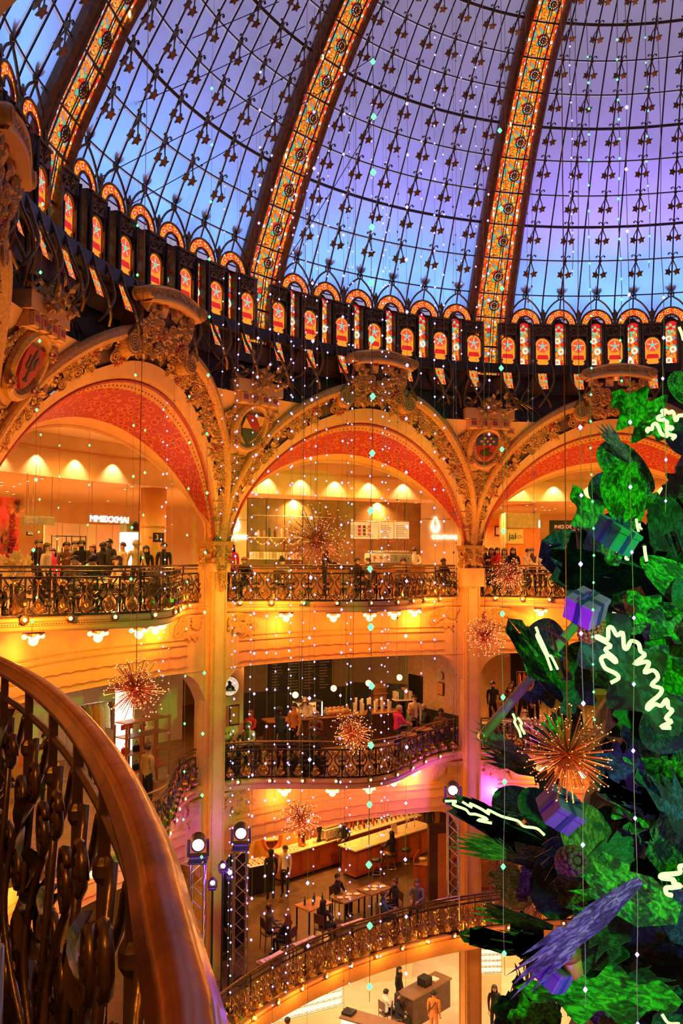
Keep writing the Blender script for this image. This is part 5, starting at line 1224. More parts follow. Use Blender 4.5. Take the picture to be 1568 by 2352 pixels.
for i in range(4): boxpart(o, 'box', -.33+.17*i, -.19+.17*i, -.15, .15, .04, .32+.06*(i % 3), goods[(0, 7, 5, 1)[i]])
boxpart(o, 'stand', -.06, .06, -.06, .06, -1.25, 0, blackm)
L2P = [(640,1628,'walk',60,'navy','tan','beanie','black','mid','man in a dark cap and tan trousers seen from behind'), (676,1618,'stand',210,'orange','black','short','black','light','man in a pale orange shirt at the counter'), (676,1656,'stand',20,'black','black','long','black','light','dark haired woman in black behind the plant boxes'), (702,1602,'lean',190,'cream','black','long','blond','light','blond server in cream behind the pastry case'), (535,1652,'sit',120,'brown','black','short','brown','mid','guest in brown seated below the framed prints'), (515,1645,'sit',200,'cream','black','short','grey','light','guest in cream at the left end of the curved railing'), (576,1634,'sit',210,'red','black','short','red','light','red haired guest seated left of the plant box'), (725,1636,'phone',200,'brown','black','short','grey','light','grey haired customer right of the pastry case'),
       (898,1565,'lean',260,'tan','black','long','brown','mid','server in tan reaching to the goods rack'), (952,1598,'stand',190,'cream','black','short','black','mid','server in a cream apron by the doorway'), (912,1622,'lean',60,'pink','black','short','grey','light','person in a bright pink jacket leaning at the curved railing'), (942,1628,'sit',260,'grey','black','long','blond','light','blond guest facing the pink jacket'), (972,1620,'sit',250,'green','black','short','cream','light','bald guest in dark green near the right pillar'), (1014,1612,'sit',200,'brown','black','short','black','dark','guest in brown beside the right pillar with a cup'), (848,1622,'stand',90,'black','black','short','black','mid','server in black at the middle of the coffee counter')]
for x, y, k, lk, top, leg, hr, hc, sk, lb in L2P:
    P = headat(x, y, F2, 1.24 if k == 'sit' else 1.66)
    b = bayof(P); rr = max(radof(P), edge(2, b)+.5); P = W(min(rr, 16.0 if x < 560 else 15.4 if x > 1000 else 19), b-(.06 if x > 1000 else 0), F2); person(P, lk, lb, top, leg, hr, hc, sk, k, 1.0)
    if k == 'sit': chair(P, math.radians(180-lk), 'dark chair along the curved coffee shop railing', None, 'chairs along the curved railing')
def hedge(P, label, w=.8):
    r = unit('plant_box', label, 'plant', P); boxpart(r, 'box', -w/2, w/2, -.2, .2, 0, .5, blackm)
    m = MB(); rnd = random.Random(int(P.x*100))
    for i in range(420):
        o = LEAF; m.merge(o, Matrix.Translation((rnd.gauss(0, w*.25), rnd.gauss(0, .13), .78+rnd.gauss(0, .17))) @ Matrix.Rotation(rnd.random()*6, 4, 'Z') @ Matrix.Rotation(rnd.random()*6, 4, 'X') @ Matrix.Scale(.6, 4))
    part('foliage', m, mat('hedge_leaf', (.02, .035, .01), .5, 0, .4, 9), r, kind='stuff')
    for i in range(3): part('stem', MB().tube([(-.2+.2*i, 0, .45), (-.18+.2*i, .02, .9)], .015, 5), woodd, r)
for x, lb in ((592, 'left plant box of dark leaves behind the curved railing'), (718, 'right plant box of dark leaves behind the curved railing')):
    b = bayof(cyl(x, 1690, 13.6)); hedge(W(edge(2, b)+.65, b, F2), lb, 1.0)
for x in (930, 985): b = bayof(cyl(x, 1660, 14.5)); cafe_table(W(edge(2, b)+.8, b, F2), 'round wooden table at the curved railing'+(' by the pink jacket' if x == 930 else ' by the bald guest'), .74, woodm)
# ================================================================= level 2, left bay: clothing shop
def clothes_rail(P, rz, n, w, label, palette, h=1.55):
    r = thing('clothes_rail', label, 'clothes rail', P, rz); part('bar', MB().tube([(-w/2, 0, h), (w/2, 0, h)], .015, 6), steel, r)
    for x in (-w/2, w/2): part('upright', MB().tube([(x, 0, 0), (x, 0, h)], .015, 6), steel, r); boxpart(r, 'foot', x-.02, x+.02, -.25, .25, 0, .03, steel)
    for i in range(n):
        x = -w/2+.1+(w-.2)*i/max(1, n-1); ln = random.uniform(.6, .95); m = MB()
        m.sheet(lambda u, v: Vector((x+.03*math.sin(2*PI*u), (.20+.06*v)*math.cos(2*PI*u)*(1 if v > .08 else .3+v*8), h-.06-ln*v)), 10, 5, 0, False)
        g = part('garment', m, cloth(palette[i % len(palette)]), None, True); g.location = P; g.rotation_euler = (0, 0, rz); tag(g, 'garment hanging on the '+label.split(' with')[0], 'garment', 'garments on the '+label.split(' with')[0])
        part('hanger', MB().tube([(0, -.18, -.1), (0, 0, -.04), (0, 0, .03)], .006, 4).tube([(0, .18, -.1), (0, 0, -.04)], .006, 4), steel, g, loc=(x, 0, h))
    return r
P = W(18.0, bayof(cyl(230, 1580, 18)), F2); clothes_rail(P, facing(P), 11, 2.2, 'left clothing shop rail with pale garments', ('cream', 'white', 'brown', 'beige', 'orange'), 2.1)
r, wd, h = panel_at(279, 306, 1600, 17.2, F2, F2+2.5, lit_white, 'glowing white display pillar in the left clothing shop', 'light column', 'light_column', .3); boxpart(r, 'pink_band', -wd/2-.01, wd/2+.01, -.02, .0, 1.35, 1.5, goods[4]); boxpart(r, 'cap', -wd/2, wd/2, 0, .3, h, h+.5, mat('plum', (.2, .02, .05)))
r, wd, h = panel_at(-30, 72, 1600, 18, F2, F2+2.6, mat('orange_poster', (.75, .22, .05), .5), 'orange wall poster with a pale disc, left clothing shop', 'poster', 'wall_poster'); part('disc', MB().lathe([(.3, 0), (.3, .02)], 20, (wd*.2, -.01, 1.9), 0, Matrix.Rotation(PI/2, 3, 'X')), goods[5], r)
r, wd, h = panel_at(72, 420, 1600, 20.5, F2, Z2, wallc, 'cream back wall of the left clothing shop', 'wall panel', 'shop_wall')
P = W(15.9, bayof(cyl(340, 1700, 15.6)), F2); r = unit('display_stand', 'orange wood display frame at the end of the left clothing shop', 'display frame', P)
for x in (-.7, -.2, .3, .8):
    for y in (-.25, .25): boxpart(r, 'post', x-.03, x+.03, y-.03, y+.03, 0, 1.9-.1*(x < 0), woodm)
for z in (.5, 1.0, 1.45, 1.84): boxpart(r, 'shelf_board', -.7, .8, -.25, .25, z, z+.03, woodm)
for i in range(7):
    o = part('handbag', MB().bevbox(-.1, .1, -.06, .06, 0, .16, .03).tube([(-.06, 0, .15), (0, 0, .27), (.06, 0, .15)], .01, 5), goods[(4, 3, 2, 6)[i % 4]]); o.location = P+Matrix.Rotation(facing(P), 3, 'Z') @ Vector((-.55+.4*(i % 4), 0, (.53, 1.03)[i//4])); o.rotation_euler = (0, 0, facing(P)); tag(o, 'handbag on the orange wood display frame', 'handbag', 'handbags on the display frame')
P = headat(258, 1632, F2, 1.7); P = W(16.6, bayof(P), F2); r = unit('mannequin', 'hooded cream mannequin left of the display frame', 'mannequin', P); part('coat', MB().lathe([(.2, .5), (.24, .9), (.22, 1.2), (.24, 1.38), (.1, 1.5), (.08, 1.52)], 16, (0, 0, 0), 0, Matrix.Diagonal((1, .7, 1))), cloth('cream'), r, True); part('hood', MB().ball((0, 0, 1.62), .14, 12, 8, 0, .85, 1, 1.15), cloth('cream'), r, True); part('stand', MB().lathe([(.2, 0), (.18, .03), (.025, .05), (.025, .55)], 14), steel, r)
for x, y, k, lk, top, hr, hc, lb in ((148, 1652, 'stand', 200, 'black', 'long', 'blond', 'blond woman in black behind the near handrail'), (190, 1560, 'stand', 20, 'grey', 'short', 'brown', 'person in grey at the left clothing shop rail'), (60, 1680, 'walk', 120, 'brown', 'short', 'black', 'shopper in brown seen through the near ironwork'), (340, 1712, 'stand', 40, 'beige', 'short', 'brown', 'man in beige by the orange wood display frame'), (110, 1700, 'phone', 160, 'cream', 'long', 'brown', 'woman in cream seen through the near ironwork')):
    P = headat(x, y, F2); b = bayof(P); person(W(min(max(radof(P), edge(2, b)+.4), 17.2), b, F2), lk, lb, top, 'black', hr, hc, 'light', k)
# ================================================================= level 2, right bay
r, wd, h = panel_at(1090, 1240, 1560, 20, F2, Z2, mat('ivory_wall', (.75, .55, .34), .6), 'cream back wall of the right clothing shop', 'wall panel', 'shop_wall'); boxpart(r, 'dark_screen', wd*.05, wd*.42, -.04, 0, 1.3, 2.7, blackm); boxpart(r, 'bright_soffit', -wd/2, wd*.0, -.3, 0, 2.5, 2.9, whitem)
for x0, pal, lb in ((1230, ('orange', 'red', 'tan'), 'orange clothes rail behind the tree branches'), (1300, ('red', 'orange', 'brown'), 'red clothes rail further right behind the tree')):
    P = W(17.5, bayof(cyl(x0, 1540, 17.5)), F2); clothes_rail(P, facing(P), 8, 1.4, lb, pal, 2.2)
for x, y, k, lk, top, hr, hc, lb in ((1115, 1532, 'stand', 200, 'brown', 'long', 'brown', 'woman in brown at the left of the right shop'), (1133, 1526, 'walk', 160, 'black', 'long', 'red', 'tall woman in a black coat walking in the right shop'), (1118, 1560, 'stand', 180, 'navy', 'short', 'black', 'person in navy standing right of the pillar'), (1168, 1528, 'stand', 190, 'black', 'short', 'black', 'man in black before the dark screen'), (1118, 1578, 'sitback', 190, 'beige', 'long', 'black', 'seated woman in beige right of the pillar'), (1180, 1548, 'stand', 200, 'brown', 'short', 'cream', 'fair haired person in brown near the orange rail'), (1170, 1578, 'phone', 200, 'brown', 'long', 'brown', 'woman looking down left of the leaning pole'), (1215, 1640, 'sitback', 160, 'white', 'short', 'grey', 'person in white seated below the leaning pole')):
    P = headat(x, y, F2, 1.24 if 'sit' in k else 1.66); b = bayof(P); P = W(min(max(radof(P), edge(2, b)+.95), 18.6), b, F2); person(P, lk, lb, top, 'black', hr, hc, 'light', k)
    if 'sit' in k: chair(P, math.radians(180-lk), 'chair under the '+('woman in beige' if x == 1118 else 'person in white')+' in the right shop')
b = bayof(cyl(1190, 1640, 14)); cafe_table(W(edge(2, b)+1.6, b, F2), 'pale round table in the right shop', .74)
# ================================================================= level 1: bar
Z1 = F2-1.85
redwood = mat('bar_red_wood', (.34, .075, .018), .35, 0, .3, 5, .1); topm = mat('bar_top', (.75, .58, .36), .3)
def counter_line(p0, p1, depth, h, label, doors, over=.05, ext0=0, ext1=0, body=redwood):
    a, c = Vector(p0), Vector(p1); d = (c-a); L0_ = d.length; d.normalize(); a = a-d*ext0; L_ = L0_+ext0+ext1; rz = math.atan2(d.y, d.x); r = thing('bar_counter', label, 'counter', a, rz)
    boxpart(r, 'plinth', .05, L_-.05, .05, depth-.05, 0, .1, blackm); boxpart(r, 'body', 0, L_, 0, depth, .1, h-.05, body); boxpart(r, 'top', -over, L_+over, -over, depth+over, h-.05, h, topm)
    for i in range(doors):
        x0, x1 = L_*i/doors+.04, L_*(i+1)/doors-.04; dr = boxpart(r, 'door', x0, x1, -.02, .0, .14, h-.12, body); part('raised_field', MB().box(x0+.08, x1-.08, -.035, -.02, .24, h-.22), mat('bar_red_light', (.42, .10, .025), .35), dr); part('handle', MB().tube([(x1-.05, -.05, h*.55), (x1-.05, -.05, h*.65)], .008, 5), brassm, dr)
    return r, L_
BK, LB = counter_line(atz(663, 2025, F1), atz(775, 1989, F1), .62, 1.0, 'long red wood back bar with coffee machines', 9, ext0=.3, ext1=4.6)
IS, LI = counter_line(atz(850, 2010, F1), atz(988, 1960, F1), .75, 1.08, 'red wood island bar with stools in front', 6, .09, ext0=.75)
def onb(r, x, y, z): return r.location+Matrix.Rotation(r.rotation_euler[2], 3, 'Z') @ Vector((x, y, z))
espresso(onb(BK, 2.55, .32, 1.0), BK.rotation_euler[2], 'big white espresso machine on the red wood back bar')
P = onb(BK, 1.95, .25, 1.0); r = thing('coffee_grinder', 'black coffee grinder left of the big espresso machine', 'grinder', P, BK.rotation_euler[2]); part('body', MB().lathe([(.1, 0), (.1, .04), (.06, .1), (.07, .32), (.1, .36)], 12), blackm, r, True); part('hopper', MB().lathe([(.05, .36), (.11, .44), (.11, .58), (.09, .59)], 12), blackm, r, True)
P = onb(BK, 1.15, .3, 1.0); r = thing('drink_urn', 'copper drink urn on the back bar', 'urn', P, BK.rotation_euler[2]); part('body', MB().lathe([(.13, 0), (.15, .05), (.13, .3), (.15, .4), (.12, .5), (.03, .58), (.02, .62)], 16), mat('copper', (.5, .2, .08), .2, .9), r, True); part('tap', MB().tube([(0, -.13, .1), (0, -.22, .1), (0, -.22, .05)], .014, 6), brassm, r)
me = MB().lathe([(.03, 0), (.033, .16), (.012, .2), (.012, .28)], 8).mesh('bottle'); rnd = random.Random(2)
bm_ = [mat('bottle_'+c, k, .15, 0, .1, 5) for c, k in (('red', (.4, .03, .02)), ('amber', (.45, .17, .03)), ('green', (.05, .12, .04)), ('clear', (.7, .6, .45)), ('dark', (.03, .02, .02)))]
me.materials.append(bm_[0])
for i in range(44):
    o = link('bottle', me); o.location = onb(BK, 3.5+.085*i, .22+.14*(i % 3), 1.0); o.scale = (1, 1, rnd.uniform(.8, 1.2)); o.material_slots[0].link = 'OBJECT'; o.material_slots[0].material = bm_[i % 5]; tag(o, 'bottle or glass in the crowd of bottles on the back bar', 'bottle', 'bottles on the back bar')
for i in range(5):
    o = part('saucer', MB().lathe([(.05, 0), (.085, .015), (.09, .02)], 14).lathe([(.03, .015), (.04, .07), (.043, .075)], 10), whitem); o.location = onb(BK, .15+.17*i, .15, 1.0); tag(o, 'white cup and saucer at the left end of the back bar', 'cup', 'cups on the back bar')
# upper wall shelf over the bar and oval mirror
r, wd, h = panel_at(560, 690, 1930, 20.6, F1, Z1, mat('amber_wall', (.80, .42, .10), .6), 'amber wall with the oval mirror', 'wall panel', 'shop_wall', R1=20.9)
r, wd, h = panel_at(690, 1010, 1900, 21.0, F1, Z1, mat('red_brown_wall', (.38, .14, .05), .5), 'reddish back wall of the bar', 'wall panel', 'shop_wall', R1=23.6)
for i in range(3): boxpart(r, 'wall_shelf', -wd*.35, wd*.4, -.25, 0, 1.5+.35*i, 1.53+.35*i, topm)
boxpart(r, 'dark_hatch', -wd*.05, wd*.22, -.03, 0, 2.3, 2.95, blackm)
P = cyl(625, 1921, 20.35); r = thing('oval_mirror', 'oval mirror in a thick orange frame behind the bar', 'mirror', P, facing(P)); part('frame', MB().tube([(.36*math.cos(2*PI*i/28), 0, .52*math.sin(2*PI*i/28)) for i in range(28)], .075, 8, True), mat('orange_frame', (.62, .16, .03), .35), r, True); part('mirror_glass', MB().add([(.34*math.cos(2*PI*i/28), .02, .5*math.sin(2*PI*i/28)) for i in range(28)], [tuple(range(28))]), mat('mirror', (.8, .75, .7), .03, 1, .02), r)
# black booth at left of the bar with a sign
r, wd, h = panel_at(505, 572, 1930, 15.6, F1, F1+2.7, blackm, 'black booth front left of the bar', 'booth', 'booth_front', .3); letters(r, 'TORRE', .18, brassm, (0, -.02, 1.95), .01)
P = atz(590, 2045, F1); r = unit('buffet_case', 'low lit buffet case of snacks before the booth', 'display case', P); boxpart(r, 'base', -.45, .45, -.35, .35, 0, .95, blackm); boxpart(r, 'tray', -.45, .45, -.35, .35, .95, .98, lit_warm)
for i in range(24): part('snack', MB().ball((-.36+.145*(i % 6), -.25+.16*(i//6), 1.0), .05, 6, 4, 0, 1, 1, .6), goods[(6, 1, 4, 5)[i % 4]], r)
# stools
def stool(P, label):
    r = thing('bar_stool', label, 'stool', P); part('seat', MB().lathe([(.17, .68), (.19, .71), (.18, .75), (.05, .76)], 16), blackm, r, True)
    for i in range(4): a = PI/4+PI/2*i; part('leg', MB().tube([(.22*math.cos(a), .22*math.sin(a), 0), (.11*math.cos(a), .11*math.sin(a), .69)], .013, 5), steel, r)
    part('foot_ring', MB().tube([(.18*math.cos(2*PI*i/16), .18*math.sin(2*PI*i/16), .25) for i in range(16)], .01, 5, True), steel, r); return r
for i, (x, lb) in enumerate(((1.35, 'bar stool with the seated woman at the island bar'), (2.15, 'empty bar stool at the island bar'), (.55, 'bar stool at the left end of the island bar'))):
    P = onb(IS, x, -.5, 0); stool(P, lb)
P = onb(IS, 1.35, -.5, .27); person(P, 0-math.degrees(IS.rotation_euler[2]), 'woman in black sitting on a stool at the island bar', 'black', 'tan', 'long', 'black', 'light', 'sit')
for i in range(8):
    o = part('bar_glass', MB().lathe([(.03, 0), (.006, .01), (.006, .07), (.035, .1), (.035, .17)], 10), glassm); o.location = onb(IS, .6+.4*i, .3, 1.08); tag(o, 'stemmed glass along the island bar top', 'glass', 'glasses on the island bar')
P = onb(IS, 2.35, .25, 1.08); r = thing('menu_card', 'white menu card standing on the island bar', 'menu card', P, IS.rotation_euler[2]-.3); part('card', MB().add([(-.12, 0, 0), (.12, 0, 0), (.12, .06, .34), (-.12, .06, .34)], [(0, 1, 2, 3)]).box(-.12, .12, .055, .075, 0, .34), whitem, r)
for i in range(2):
    P = onb(IS, 3.1+.45*i, .3, 1.08); r = thing('beer_tap', 'curved steel tap at the far end of the island bar, number '+('one', 'two')[i], 'tap', P, IS.rotation_euler[2]); part('neck', MB().tube(bent([(0, 0, 0), (0, 0, .3), (0, -.1, .38), (0, -.18, .3)], 4), .018, 6), steel, r); part('base', MB().lathe([(.05, 0), (.03, .03)], 10), steel, r)
# tables and diners
for x, y, lb in ((720, 2075, 'wooden table with green bottles left of the diners'), (800, 2058, 'table with plates before the man in black'), (860, 2040, 'small table with napkins near the island bar')):
    P = atz(x, y, F1+.74); P.z = F1; r = unit('dining_table', lb, 'table', P, IS.rotation_euler[2]); boxpart(r, 'table_top', -.5, .5, -.35, .35, .70, .74, woodm if x == 720 else mat('mid_wood', (.2, .1, .05), .4))
    for sx in (-.44, .44):
        for sy in (-.29, .29): boxpart(r, 'leg', sx-.025, sx+.025, sy-.025, sy+.025, 0, .7, blackm)
    for i in range(4):
        q = part('plate' if x != 720 else 'green_bottle', MB().lathe([(.05, 0), (.1, .012), (.105, .018)], 14) if x != 720 else MB().lathe([(.035, 0), (.037, .14), (.014, .2), (.014, .27)], 8), whitem if x != 720 else mat('teal_glass', (.02, .12, .1), .15)); q.location = P+Matrix.Rotation(r.rotation_euler[2], 3, 'Z') @ Vector((-.3+.2*i, .08*(-1)**i, .74)); tag(q, ('small plate on the ' if x != 720 else 'green bottle on the ')+lb.split(' before')[0].split(' near')[0].split(' left')[0], 'plate' if x != 720 else 'bottle', 'things on the dining tables')
L1P = [(622, 1953, 'stand', 340, 'black', 'black', 'short', 'black', 'mid', 'tall customer in a long black coat before the oval mirror'), (655, 1945, 'stand', 200, 'white', 'black', 'short', 'brown', 'light', 'waiter in a white shirt beside the black coat'), (775, 2010, 'sit', 120, 'black', 'black', 'short', 'black', 'light', 'man in black reaching over a table near the bar'), (742, 2070, 'sit', 40, 'navy', 'black', 'long', 'black', 'light', 'long haired diner in navy at the low tables'), (880, 2050, 'sit', 80, 'blue', 'black', 'short', 'brown', 'light', 'diner in blue left of the woman with a bun'), (907, 2022, 'sit', 250, 'black', 'black', 'bun', 'brown', 'light', 'woman with a bun seated by the lowest railing'), (958, 2022, 'sit', 200, 'grey', 'black', 'short', 'brown', 'light', 'diner in grey beside the service cabinet'), (795, 1885, 'lean', 200, 'black', 'black', 'short', 'black', 'mid', 'bartender in black behind the island bar'), (985, 1846, 'stand', 200, 'navy', 'black', 'short', 'black', 'mid', 'staff in navy at the far end of the bar'), (618, 2080, 'sit', 60, 'grey', 'black', 'short', 'brown', 'mid', 'diner in grey at the dark left tables'), (660, 2100, 'sit', 300, 'black', 'black', 'long', 'red', 'light', 'diner with red hair at the dark left tables'), (505, 2070, 'stand', 120, 'black', 'black', 'short', 'black', 'mid', 'person in black beside the left light tower'), (530, 2065, 'stand', 240, 'navy', 'black', 'short', 'black', 'light', 'person in navy talking beside the left light tower')]
for x, y, k, lk, top, leg, hr, hc, sk, lb in L1P:
    P = headat(x, y, F1, 1.24 if k == 'sit' else 1.66); b = bayof(P); P = onb(IS, .7, 1.3, 0) if 'bartender' in lb else W(max(radof(P), edge(1, b)+.5), b, F1); person(P, lk, lb, top, leg, hr, hc, sk, k)
    if k == 'sit': chair(P, math.radians(180-lk), 'dark wooden chair at the bar tables', woodd, 'chairs at the bar tables')
P = atz(975, 2050, F1); P.z = F1; r = unit('service_cabinet', 'curved wooden service cabinet with plates near the lowest railing', 'cabinet', P, IS.rotation_euler[2]+.5); boxpart(r, 'body', -.4, .4, -.3, .3, 0, 1.05, redwood); boxpart(r, 'rim', -.42, .42, .26, .32, 1.05, 1.3, redwood); boxpart(r, 'top', -.42, .42, -.32, .32, 1.05, 1.08, woodm)
for i in range(2): boxpart(r, 'door', -.36+.37*i, -.02+.37*i, -.32, -.3, .1, .95, woodm)
for i in range(4): o = part('plate', MB().lathe([(.06, .0), (.12, .015), (.125, .02)], 14), whitem); o.location = P+Vector((-.1, 0, 1.08+.02*i)); tag(o, 'plate in the small stack on the service cabinet', 'plate', 'plates on the service cabinet')
# right part of level 1: brown shop counters and a screen wall
r, wd, h = panel_at(1040, 1190, 1930, 16.5, F1, F1+1.15, redwood, 'red brown shop counter right of the purple light tower', 'counter', 'shop_counter', .6)
for i in range(3): boxpart(r, 'door', -wd/2+wd*i/3+.03, -wd/2+wd*(i+1)/3-.03, -.02, 0, .1, 1.0, woodm)
CR = r
for i, c in enumerate((3, 5)):
    o = part('handbag', MB().bevbox(-.2, .2, -.12, .12, 0, .28, .05).tube([(-.1, 0, .27), (0, 0, .42), (.1, 0, .27)], .015, 5), mat('lilac_bag', (.35, .25, .3)) if i else mat('plum_bag', (.16, .08, .1))); o.location = onb(CR, -.3+.75*i, .25, 1.15); tag(o, ('plum handbag' if i == 0 else 'lilac handbag')+' on the red brown shop counter', 'handbag')
r, wd, h = panel_at(1090, 1215, 1880, 18.5, F1, Z1, mat('lilac_wall', (.6, .45, .4), .6), 'pale shop wall behind the right light tower', 'wall panel', 'shop_wall')
r, wd, h = panel_at(985, 1035, 1960, 15.9, F1, F1+2.5, woodd, 'dark door frame with an orange gap right of the island bar', 'door frame', 'shop_doorway', .2); boxpart(r, 'orange_gap', -wd*.1, wd*.3, -.03, 0, .05, 2.2, goods[6])
# trays and papers along the lowest railing
for x, y, lb in ((640, 2120, 'pale folded paper lying along the lowest railing at left'), (790, 2100, 'long pale leaflet on the rail ledge in the middle'), (1040, 2070, 'bundle of pale papers on the ledge at right'), (545, 2150, 'white tray of papers by the left light tower')):
    b = bayof(atz(x, y, F1+1.0)); P = W(edge(1, b)+.35, b, F1+.9); r = unit('ledge_papers', lb, 'papers', P); boxpart(r, 'ledge', -.5, .5, -.12, .12, -.03, 0, woodd); boxpart(r, 'bracket', -.03, .03, -.03, .03, -.9, -.03, blackm)
    for i in range(4): o = part('sheet', MB().box(-.3, .3, -.09, .09, 0, .006), whitem, r); o.location = (-.15+.1*i, 0, .004+.008*i); o.rotation_euler = (.05*i, .06*i-.1, .2*i-.3)
# ================================================================= ground level: eyewear shop
frame_me = MB()
for s in (-1, 1): frame_me.tube([(s*.038+.03*math.cos(2*PI*i/8), 0, .022*math.sin(2*PI*i/8)) for i in range(8)], .006, 3, True)
frame_me = frame_me.tube([(-.01, 0, .005), (.01, 0, .005)], .005, 3).mesh('eyeglasses'); setmats(frame_me, blackm)
Z0 = F1-.75
for x0, x1, yr, R, z0, z1, nx, ny, lb in ((600, 785, 2320, 18.5, F0+.9, F0+2.6, 14, 7, 'bright eyewear wall at lower left under the lowest railing'), (840, 945, 2230, 21.5, F0+1.2, F0+3.4, 9, 8, 'bright eyewear wall behind the counter staff'), (1105, 1150, 2250, 19.5, F0+.9, F0+2.9, 5, 9, 'tall eyewear rack right of the orange pillar'), (1130, 1215, 2200, 22.0, F0+1.4, F0+3.2, 8, 7, 'bright eyewear wall at the right end')):
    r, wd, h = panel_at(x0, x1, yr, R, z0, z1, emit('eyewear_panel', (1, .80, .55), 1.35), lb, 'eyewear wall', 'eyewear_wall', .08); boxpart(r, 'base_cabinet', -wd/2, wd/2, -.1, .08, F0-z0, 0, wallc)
    for j in range(ny): boxpart(r, 'shelf_board', -wd/2, wd/2, -.1, 0, h*(j+.15)/ny, h*(j+.15)/ny+.015, whitem)
    for i in range(nx):
        for j in range(ny): o = link('eyeglasses', frame_me, r); o.location = (-wd/2+wd*(i+.5)/nx, -.07, h*(j+.15)/ny+.05); o.scale = (1.4, 1.4, 1.4)
    lamp('SPOT', r.location+Vector((0, -1.2, h+.6)), 120, (1, .74, .46), .1, r.location+Vector((0, 0, h*.4)), 110, .8, 'eyewear_light')
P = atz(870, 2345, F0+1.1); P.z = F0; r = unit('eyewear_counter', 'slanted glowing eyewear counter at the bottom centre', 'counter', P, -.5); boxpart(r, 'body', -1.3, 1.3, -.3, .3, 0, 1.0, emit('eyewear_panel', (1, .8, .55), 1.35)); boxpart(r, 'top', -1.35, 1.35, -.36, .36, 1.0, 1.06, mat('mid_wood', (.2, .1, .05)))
for i in range(10):
    for j in range(4): o = link('eyeglasses', frame_me, r); o.location = (-1.15+.255*i, -.32, .18+.21*j); o.scale = (1.4, 1.4, 1.4)
for x in (-1.15, 1.15): boxpart(r, 'tray', x-.2, x+.2, -.2, .2, 1.06, 1.16, blackm)
P = atz(975, 2262, F0+1.05); P.z = F0; r = unit('cash_desk', 'dark brown cash desk where the staff stand', 'counter', P, -.55+1.35); boxpart(r, 'body', -1.1, 1.1, -.35, .35, 0, 1.0, woodd); boxpart(r, 'top', -1.15, 1.15, -.4, .4, 1.0, 1.05, mat('mid_wood', (.2, .1, .05))); boxpart(r, 'till', -.2, .2, -.2, .2, 1.05, 1.35, blackm); boxpart(r, 'paper_pile', .4, .7, -.15, .15, 1.05, 1.1, whitem)
r, wd, h = panel_at(780, 1060, 2250, 23.5, F0, Z0, whitem, 'white back wall of the eyewear shop', 'wall panel', 'shop_wall'); boxpart(r, 'red_poster', wd*.28, wd*.4, -.04, 0, h*.55, h*.9, goods[4])
for x, y, k, lk, top, leg, hr, hc, lb in ((916, 2222, 'stand', 120, 'black', 'black', 'long', 'black', 'woman in black at the cash desk of the eyewear shop'), (886, 2275, 'sitback', 60, 'white', 'black', 'short', 'black', 'customer in a patterned white shirt by the eyewear counter'), (912, 2283, 'sitback', 100, 'black', 'black', 'long', 'black', 'customer in black with long hair by the eyewear counter'), (996, 2278, 'stand', 20, 'orange', 'orange', 'short', 'black', 'person in an orange coat with a shoulder strap'), (1215, 2180, 'stand', 200, 'black', 'black', 'short', 'black', 'person in black beside the right eyewear wall'), (1135, 2265, 'stand', 180, 'black', 'black', 'long', 'black', 'long haired person at the tall eyewear rack'), (660, 2340, 'stand', 30, 'red', 'black', 'short', 'black', 'shopper at the lower left eyewear wall')):
    P = headat(x, y, F0, 1.24 if 'sit' in k else 1.66); o = person(P, lk, lb, top, leg, hr, hc, 'light', k)
    if 'orange coat' in lb: part('shoulder_strap', MB().tube([(-.17, -.02, 1.45), (-.02, .14, 1.25), (.2, .06, .98)], .016, 5), blackm, o)
    if 'sit' in k: chair(P, math.radians(180-lk), 'chair at the eyewear counter under the customer in '+top, None)
# left part of ground level seen through the near ironwork
for x, y, lb in ((170, 2235, 'glowing product counter seen through the near ironwork, upper one'), (225, 2315, 'glowing product counter seen through the near ironwork, lower one')):
    P = atz(x, y, F0+1.0); P.z = F0; r = unit('lit_counter', lb, 'counter', P, .5 if y < 2300 else -.4); boxpart(r, 'body', -1.0, 1.0, -.3, .3, 0, .9, wallc); boxpart(r, 'lit_top', -1.0, 1.0, -.3, .3, .9, .96, lit_white)
    for i in range(12): o = part('jar', MB().lathe([(.05, 0), (.05, .1), (.03, .13)], 8), whitem); o.location = P+Matrix.Rotation(r.rotation_euler[2], 3, 'Z') @ Vector((-.9+.16*i, 0, .96)); tag(o, 'small white jar on the '+lb.split(' seen')[0]+', '+lb.split(', ')[1], 'jar', 'jars on the glowing counters')
    for sx in (-.95, .95): part('frame', MB().tube([(sx, 0, .9), (sx, 0, 2.0)], .02, 5), blackm, r)
    part('frame', MB().tube([(-.95, 0, 2.0), (.95, 0, 2.0)], .02, 5), blackm, r)
P = atz(250, 2235, F0+2.2); r = thing('globe_lamp', 'round glowing globe seen through the near ironwork', 'lamp', P); part('globe', MB().ball((0, 0, 0), .27, 18, 12), globem, r, True); part('pole', MB().tube([(0, 0, -.25), (0, 0, F0-P.z)], .03, 6), brassm, r)
gallery_spots(0, Z0, [(15, -1.2), (12.5, -1.6), (18, -1.5)], 200, (1, .6, .25))

gallery_spots(1, F2-1.85, [(20.6, .22), (21.4, .42), (19.4, .05)], 300, WHT)
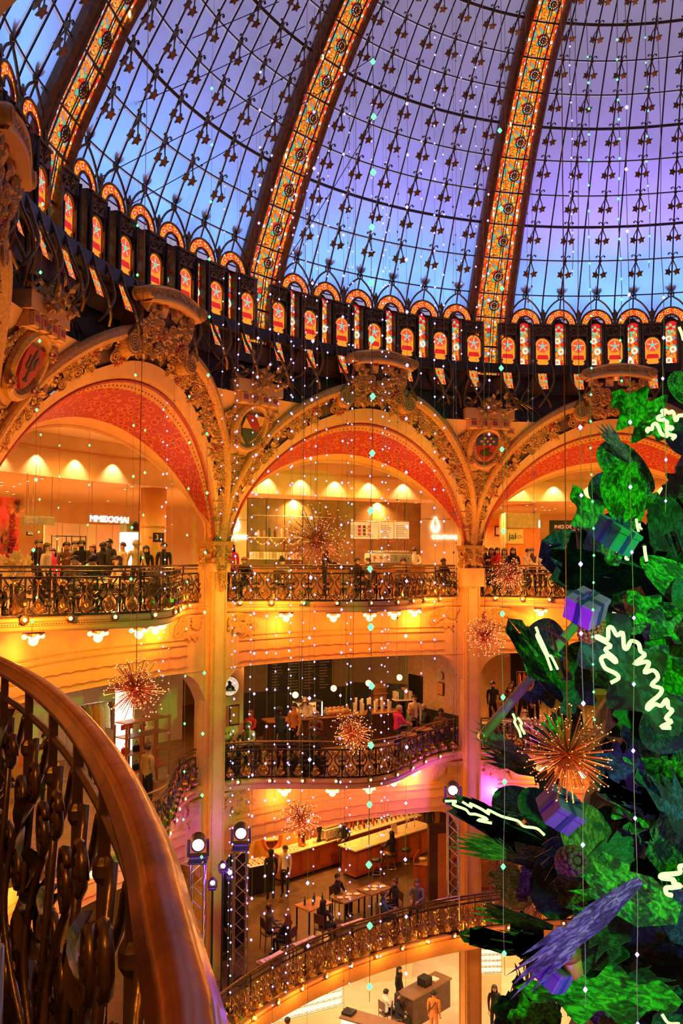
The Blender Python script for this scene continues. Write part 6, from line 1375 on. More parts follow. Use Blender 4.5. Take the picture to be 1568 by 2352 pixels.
# ================================================================= stage lights on the lowest balcony
violet = emit('violet_lens', (.52, .30, 1), 4.5)
def light_tower(P, top, label, n=4):
    r = thing('light_tower', label, 'light tower', P); h = top-P.z; s = .17
    for x in (-s, s):
        for y in (-s, s): part('truss_tube', MB().tube([(x, y, 0), (x, y, h)], .022, 8), steel, r)
    k = int(h/.35)
    for i in range(k):
        z = .1+i*h/k
        m = MB()
        for a, c in (((-s, -s), (s, -s)), ((s, -s), (s, s)), ((s, s), (-s, s)), ((-s, s), (-s, -s))): m.tube([(a[0], a[1], z), (c[0], c[1], z+h/k*.9)], .011, 5)
        part('brace', m, steel, r)
    boxpart(r, 'top_plate', -.24, .24, -.24, .24, h, h+.03, blackm); boxpart(r, 'base_plate', -.3, .3, -.3, .3, -.0, .03, blackm); return r
def moving_head(P, aim, label, s=1.0, power=60, reflect=True):
    r = thing('stage_light', label, 'stage light', P); r.rotation_euler = (0, 0, math.atan2(aim.y-P.y, aim.x-P.x)+PI/2); r.scale = (s, s, s)
    boxpart(r, 'base', -.16, .16, -.14, .14, 0, .09, blackm, .02)
    for x in (-.17, .17): boxpart(r, 'yoke', x-.025, x+.025, -.06, .06, .08, .36, blackm)
    part('head', MB().lathe([(.09, .18), (.13, .12), (.14, -.1), (.12, -.14)], 18, (0, 0, .32), 0, Matrix.Rotation(PI/2+.25, 3, 'X')), blackm, r, True)
    part('lens', MB().lathe([(.105, .165), (.09, .20), (.03, .215)], 18, (0, 0, .32), 0, Matrix.Rotation(PI/2-.0, 3, 'X')), violet, r, True)
    d = (aim-P).normalized(); lamp('POINT', P+d*.42*s+Vector((0, 0, .32*s)), power, (.35, .06, 1), .06, name='stage_glow')
for x, y, R, lb, tw in ((455, 1948, 13.2, 'violet stage light in front of the left pillar', 'clear truss tower in front of the left pillar'), (553, 1921, 13.9, 'violet stage light beside the black booth', 'clear truss tower beside the black booth'), (1040, 1822, 13.5, 'brightest violet stage light at the right pillar', 'truss tower of the brightest violet light'), (1138, 1826, 14.8, 'violet stage light right of the right pillar', 'truss tower right of the right pillar')):
    P = cyl(x, y, R); P.z -= .3; light_tower(Vector((P.x, P.y, F1)), P.z-.03, tw); moving_head(P, Vector((0, 0, P.z+2)), lb, 1.4, 42 if x < 900 else 130)
for x, y, lb in ((528, 2000, 'small violet lamp low beside the left tower'), (488, 2024, 'smallest violet lamp near the near handrail'), (512, 1985, 'pale violet lamp between the two left towers')):
    P = cyl(x, y, 13.0); P.z -= .2; r = thing('stage_stand', 'black stand under the '+lb.split(' low')[0].split(' near')[0].split(' between')[0]+(' by the tower' if x == 528 else ' by the handrail' if x == 488 else ' between towers'), 'stand', (P.x, P.y, F1)); boxpart(r, 'base', -.2, .2, -.2, .2, 0, .04, blackm); part('pole', MB().tube([(0, 0, 0), (0, 0, P.z-F1)], .03, 6), blackm, r); moving_head(P, Vector((0, 0, P.z+2)), lb, .6, 12)
# ================================================================= near balcony with its handrail
ZR = 1.28
CL = [atz(x, y, ZR) for x, y in ((-260, 1432), (-120, 1478), (0, 1528), (80, 1573), (150, 1630), (215, 1705), (275, 1800), (320, 1900), (350, 1990), (372, 2095), (395, 2200), (418, 2300), (432, 2380), (446, 2600))]
CLs = bent(CL, 5)
nb = thing('near_handrail', 'thick curved bronze handrail with scrolled ironwork in the near left corner', 'railing', Vector((CLs[8].x, CLs[8].y, F3))); O = nb.location
handm = mat('bronze_handrail', (.34, .13, .035), .24, .8, .35, 9, .15)
m = MB(); pf = [(-.026, -.014), (-.028, .0), (-.020, .006), (-.021, .013), (-.012, .021), (0, .024), (.012, .021), (.021, .013), (.020, .006), (.028, 0), (.026, -.014), (.014, -.024), (-.014, -.024)]
n = len(pf); V = []; F = []
for i, p in enumerate(CLs):
    t = (CLs[min(i+1, len(CLs)-1)]-CLs[max(i-1, 0)]); t.z = 0; t.normalize(); s_ = Vector((-t.y, t.x, 0)); sc_ = 1.0
    V += [p+s_*a*sc_+Vector((0, 0, b*sc_)) for a, b in pf]
for i in range(len(CLs)-1): F += [(i*n+k, i*n+(k+1) % n, (i+1)*n+(k+1) % n, (i+1)*n+k) for k in range(n)]
m.add(V, F); m.move(-O.x, -O.y, -O.z); part('handrail', m, handm, nb, True)
def rp_(z, off=0): return [Vector((p.x, p.y, z))-O for p in CLs]
part('under_bar', MB().tube([p+Vector((0, 0, 0)) for p in rp_(ZR-.085)], .009, 6), bronze, nb)
part('foot_bar', MB().tube(rp_(F3+.08), .018, 6), bronze, nb)
acc = [0]
for a, c in zip(CLs, CLs[1:]): acc.append(acc[-1]+(c-a).length)
def along(s):
    for i in range(len(acc)-1):
        if acc[i+1] >= s: t = (s-acc[i])/(acc[i+1]-acc[i]); return CLs[i].lerp(CLs[i+1], t), (CLs[i+1]-CLs[i]).normalized()
    return CLs[-1], (CLs[-1]-CLs[-2]).normalized()
leafbig = MB(); leafbig.sheet(lambda u, v: Vector((.055*math.sin(PI*min(1, v*1.05))*(u-.5)*2*(1-.15*math.cos(v*14)), -.03*abs(u-.5)*2-.04*math.sin(PI*v), .24*v)), 6, 8, 0, False)
lb_me = leafbig.mesh('iron_leaf'); setmats(lb_me, bronze); lb_me.polygons.foreach_set('use_smooth', [True]*len(lb_me.polygons))
def panel_iron(seed):
    rnd = random.Random(seed); m = MB(); w_ = .30
    m.tube(bent([(-w_/2, 0, .1), (-w_*.1, -.03, .25), (w_*.35, -.05, .45), (w_*.2, -.03, .65), (-w_*.2, 0, .8)], 5), .009, 6)
    m.tube(bent([(w_/2, 0, .1), (w_*.2, -.04, .2), (-w_*.3, -.06, .38), (-w_*.35, -.04, .55), (0, 0, .72), (w_*.35, 0, .83)], 5), .0085, 6)
    for cx, cz, r_, sg in ((-.06, .3, .085, 1), (.09, .5, .075, -1), (-.08, .66, .065, 1), (.07, .15, .06, -1), (.1, .74, .05, 1), (-.11, .47, .05, -1)):
        m.tube([(x, y-.03, z) for x, y, z in spiral(cx, cz, r_, .012, 1.8, rnd.random()*6, 0, 10, sg)], .0095, 6); m.ball((cx, -.03, cz), .013, 8, 5)
    return m
for i in range(int(acc[-1]/.32)):
    p, t = along(.1+.32*i); rz = math.atan2(t.y, t.x)
    part('post', MB().box(-.009, .009, -.009, .009, 0, ZR-F3-.02), bronze, nb, loc=Vector((p.x, p.y, F3))-O).rotation_euler = (0, 0, rz)
    part('post_collar', MB().lathe([(.011, 0), (.018, .012), (.018, .03), (.011, .042)], 10), bronze, nb, loc=Vector((p.x, p.y, ZR-.19))-O)
    p, t = along(.26+.32*i); rz = math.atan2(t.y, t.x)
    part('scrollwork', panel_iron(i), bronze, nb, True, loc=Vector((p.x, p.y, F3))-O).rotation_euler = (0, 0, rz)
    rnd = random.Random(i+50)
    for k in range(7):
        o = part('iron_leaf', lb_me, None, nb); o.location = Vector((p.x, p.y, F3+rnd.uniform(.2, .66)))-O+Vector((t.x, t.y, 0))*rnd.uniform(-.15, .15); o.rotation_euler = (0, rnd.uniform(-2.6, 2.6), rz+rnd.uniform(-.15, .15)); s = rnd.uniform(.5, .9); o.scale = (s, s, s)
# its slab, dark, under the railing and to the left
off = [(p, (CLs[min(i+1, len(CLs)-1)]-CLs[max(i-1, 0)]).normalized()) for i, p in enumerate(CLs)]
ed = [Vector((p.x-t.y*.15, p.y+t.x*.15, F3)) for p, t in off]
m = MB(); N_ = len(ed); V = [(e.x, e.y, F3) for e in ed]+[(e.x-4, e.y*1.0, F3) for e in ed]+[(e.x, e.y, F3-.25) for e in ed]+[(e.x-4, e.y, F3-.25) for e in ed]
F = []
for i in range(N_-1): F += [(i, i+1, N_+i+1, N_+i), (2*N_+i, 3*N_+i, 3*N_+i+1, 2*N_+i+1), (i, 2*N_+i, 2*N_+i+1, i+1)]
m.add(V, F); struct(part('floor', m, blackm))
P = atd(6, 1900, 1.0); r = thing('rope_post', 'slim reflective steel post at the left edge, near the camera', 'post', (P.x-.004, P.y, F3)); part('tube', MB().tube([(0, 0, 0), (0, 0, ZR-F3-.12)], .0095, 10), steel, r, True); part('base', MB().lathe([(.03, 0), (.03, .01), (.012, .02)], 12), steel, r)
lamp('SPOT', (-1.6, -.6, 4.7), 330, WARM, .12, (-.4, 1.2, 1.2), 110, .8, 'near_gallery_light'); lamp('SPOT', (1.3, -1.0, 4.7), 220, (1, .25, .04), .12, (-.2, 1.2, 1.2), 90, .8, 'near_gallery_light')

# ================================================================= the tree of painted cut-outs
TR = [(9.5, .15), (6, .4), (4.6, .75), (3.6, 1.45), (1.5, 2.6), (-1.4, 3.3), (-3.6, 3.75), (-6.2, 3.85), (-9, 3.8)]
def trr(z):
    for (a, r), (c, q) in zip(TR, TR[1:]):
        if z >= c: return r+(q-r)*(z-a)/(c-a)
    return TR[-1][1]
def tree_d(x, y):
    """distance along the view to the tree's surface (or to its flank where the view just misses it)"""
    best = None; rr = ray(x, y); d = 8.0
    while d < 16:
        p = Vector((0, 0, ZC))+rr*(d/rr.y); q = math.hypot(p.x-CX, p.y-CY)-trr(p.z)
        if q < 0: return d
        if best is None or q < best[0]: best = (q, d)
        d += .1
    return best[1]
def paint(name, a, b, c, scale=3.5):
    if name in MT: return MT[name]
    m = bpy.data.materials.new(name); m.use_nodes = True; nt = m.node_tree; N = nt.nodes.new; Lk = nt.links.new; bs = nt.nodes['Principled BSDF']; bs.inputs['Roughness'].default_value = .55
    tc = N('ShaderNodeTexCoord'); n1 = N('ShaderNodeTexNoise'); n1.inputs['Scale'].default_value = scale*2.2; n1.inputs['Detail'].default_value = 6; n1.inputs['Distortion'].default_value = 1.2
    mp = N('ShaderNodeMapping'); mp.inputs['Scale'].default_value = (40, 6, 9); n2 = N('ShaderNodeTexNoise'); n2.inputs['Scale'].default_value = 4; n2.inputs['Detail'].default_value = 4
    Lk(tc.outputs['Object'], n1.inputs['Vector']); Lk(tc.outputs['Object'], mp.inputs[0]); Lk(mp.outputs[0], n2.inputs['Vector'])
    rp = N('ShaderNodeValToRGB'); e = rp.color_ramp.elements; e[0].position = .40; e[0].color = (*a, 1); e[1].position = .62; e[1].color = (*c, 1); q = e.new(.5); q.color = (*b, 1)
    wv = N('ShaderNodeTexWave'); wv.wave_type = 'BANDS'; wv.bands_direction = 'DIAGONAL'; wv.inputs['Scale'].default_value = 5; wv.inputs['Distortion'].default_value = 9; wv.inputs['Detail'].default_value = 4; wv.inputs['Detail Scale'].default_value = 3; Lk(tc.outputs['Object'], wv.inputs['Vector'])
    cr_ = N('ShaderNodeValToRGB'); cr_.color_ramp.elements[0].color = (.22, .22, .22, 1); cr_.color_ramp.elements[1].color = (1.0, 1.0, 1.0, 1); cr_.color_ramp.elements[0].position = .2; cr_.color_ramp.elements[1].position = .75; Lk(wv.outputs['Fac'], cr_.inputs[0])
    mx = N('ShaderNodeMixRGB'); mx.blend_type = 'OVERLAY'; mx.inputs[0].default_value = .7; Lk(n1.outputs['Fac'], rp.inputs[0]); Lk(rp.outputs[0], mx.inputs[1]); Lk(n2.outputs['Fac'], mx.inputs[2])
    m2 = N('ShaderNodeMixRGB'); m2.blend_type = 'MULTIPLY'; m2.inputs[0].default_value = .8; Lk(mx.outputs[0], m2.inputs[1]); Lk(cr_.outputs[0], m2.inputs[2]); Lk(m2.outputs[0], bs.inputs['Base Color'])
    MT[name] = m; return m
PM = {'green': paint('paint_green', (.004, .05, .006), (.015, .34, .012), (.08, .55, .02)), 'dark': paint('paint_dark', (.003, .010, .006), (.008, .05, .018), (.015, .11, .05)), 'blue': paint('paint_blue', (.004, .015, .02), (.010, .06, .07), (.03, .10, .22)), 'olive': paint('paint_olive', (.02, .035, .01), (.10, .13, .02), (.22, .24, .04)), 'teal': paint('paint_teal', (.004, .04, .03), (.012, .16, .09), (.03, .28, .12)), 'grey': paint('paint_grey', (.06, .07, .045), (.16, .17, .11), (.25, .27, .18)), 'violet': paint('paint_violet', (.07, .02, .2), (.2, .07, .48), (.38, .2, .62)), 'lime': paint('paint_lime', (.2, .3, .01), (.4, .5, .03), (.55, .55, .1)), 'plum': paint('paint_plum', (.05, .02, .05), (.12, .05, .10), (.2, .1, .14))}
edgem = mat('board_edge', (.20, .12, .09), .7)
def outline(kind, rnd):
    pts = []
    if kind == 'oval': return [(.0+.5*(1-math.cos(2*PI*i/22)), .5*math.sin(2*PI*i/22)*(1-.25*math.cos(2*PI*i/22))) for i in range(22)]
    if kind == 'lobe':                   # rounded oak-like lobes
        for s in (1, -1):
            side = []
            for i in range(25):
                t = i/24; w_ = .48*math.sin(PI*min(1, t*1.02))**.7*(1-.25*t); side.append((t, s*w_*(.72+.28*math.sin(t*22+.6*s))))
            pts += side if s == 1 else side[::-1][1:-1]
        return pts
    if kind == 'fir':                    # pointed side shoots like a flat fir bough
        up = [(0, .06)]; n_ = 6
        for i in range(n_):
            t = .06+.8*i/n_; ln = .46*(1-.65*i/n_)*rnd.uniform(.8, 1.1); up += [(t, .10), (t+.16, .10+ln), (t+.21, .08+ln*.82), (t+.12, .12)]
        up += [(.93, .05), (1.0, 0)]; up = sorted(set(up), key=lambda q: 0) ; return up+[(x, -y*rnd.uniform(.85, 1.1)) for x, y in up[::-1][1:]]
    if kind == 'frond':                  # long, ragged at the tip
        up = [(0, .12), (.35, .34), (.55, .30), (.62, .40), (.95, .42), (.72, .24), (.82, .22), (1.08, .26), (.80, .08), (1.0, .04)]
        return up+[(x*rnd.uniform(.9, 1.03), -y*.85) for x, y in up[::-1]]
def board(kind, seed):
    m = MB(); m.prism(outline(kind, random.Random(seed)), -.012, .012, 0, 1); return m
BM = {}
def leafboard(x, y, ln, ang, wid, kind, col, label, lift=0, tilt=0, yaw=0, d=None, seed=1):
    d = (tree_d(x, y) if d is None else d)-lift; P = atd(x, y, d)
    k = (kind, col, seed % 4)
    if k not in BM: me = board(kind, seed % 4).mesh('cutout_leaf'); setmats(me, [PM[col], edgem]); BM[k] = me
    root = link('cutout_leaf', BM[k]); tag(root, label, 'leaf', 'painted cut-out leaves of the tree')
    # axes: z of the outline is across the leaf, x along it; board normal toward the hall, turned by tilt and yaw
    back = (P-Vector((0, 0, ZC))).normalized(); rt = back.cross(Vector((0, 0, 1))).normalized(); up = rt.cross(back)
    ax = rt*math.cos(math.radians(ang))+up*math.sin(math.radians(ang)); nrm = back; az = ax.cross(nrm)
    M = Matrix((ax, nrm, az)).transposed().to_4x4(); M = M @ Matrix.Rotation(tilt, 4, 'X') @ Matrix.Rotation(yaw, 4, 'Z')
    root.matrix_world = Matrix.Translation(P) @ M @ Matrix.Diagonal((ln, 1, wid, 1)); return root
tr = thing('tree_core', 'dark green core of the giant tree filling the right edge', 'tree', (CX, CY, -9))
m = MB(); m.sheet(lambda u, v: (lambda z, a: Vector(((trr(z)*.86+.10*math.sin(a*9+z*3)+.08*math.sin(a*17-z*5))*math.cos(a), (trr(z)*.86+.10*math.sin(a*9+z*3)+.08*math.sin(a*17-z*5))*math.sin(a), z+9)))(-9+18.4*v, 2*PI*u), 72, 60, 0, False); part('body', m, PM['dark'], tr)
part('trunk', MB().lathe([(.5, -6.1), (.45, 0), (.2, 12), (.05, 19)], 14), woodd, tr, True)
# many boards over the visible flank
rnd = random.Random(17); LW = {'lobe': 'lobed', 'fir': 'fir-like', 'oval': 'rounded', 'frond': 'ragged'}
cnt = 0
for iy in range(20):
    yy = 990+iy*70
    for ix in range(9):
        z_ = ZC-(yy-1284)/137.0; xl = 1776-trr(max(-9, z_))*137*1.03; xx = xl+18+ix*70+rnd.uniform(-25, 25)
        if xx > 1640: continue
        kind = rnd.choice(('lobe', 'lobe', 'fir', 'fir', 'fir', 'frond', 'oval')); edge_ = ix == 0
        col = rnd.choices(('dark', 'green', 'blue', 'olive', 'teal', 'grey', 'violet'), (44, 20, 18, 8, 9, 3, 5 if yy > 1600 else 1))[0]
        leafboard(xx, yy+rnd.uniform(-25, 25), rnd.uniform(.5, .85) if edge_ else rnd.uniform(.75, 1.25), rnd.uniform(120, 245) if edge_ else rnd.uniform(0, 360), rnd.uniform(.55, .95), kind, col, '%s %s cut-out tree leaf %s, %s' % (LW[kind], {'dark': 'dark green', 'green': 'bright green', 'blue': 'blue green', 'olive': 'olive', 'teal': 'teal', 'grey': 'grey', 'violet': 'violet'}[col], ('at the left edge', 'near the left edge', 'in the middle', 'toward the right')[min(3, (ix+1)//2)], ('under the top neon', 'level with the teal gift', 'level with the purple gift', 'level with the long neon squiggle', 'level with the copper starburst', 'level with the violet gift', 'by the dark cone', 'by the violet branch', 'at the bottom')[min(8, iy*9//20)]), rnd.uniform(.05, .4), rnd.uniform(-.6, .6), rnd.uniform(-.5, .5), None, rnd.randint(0, 9)); cnt += 1
H = [  # x, y, length, angle, width, kind, colour, label, lift
 (1490,1330,1.55,165,1.3,'fir','dark','dark fir-like bough reaching left before the right balcony',.7), (1440,1350,1.5,150,1.1,'fir','blue','blue fir-like bough above the purple gift',.5), (1420,1300,1.2,118,.7,'lobe','green','bright green leaf under the teal gift',.9), (1450,1220,.9,100,.55,'oval','green','bright green strap leaf right of the teal gift',.8), (1470,1280,1.5,-35,.6,'oval','green','long curved bright green leaf below the neon dashes',.9),
 (1300,1620,1.35,105,.5,'fir','olive','olive pointed bough left of the neon outlined leaf',.5), (1290,1580,1.1,128,.45,'fir','green','slim green bough with neon strokes at the tree edge',.7), (1275,1600,1.1,112,.4,'oval','dark','narrow dark leaf beside the leaning pole',.6), (1560,1690,2.2,128,1.2,'lobe','dark','large dark leaf outlined by the long neon squiggle',1.2), (1230,1760,1.2,150,.42,'frond','grey','grey green frond reaching left over the pillar',.6), (1240,1780,1.0,160,.4,'frond','olive','olive frond below the grey one',.5),
 (1230,1830,.75,200,.6,'oval','teal','teal rounded leaf left of the copper starburst',.8), (1260,1945,1.45,160,.42,'fir','dark','dark pointed bough edged with neon at lower left',.9), (1290,1990,1.65,172,.35,'frond','olive','olive ragged frond at lower left',.7), (1290,1960,1.6,176,.3,'frond','grey','grey ragged frond above the olive one',.6), (1185,1990,.55,228,.7,'frond','lime','yellow lime leaf tip over the orange wall',.8), (1220,1990,.6,250,.7,'lobe','violet','violet blue rounded leaf beside the lime leaf',.8),
 (1280,2180,1.5,178,.42,'fir','dark','dark bough across the lowest railing',.6), (1270,2130,1.2,172,.35,'frond','green','green frond above the dark bough',.5), (1470,2020,1.75,222,.42,'frond','violet','long violet feathered branch at lower right',1.5), (1250,2310,.9,205,.9,'fir','teal','teal lobed bough at the bottom',.9), (1290,2330,.8,190,.9,'lobe','green','green lobed leaf at the bottom edge',1.0), (1310,2330,.8,20,.5,'lobe','violet','violet leaf at the bottom edge',1.0), (1560,2100,1.1,165,.9,'frond','green','bright green ragged leaf at the right edge',1.3), (1568,2300,2.0,185,.9,'lobe','green','large bright green leaf in the bottom right',1.2), (1500,1480,1.3,-60,.9,'lobe','green','glowing green leaf right of the purple gift',.7), (1440,1420,1.1,-20,.9,'lobe','green','bright green lobed leaf beside the pine cone',.9), (1500,1130,1.2,135,.6,'oval','green','bright green tongue leaf near the tree top',.5), (1470,1150,.9,160,.6,'oval','blue','blue grey tongue leaf near the tree top',.5), (1540,1000,1.0,140,1.0,'lobe','green','lobed leaf outlined by the top neon squiggle',.7), (1450,1060,.8,125,.3,'frond','grey','grey bark-like strip near the tree top',.5), (1580,930,.6,110,.35,'oval','green','bright green leaf at the upper right edge',.6), (1390,1500,1.2,235,.9,'lobe','dark','dark rounded leaf left of the neon squiggle',.6), (1340,1560,1.1,200,.8,'lobe','blue','blue green leaf by the leaning pole',.5), (1330,1900,1.4,250,.8,'oval','dark','dark oval leaf behind the lower purple gift',.6), (1400,2060,1.3,110,.7,'oval','olive','olive oval leaf with a pale rim right of the dark cone',.8), (1260,1420,.8,260,.8,'oval','green','green rounded leaf behind the purple gift',.4)]
HD = {'large dark leaf outlined by the long neon squiggle': 10.4, 'dark pointed bough edged with neon at lower left': 10.75, 'slim green bough with neon strokes at the tree edge': 11.05, 'lobed leaf outlined by the top neon squiggle': 11.75, 'bright green leaf under the teal gift': 11.05, 'bright green strap leaf right of the teal gift': 11.0, 'bright green ragged leaf at the right edge': 9.75, 'long violet feathered branch at lower right': 9.4}
for i, (x, y, ln, an, wd, kd, cl, lb, lf) in enumerate(H):
    q = HD.get(lb); leafboard(x, y, ln, an, wd, kd, cl, lb, 0 if q else lf, 0 if q else rnd.uniform(-.2, .2), 0 if q else rnd.uniform(-.15, .15), q, i)
# neon tubes laid on the boards
neong = emit('neon_green', (.36, 1, .22), 2.5); NZ = []
def neonline(pts, sc_, ox, oy, d, label, r_=.025):
    P = [atd(ox+x/sc_, oy+y/sc_, d) for x, y in pts]; r = thing('neon_tube', label, 'neon tube', P[0]); part('tube', MB().tube([p-P[0] for p in bent(P, 4)], r_, 6), neong, r, True)
    for p in (P[0], P[-1]): part('clip', MB().ball(p-P[0]+Vector((0, .03, 0)), .03, 6, 4), blackm, r)
    NZ.append((P[len(P)//2], d))
Q6 = (5.444, 1280, 780); Q3 = (2.761, 1000, 1400); QG = (4.639, 1230, 940); Q7 = (2.761, 1000, 1850)
neonline([(1568,945),(1510,955),(1492,1003),(1468,1000),(1455,930),(1430,895),(1395,920),(1345,885),(1305,890),(1330,935),(1258,965),(1262,1000),(1330,1010),(1375,1035),(1352,1075),(1428,1098),(1425,1120),(1350,1112),(1390,1185),(1470,1203),(1430,1250)], *Q6, 11.6, 'neon outline at the very top of the tree')
neonline([(1140,1160),(1120,1140),(1130,1110),(1180,1120),(1190,1070),(1225,1050),(1260,1090),(1300,1180),(1380,1210)], *Q6, 11.6, 'short neon arc just left of the top outline')
neonline([(1110,465),(1160,435),(1140,405),(1080,375),(1060,345),(1050,310),(1085,295),(1140,335),(1135,310),(1075,255),(1110,230),(1025,180),(1030,170),(1090,190),(1095,120),(1120,115),(1150,165),(1185,145),(1195,240),(1215,245),(1240,200),(1285,215),(1300,265),(1325,290),(1260,345),(1340,330),(1350,350),(1325,400),(1380,385),(1410,430),(1370,480),(1430,500),(1420,540),(1350,600),(1345,635),(1390,600),(1430,610),(1465,570),(1475,620),(1500,640),(1460,690),(1495,710),(1430,745),(1490,750)], *Q3, 10.2, 'long winding neon squiggle across the big dark leaf')
neonline([(60,1215),(130,1216),(110,1236),(190,1268),(215,1295),(260,1300),(330,1330),(265,1335),(355,1355)], *Q3, 10.6, 'lower neon edge of the dark bough by the violet light', .016)
neonline([(170,1220),(230,1255),(215,1230),(290,1265),(340,1297),(330,1270),(420,1312),(520,1340),(560,1375),(640,1388),(690,1430)], *Q3, 10.6, 'upper neon edge of the dark bough by the violet light', .016)
neonline([(635,110),(650,150),(642,170),(690,270),(705,300),(735,385)], *Q3, 10.9, 'left neon stroke on the slim green bough', .018)
neonline([(655,160),(690,235),(715,290),(735,300),(775,380)], *Q3, 10.9, 'right neon stroke on the slim green bough', .016)
neonline([(490,660),(505,700),(500,715),(530,770),(540,810)], *Q3, 11.0, 'small left neon stroke over the leaning pole foot', .015); neonline([(520,685),(545,720),(540,740),(565,790)], *Q3, 11.0, 'small right neon stroke over the leaning pole foot', .015)
neonline([(785,1335),(800,1330),(845,1375),(830,1390),(795,1400),(820,1470),(860,1490),(870,1525)], *QG, 10.9, 'left neon drip under the teal gift', .02); neonline([(875,1430),(905,1490),(900,1440),(940,1460),(970,1530),(960,1590),(990,1600)], *QG, 10.9, 'right neon drip under the teal gift', .018)
neonline([(1070,1165),(1080,1240),(1095,1305)], *QG, 10.9, 'short neon dash right of the teal gift', .016); neonline([(1105,1215),(1110,1255),(1130,1280)], *QG, 10.9, 'tiny neon dash beside the short one', .013); neonline([(1158,1455),(1165,1530),(1182,1620)], *QG, 10.9, 'straight neon dash below the short ones', .02)
neonline([(1568,380),(1545,390),(1550,425),(1490,435),(1435,440),(1430,460),(1510,470),(1505,490),(1555,510),(1500,520),(1460,525),(1465,560),(1500,570)], *Q7, 9.6, 'neon squiggle at the lower right edge'); neonline([(1330,2330+0),(1345,2350),(1370,2352)], 1, 190, 0, 9.6, 'neon tip at the bottom right edge', .018)
neonline([(1480,400),(1530,520),(1560,640)], 7.84, 1370, 700, 12.0, 'neon stroke at the upper right edge', .02)
# gifts
def gift(x, y, d, s, cols_, label, rot):
    P = atd(x, y, d); r = thing('gift_box', label, 'gift', P); r.rotation_euler = rot; a = [mat('gift_'+k, v, .4, 0, .15, 5) for k, v in cols_]
    boxpart(r, 'box', -s, s, -s, s, -s*.7, s*.62, a[0], .01); boxpart(r, 'lid', -s*1.06, s*1.06, -s*1.06, s*1.06, s*.5, s*.82, a[0], .01)
    boxpart(r, 'ribbon', -s*.2, s*.2, -s*1.08, s*1.08, -s*.7, s*.85, a[1], .004); boxpart(r, 'ribbon', -s*1.08, s*1.08, -s*.2, s*.2, -s*.7, s*.85, a[1], .004)
    for k in (-1, 1): part('bow', MB().tube([(k*.0, 0, s*.85), (k*s*.4, -s*.1, s*1.25), (k*s*.7, 0, s*1.1), (k*s*.4, s*.1, s*.9), (0, 0, s*.85)], s*.08, 6), a[1], r)
gift(1412, 1232, 10.6, .20, (('teal', (.03, .30, .28)), ('royal', (.03, .05, .35))), 'teal gift box with a blue ribbon at the tree edge', (.5, .25, .6)); gift(1345, 1398, 10.5, .19, (('purple', (.45, .12, .7)), ('indigo', (.05, .03, .25))), 'bright purple gift box with a dark ribbon', (.45, -.35, .7)); gift(1285, 1860, 9.9, .19, (('violet', (.22, .08, .5)), ('indigo', (.05, .03, .25))), 'violet gift box below the copper starburst', (.6, .5, .4)); gift(1270, 2240, 9.6, .15, (('violet', (.22, .08, .5)), ('royal', (.03, .05, .35))), 'small violet gift box at the bottom behind the feathered branch', (.4, .3, .8))
lamp('SPOT', atd(1300, 1450, 7.6)+Vector((-1.0, 0, -1.5)), 420, (.42, .07, 1), .1, atd(1345, 1398, 10.6), 26, .6, 'violet_beam')
def pinecone(x, y, d, s, col, label, rot):
    P = atd(x, y, d); r = thing('pine_cone', label, 'pine cone', P); r.rotation_euler = rot; mt = mat('cone_'+col[0], col[1], .6, 0, .3, 12, .3); part('core', MB().ball((0, 0, 0), s*.8, 10, 8, 0, .7, .7, 1.3), mt, r)
    sc_ = MB().ball((0, -s*.08, 0), s*.22, 6, 5, 0, 1, .8, .7).mesh('scale'); setmats(sc_, mt)
    for j in range(9):
        z = -s*.95+j*s*.24; rr = s*.66*math.sqrt(max(.05, 1-(z/(s*1.15))**2))
        for i in range(9): o = link('scale', sc_, r); a = 2*PI*(i+.5*(j % 2))/9; o.location = (rr*math.cos(a), rr*math.sin(a), z); o.rotation_euler = (0, 0, a+PI/2)
pinecone(1358, 1442, 10.7, .17, ('russet', (.35, .09, .03)), 'russet pine cone under the bright purple gift', (.3, .5, 0)); pinecone(1312, 1978, 10.0, .2, ('wine', (.10, .03, .035)), 'dark wine coloured cone on the lower tree', (1.2, .3, 0)); pinecone(1303, 2175, 9.7, .11, ('rust', (.35, .08, .02)), 'rust coloured cone above the orange acorn', (.8, .2, 0))
P = atd(1312, 2212, 9.6); r = thing('acorn', 'orange acorn ornament behind the violet branch', 'ornament', P); r.rotation_euler = (.2, -.3, 0); part('nut', MB().lathe([(.02, -.2), (.1, -.12), (.12, .05), (.09, .12)], 14), mat('acorn_orange', (.6, .24, .05), .4), r, True); part('cup', MB().lathe([(.13, .08), (.135, .14), (.08, .2), (.02, .23)], 14), mat('cone_rust', (.35, .08, .02)), r, True)
P0, P1 = atd(1108, 1690, 12.2), atd(1330, 1425, 12.6); r = thing('leaning_pole', 'grey pole leaning from the tree toward the right pillar', 'pole', P0); part('pole', MB().tube([(0, 0, 0), P1-P0], .07, 10), mat('pole_grey', (.32, .24, .20), .5), r, True); part('end_cap', MB().ball((0, 0, 0), .075, 8, 6), steel, r)
for pa, pb, lb in (((1228, 1435), (1300, 1475), 'thin dark twig crossing above the slim green bough'), ((1260, 1425), (1290, 1560), 'thin dark twig rising from the slim green bough'), ((1320, 1200), (1330, 1260), 'short dark twig near the teal gift')):
    a, c = atd(*pa, 11.4), atd(*pb, 11.2); o = part('twig', MB().tube([(0, 0, 0), (c-a)*.5+Vector((0, 0, .04)), c-a], [.012, .02, .03], 6), woodd); o.location = a; tag(o, lb, 'twig')
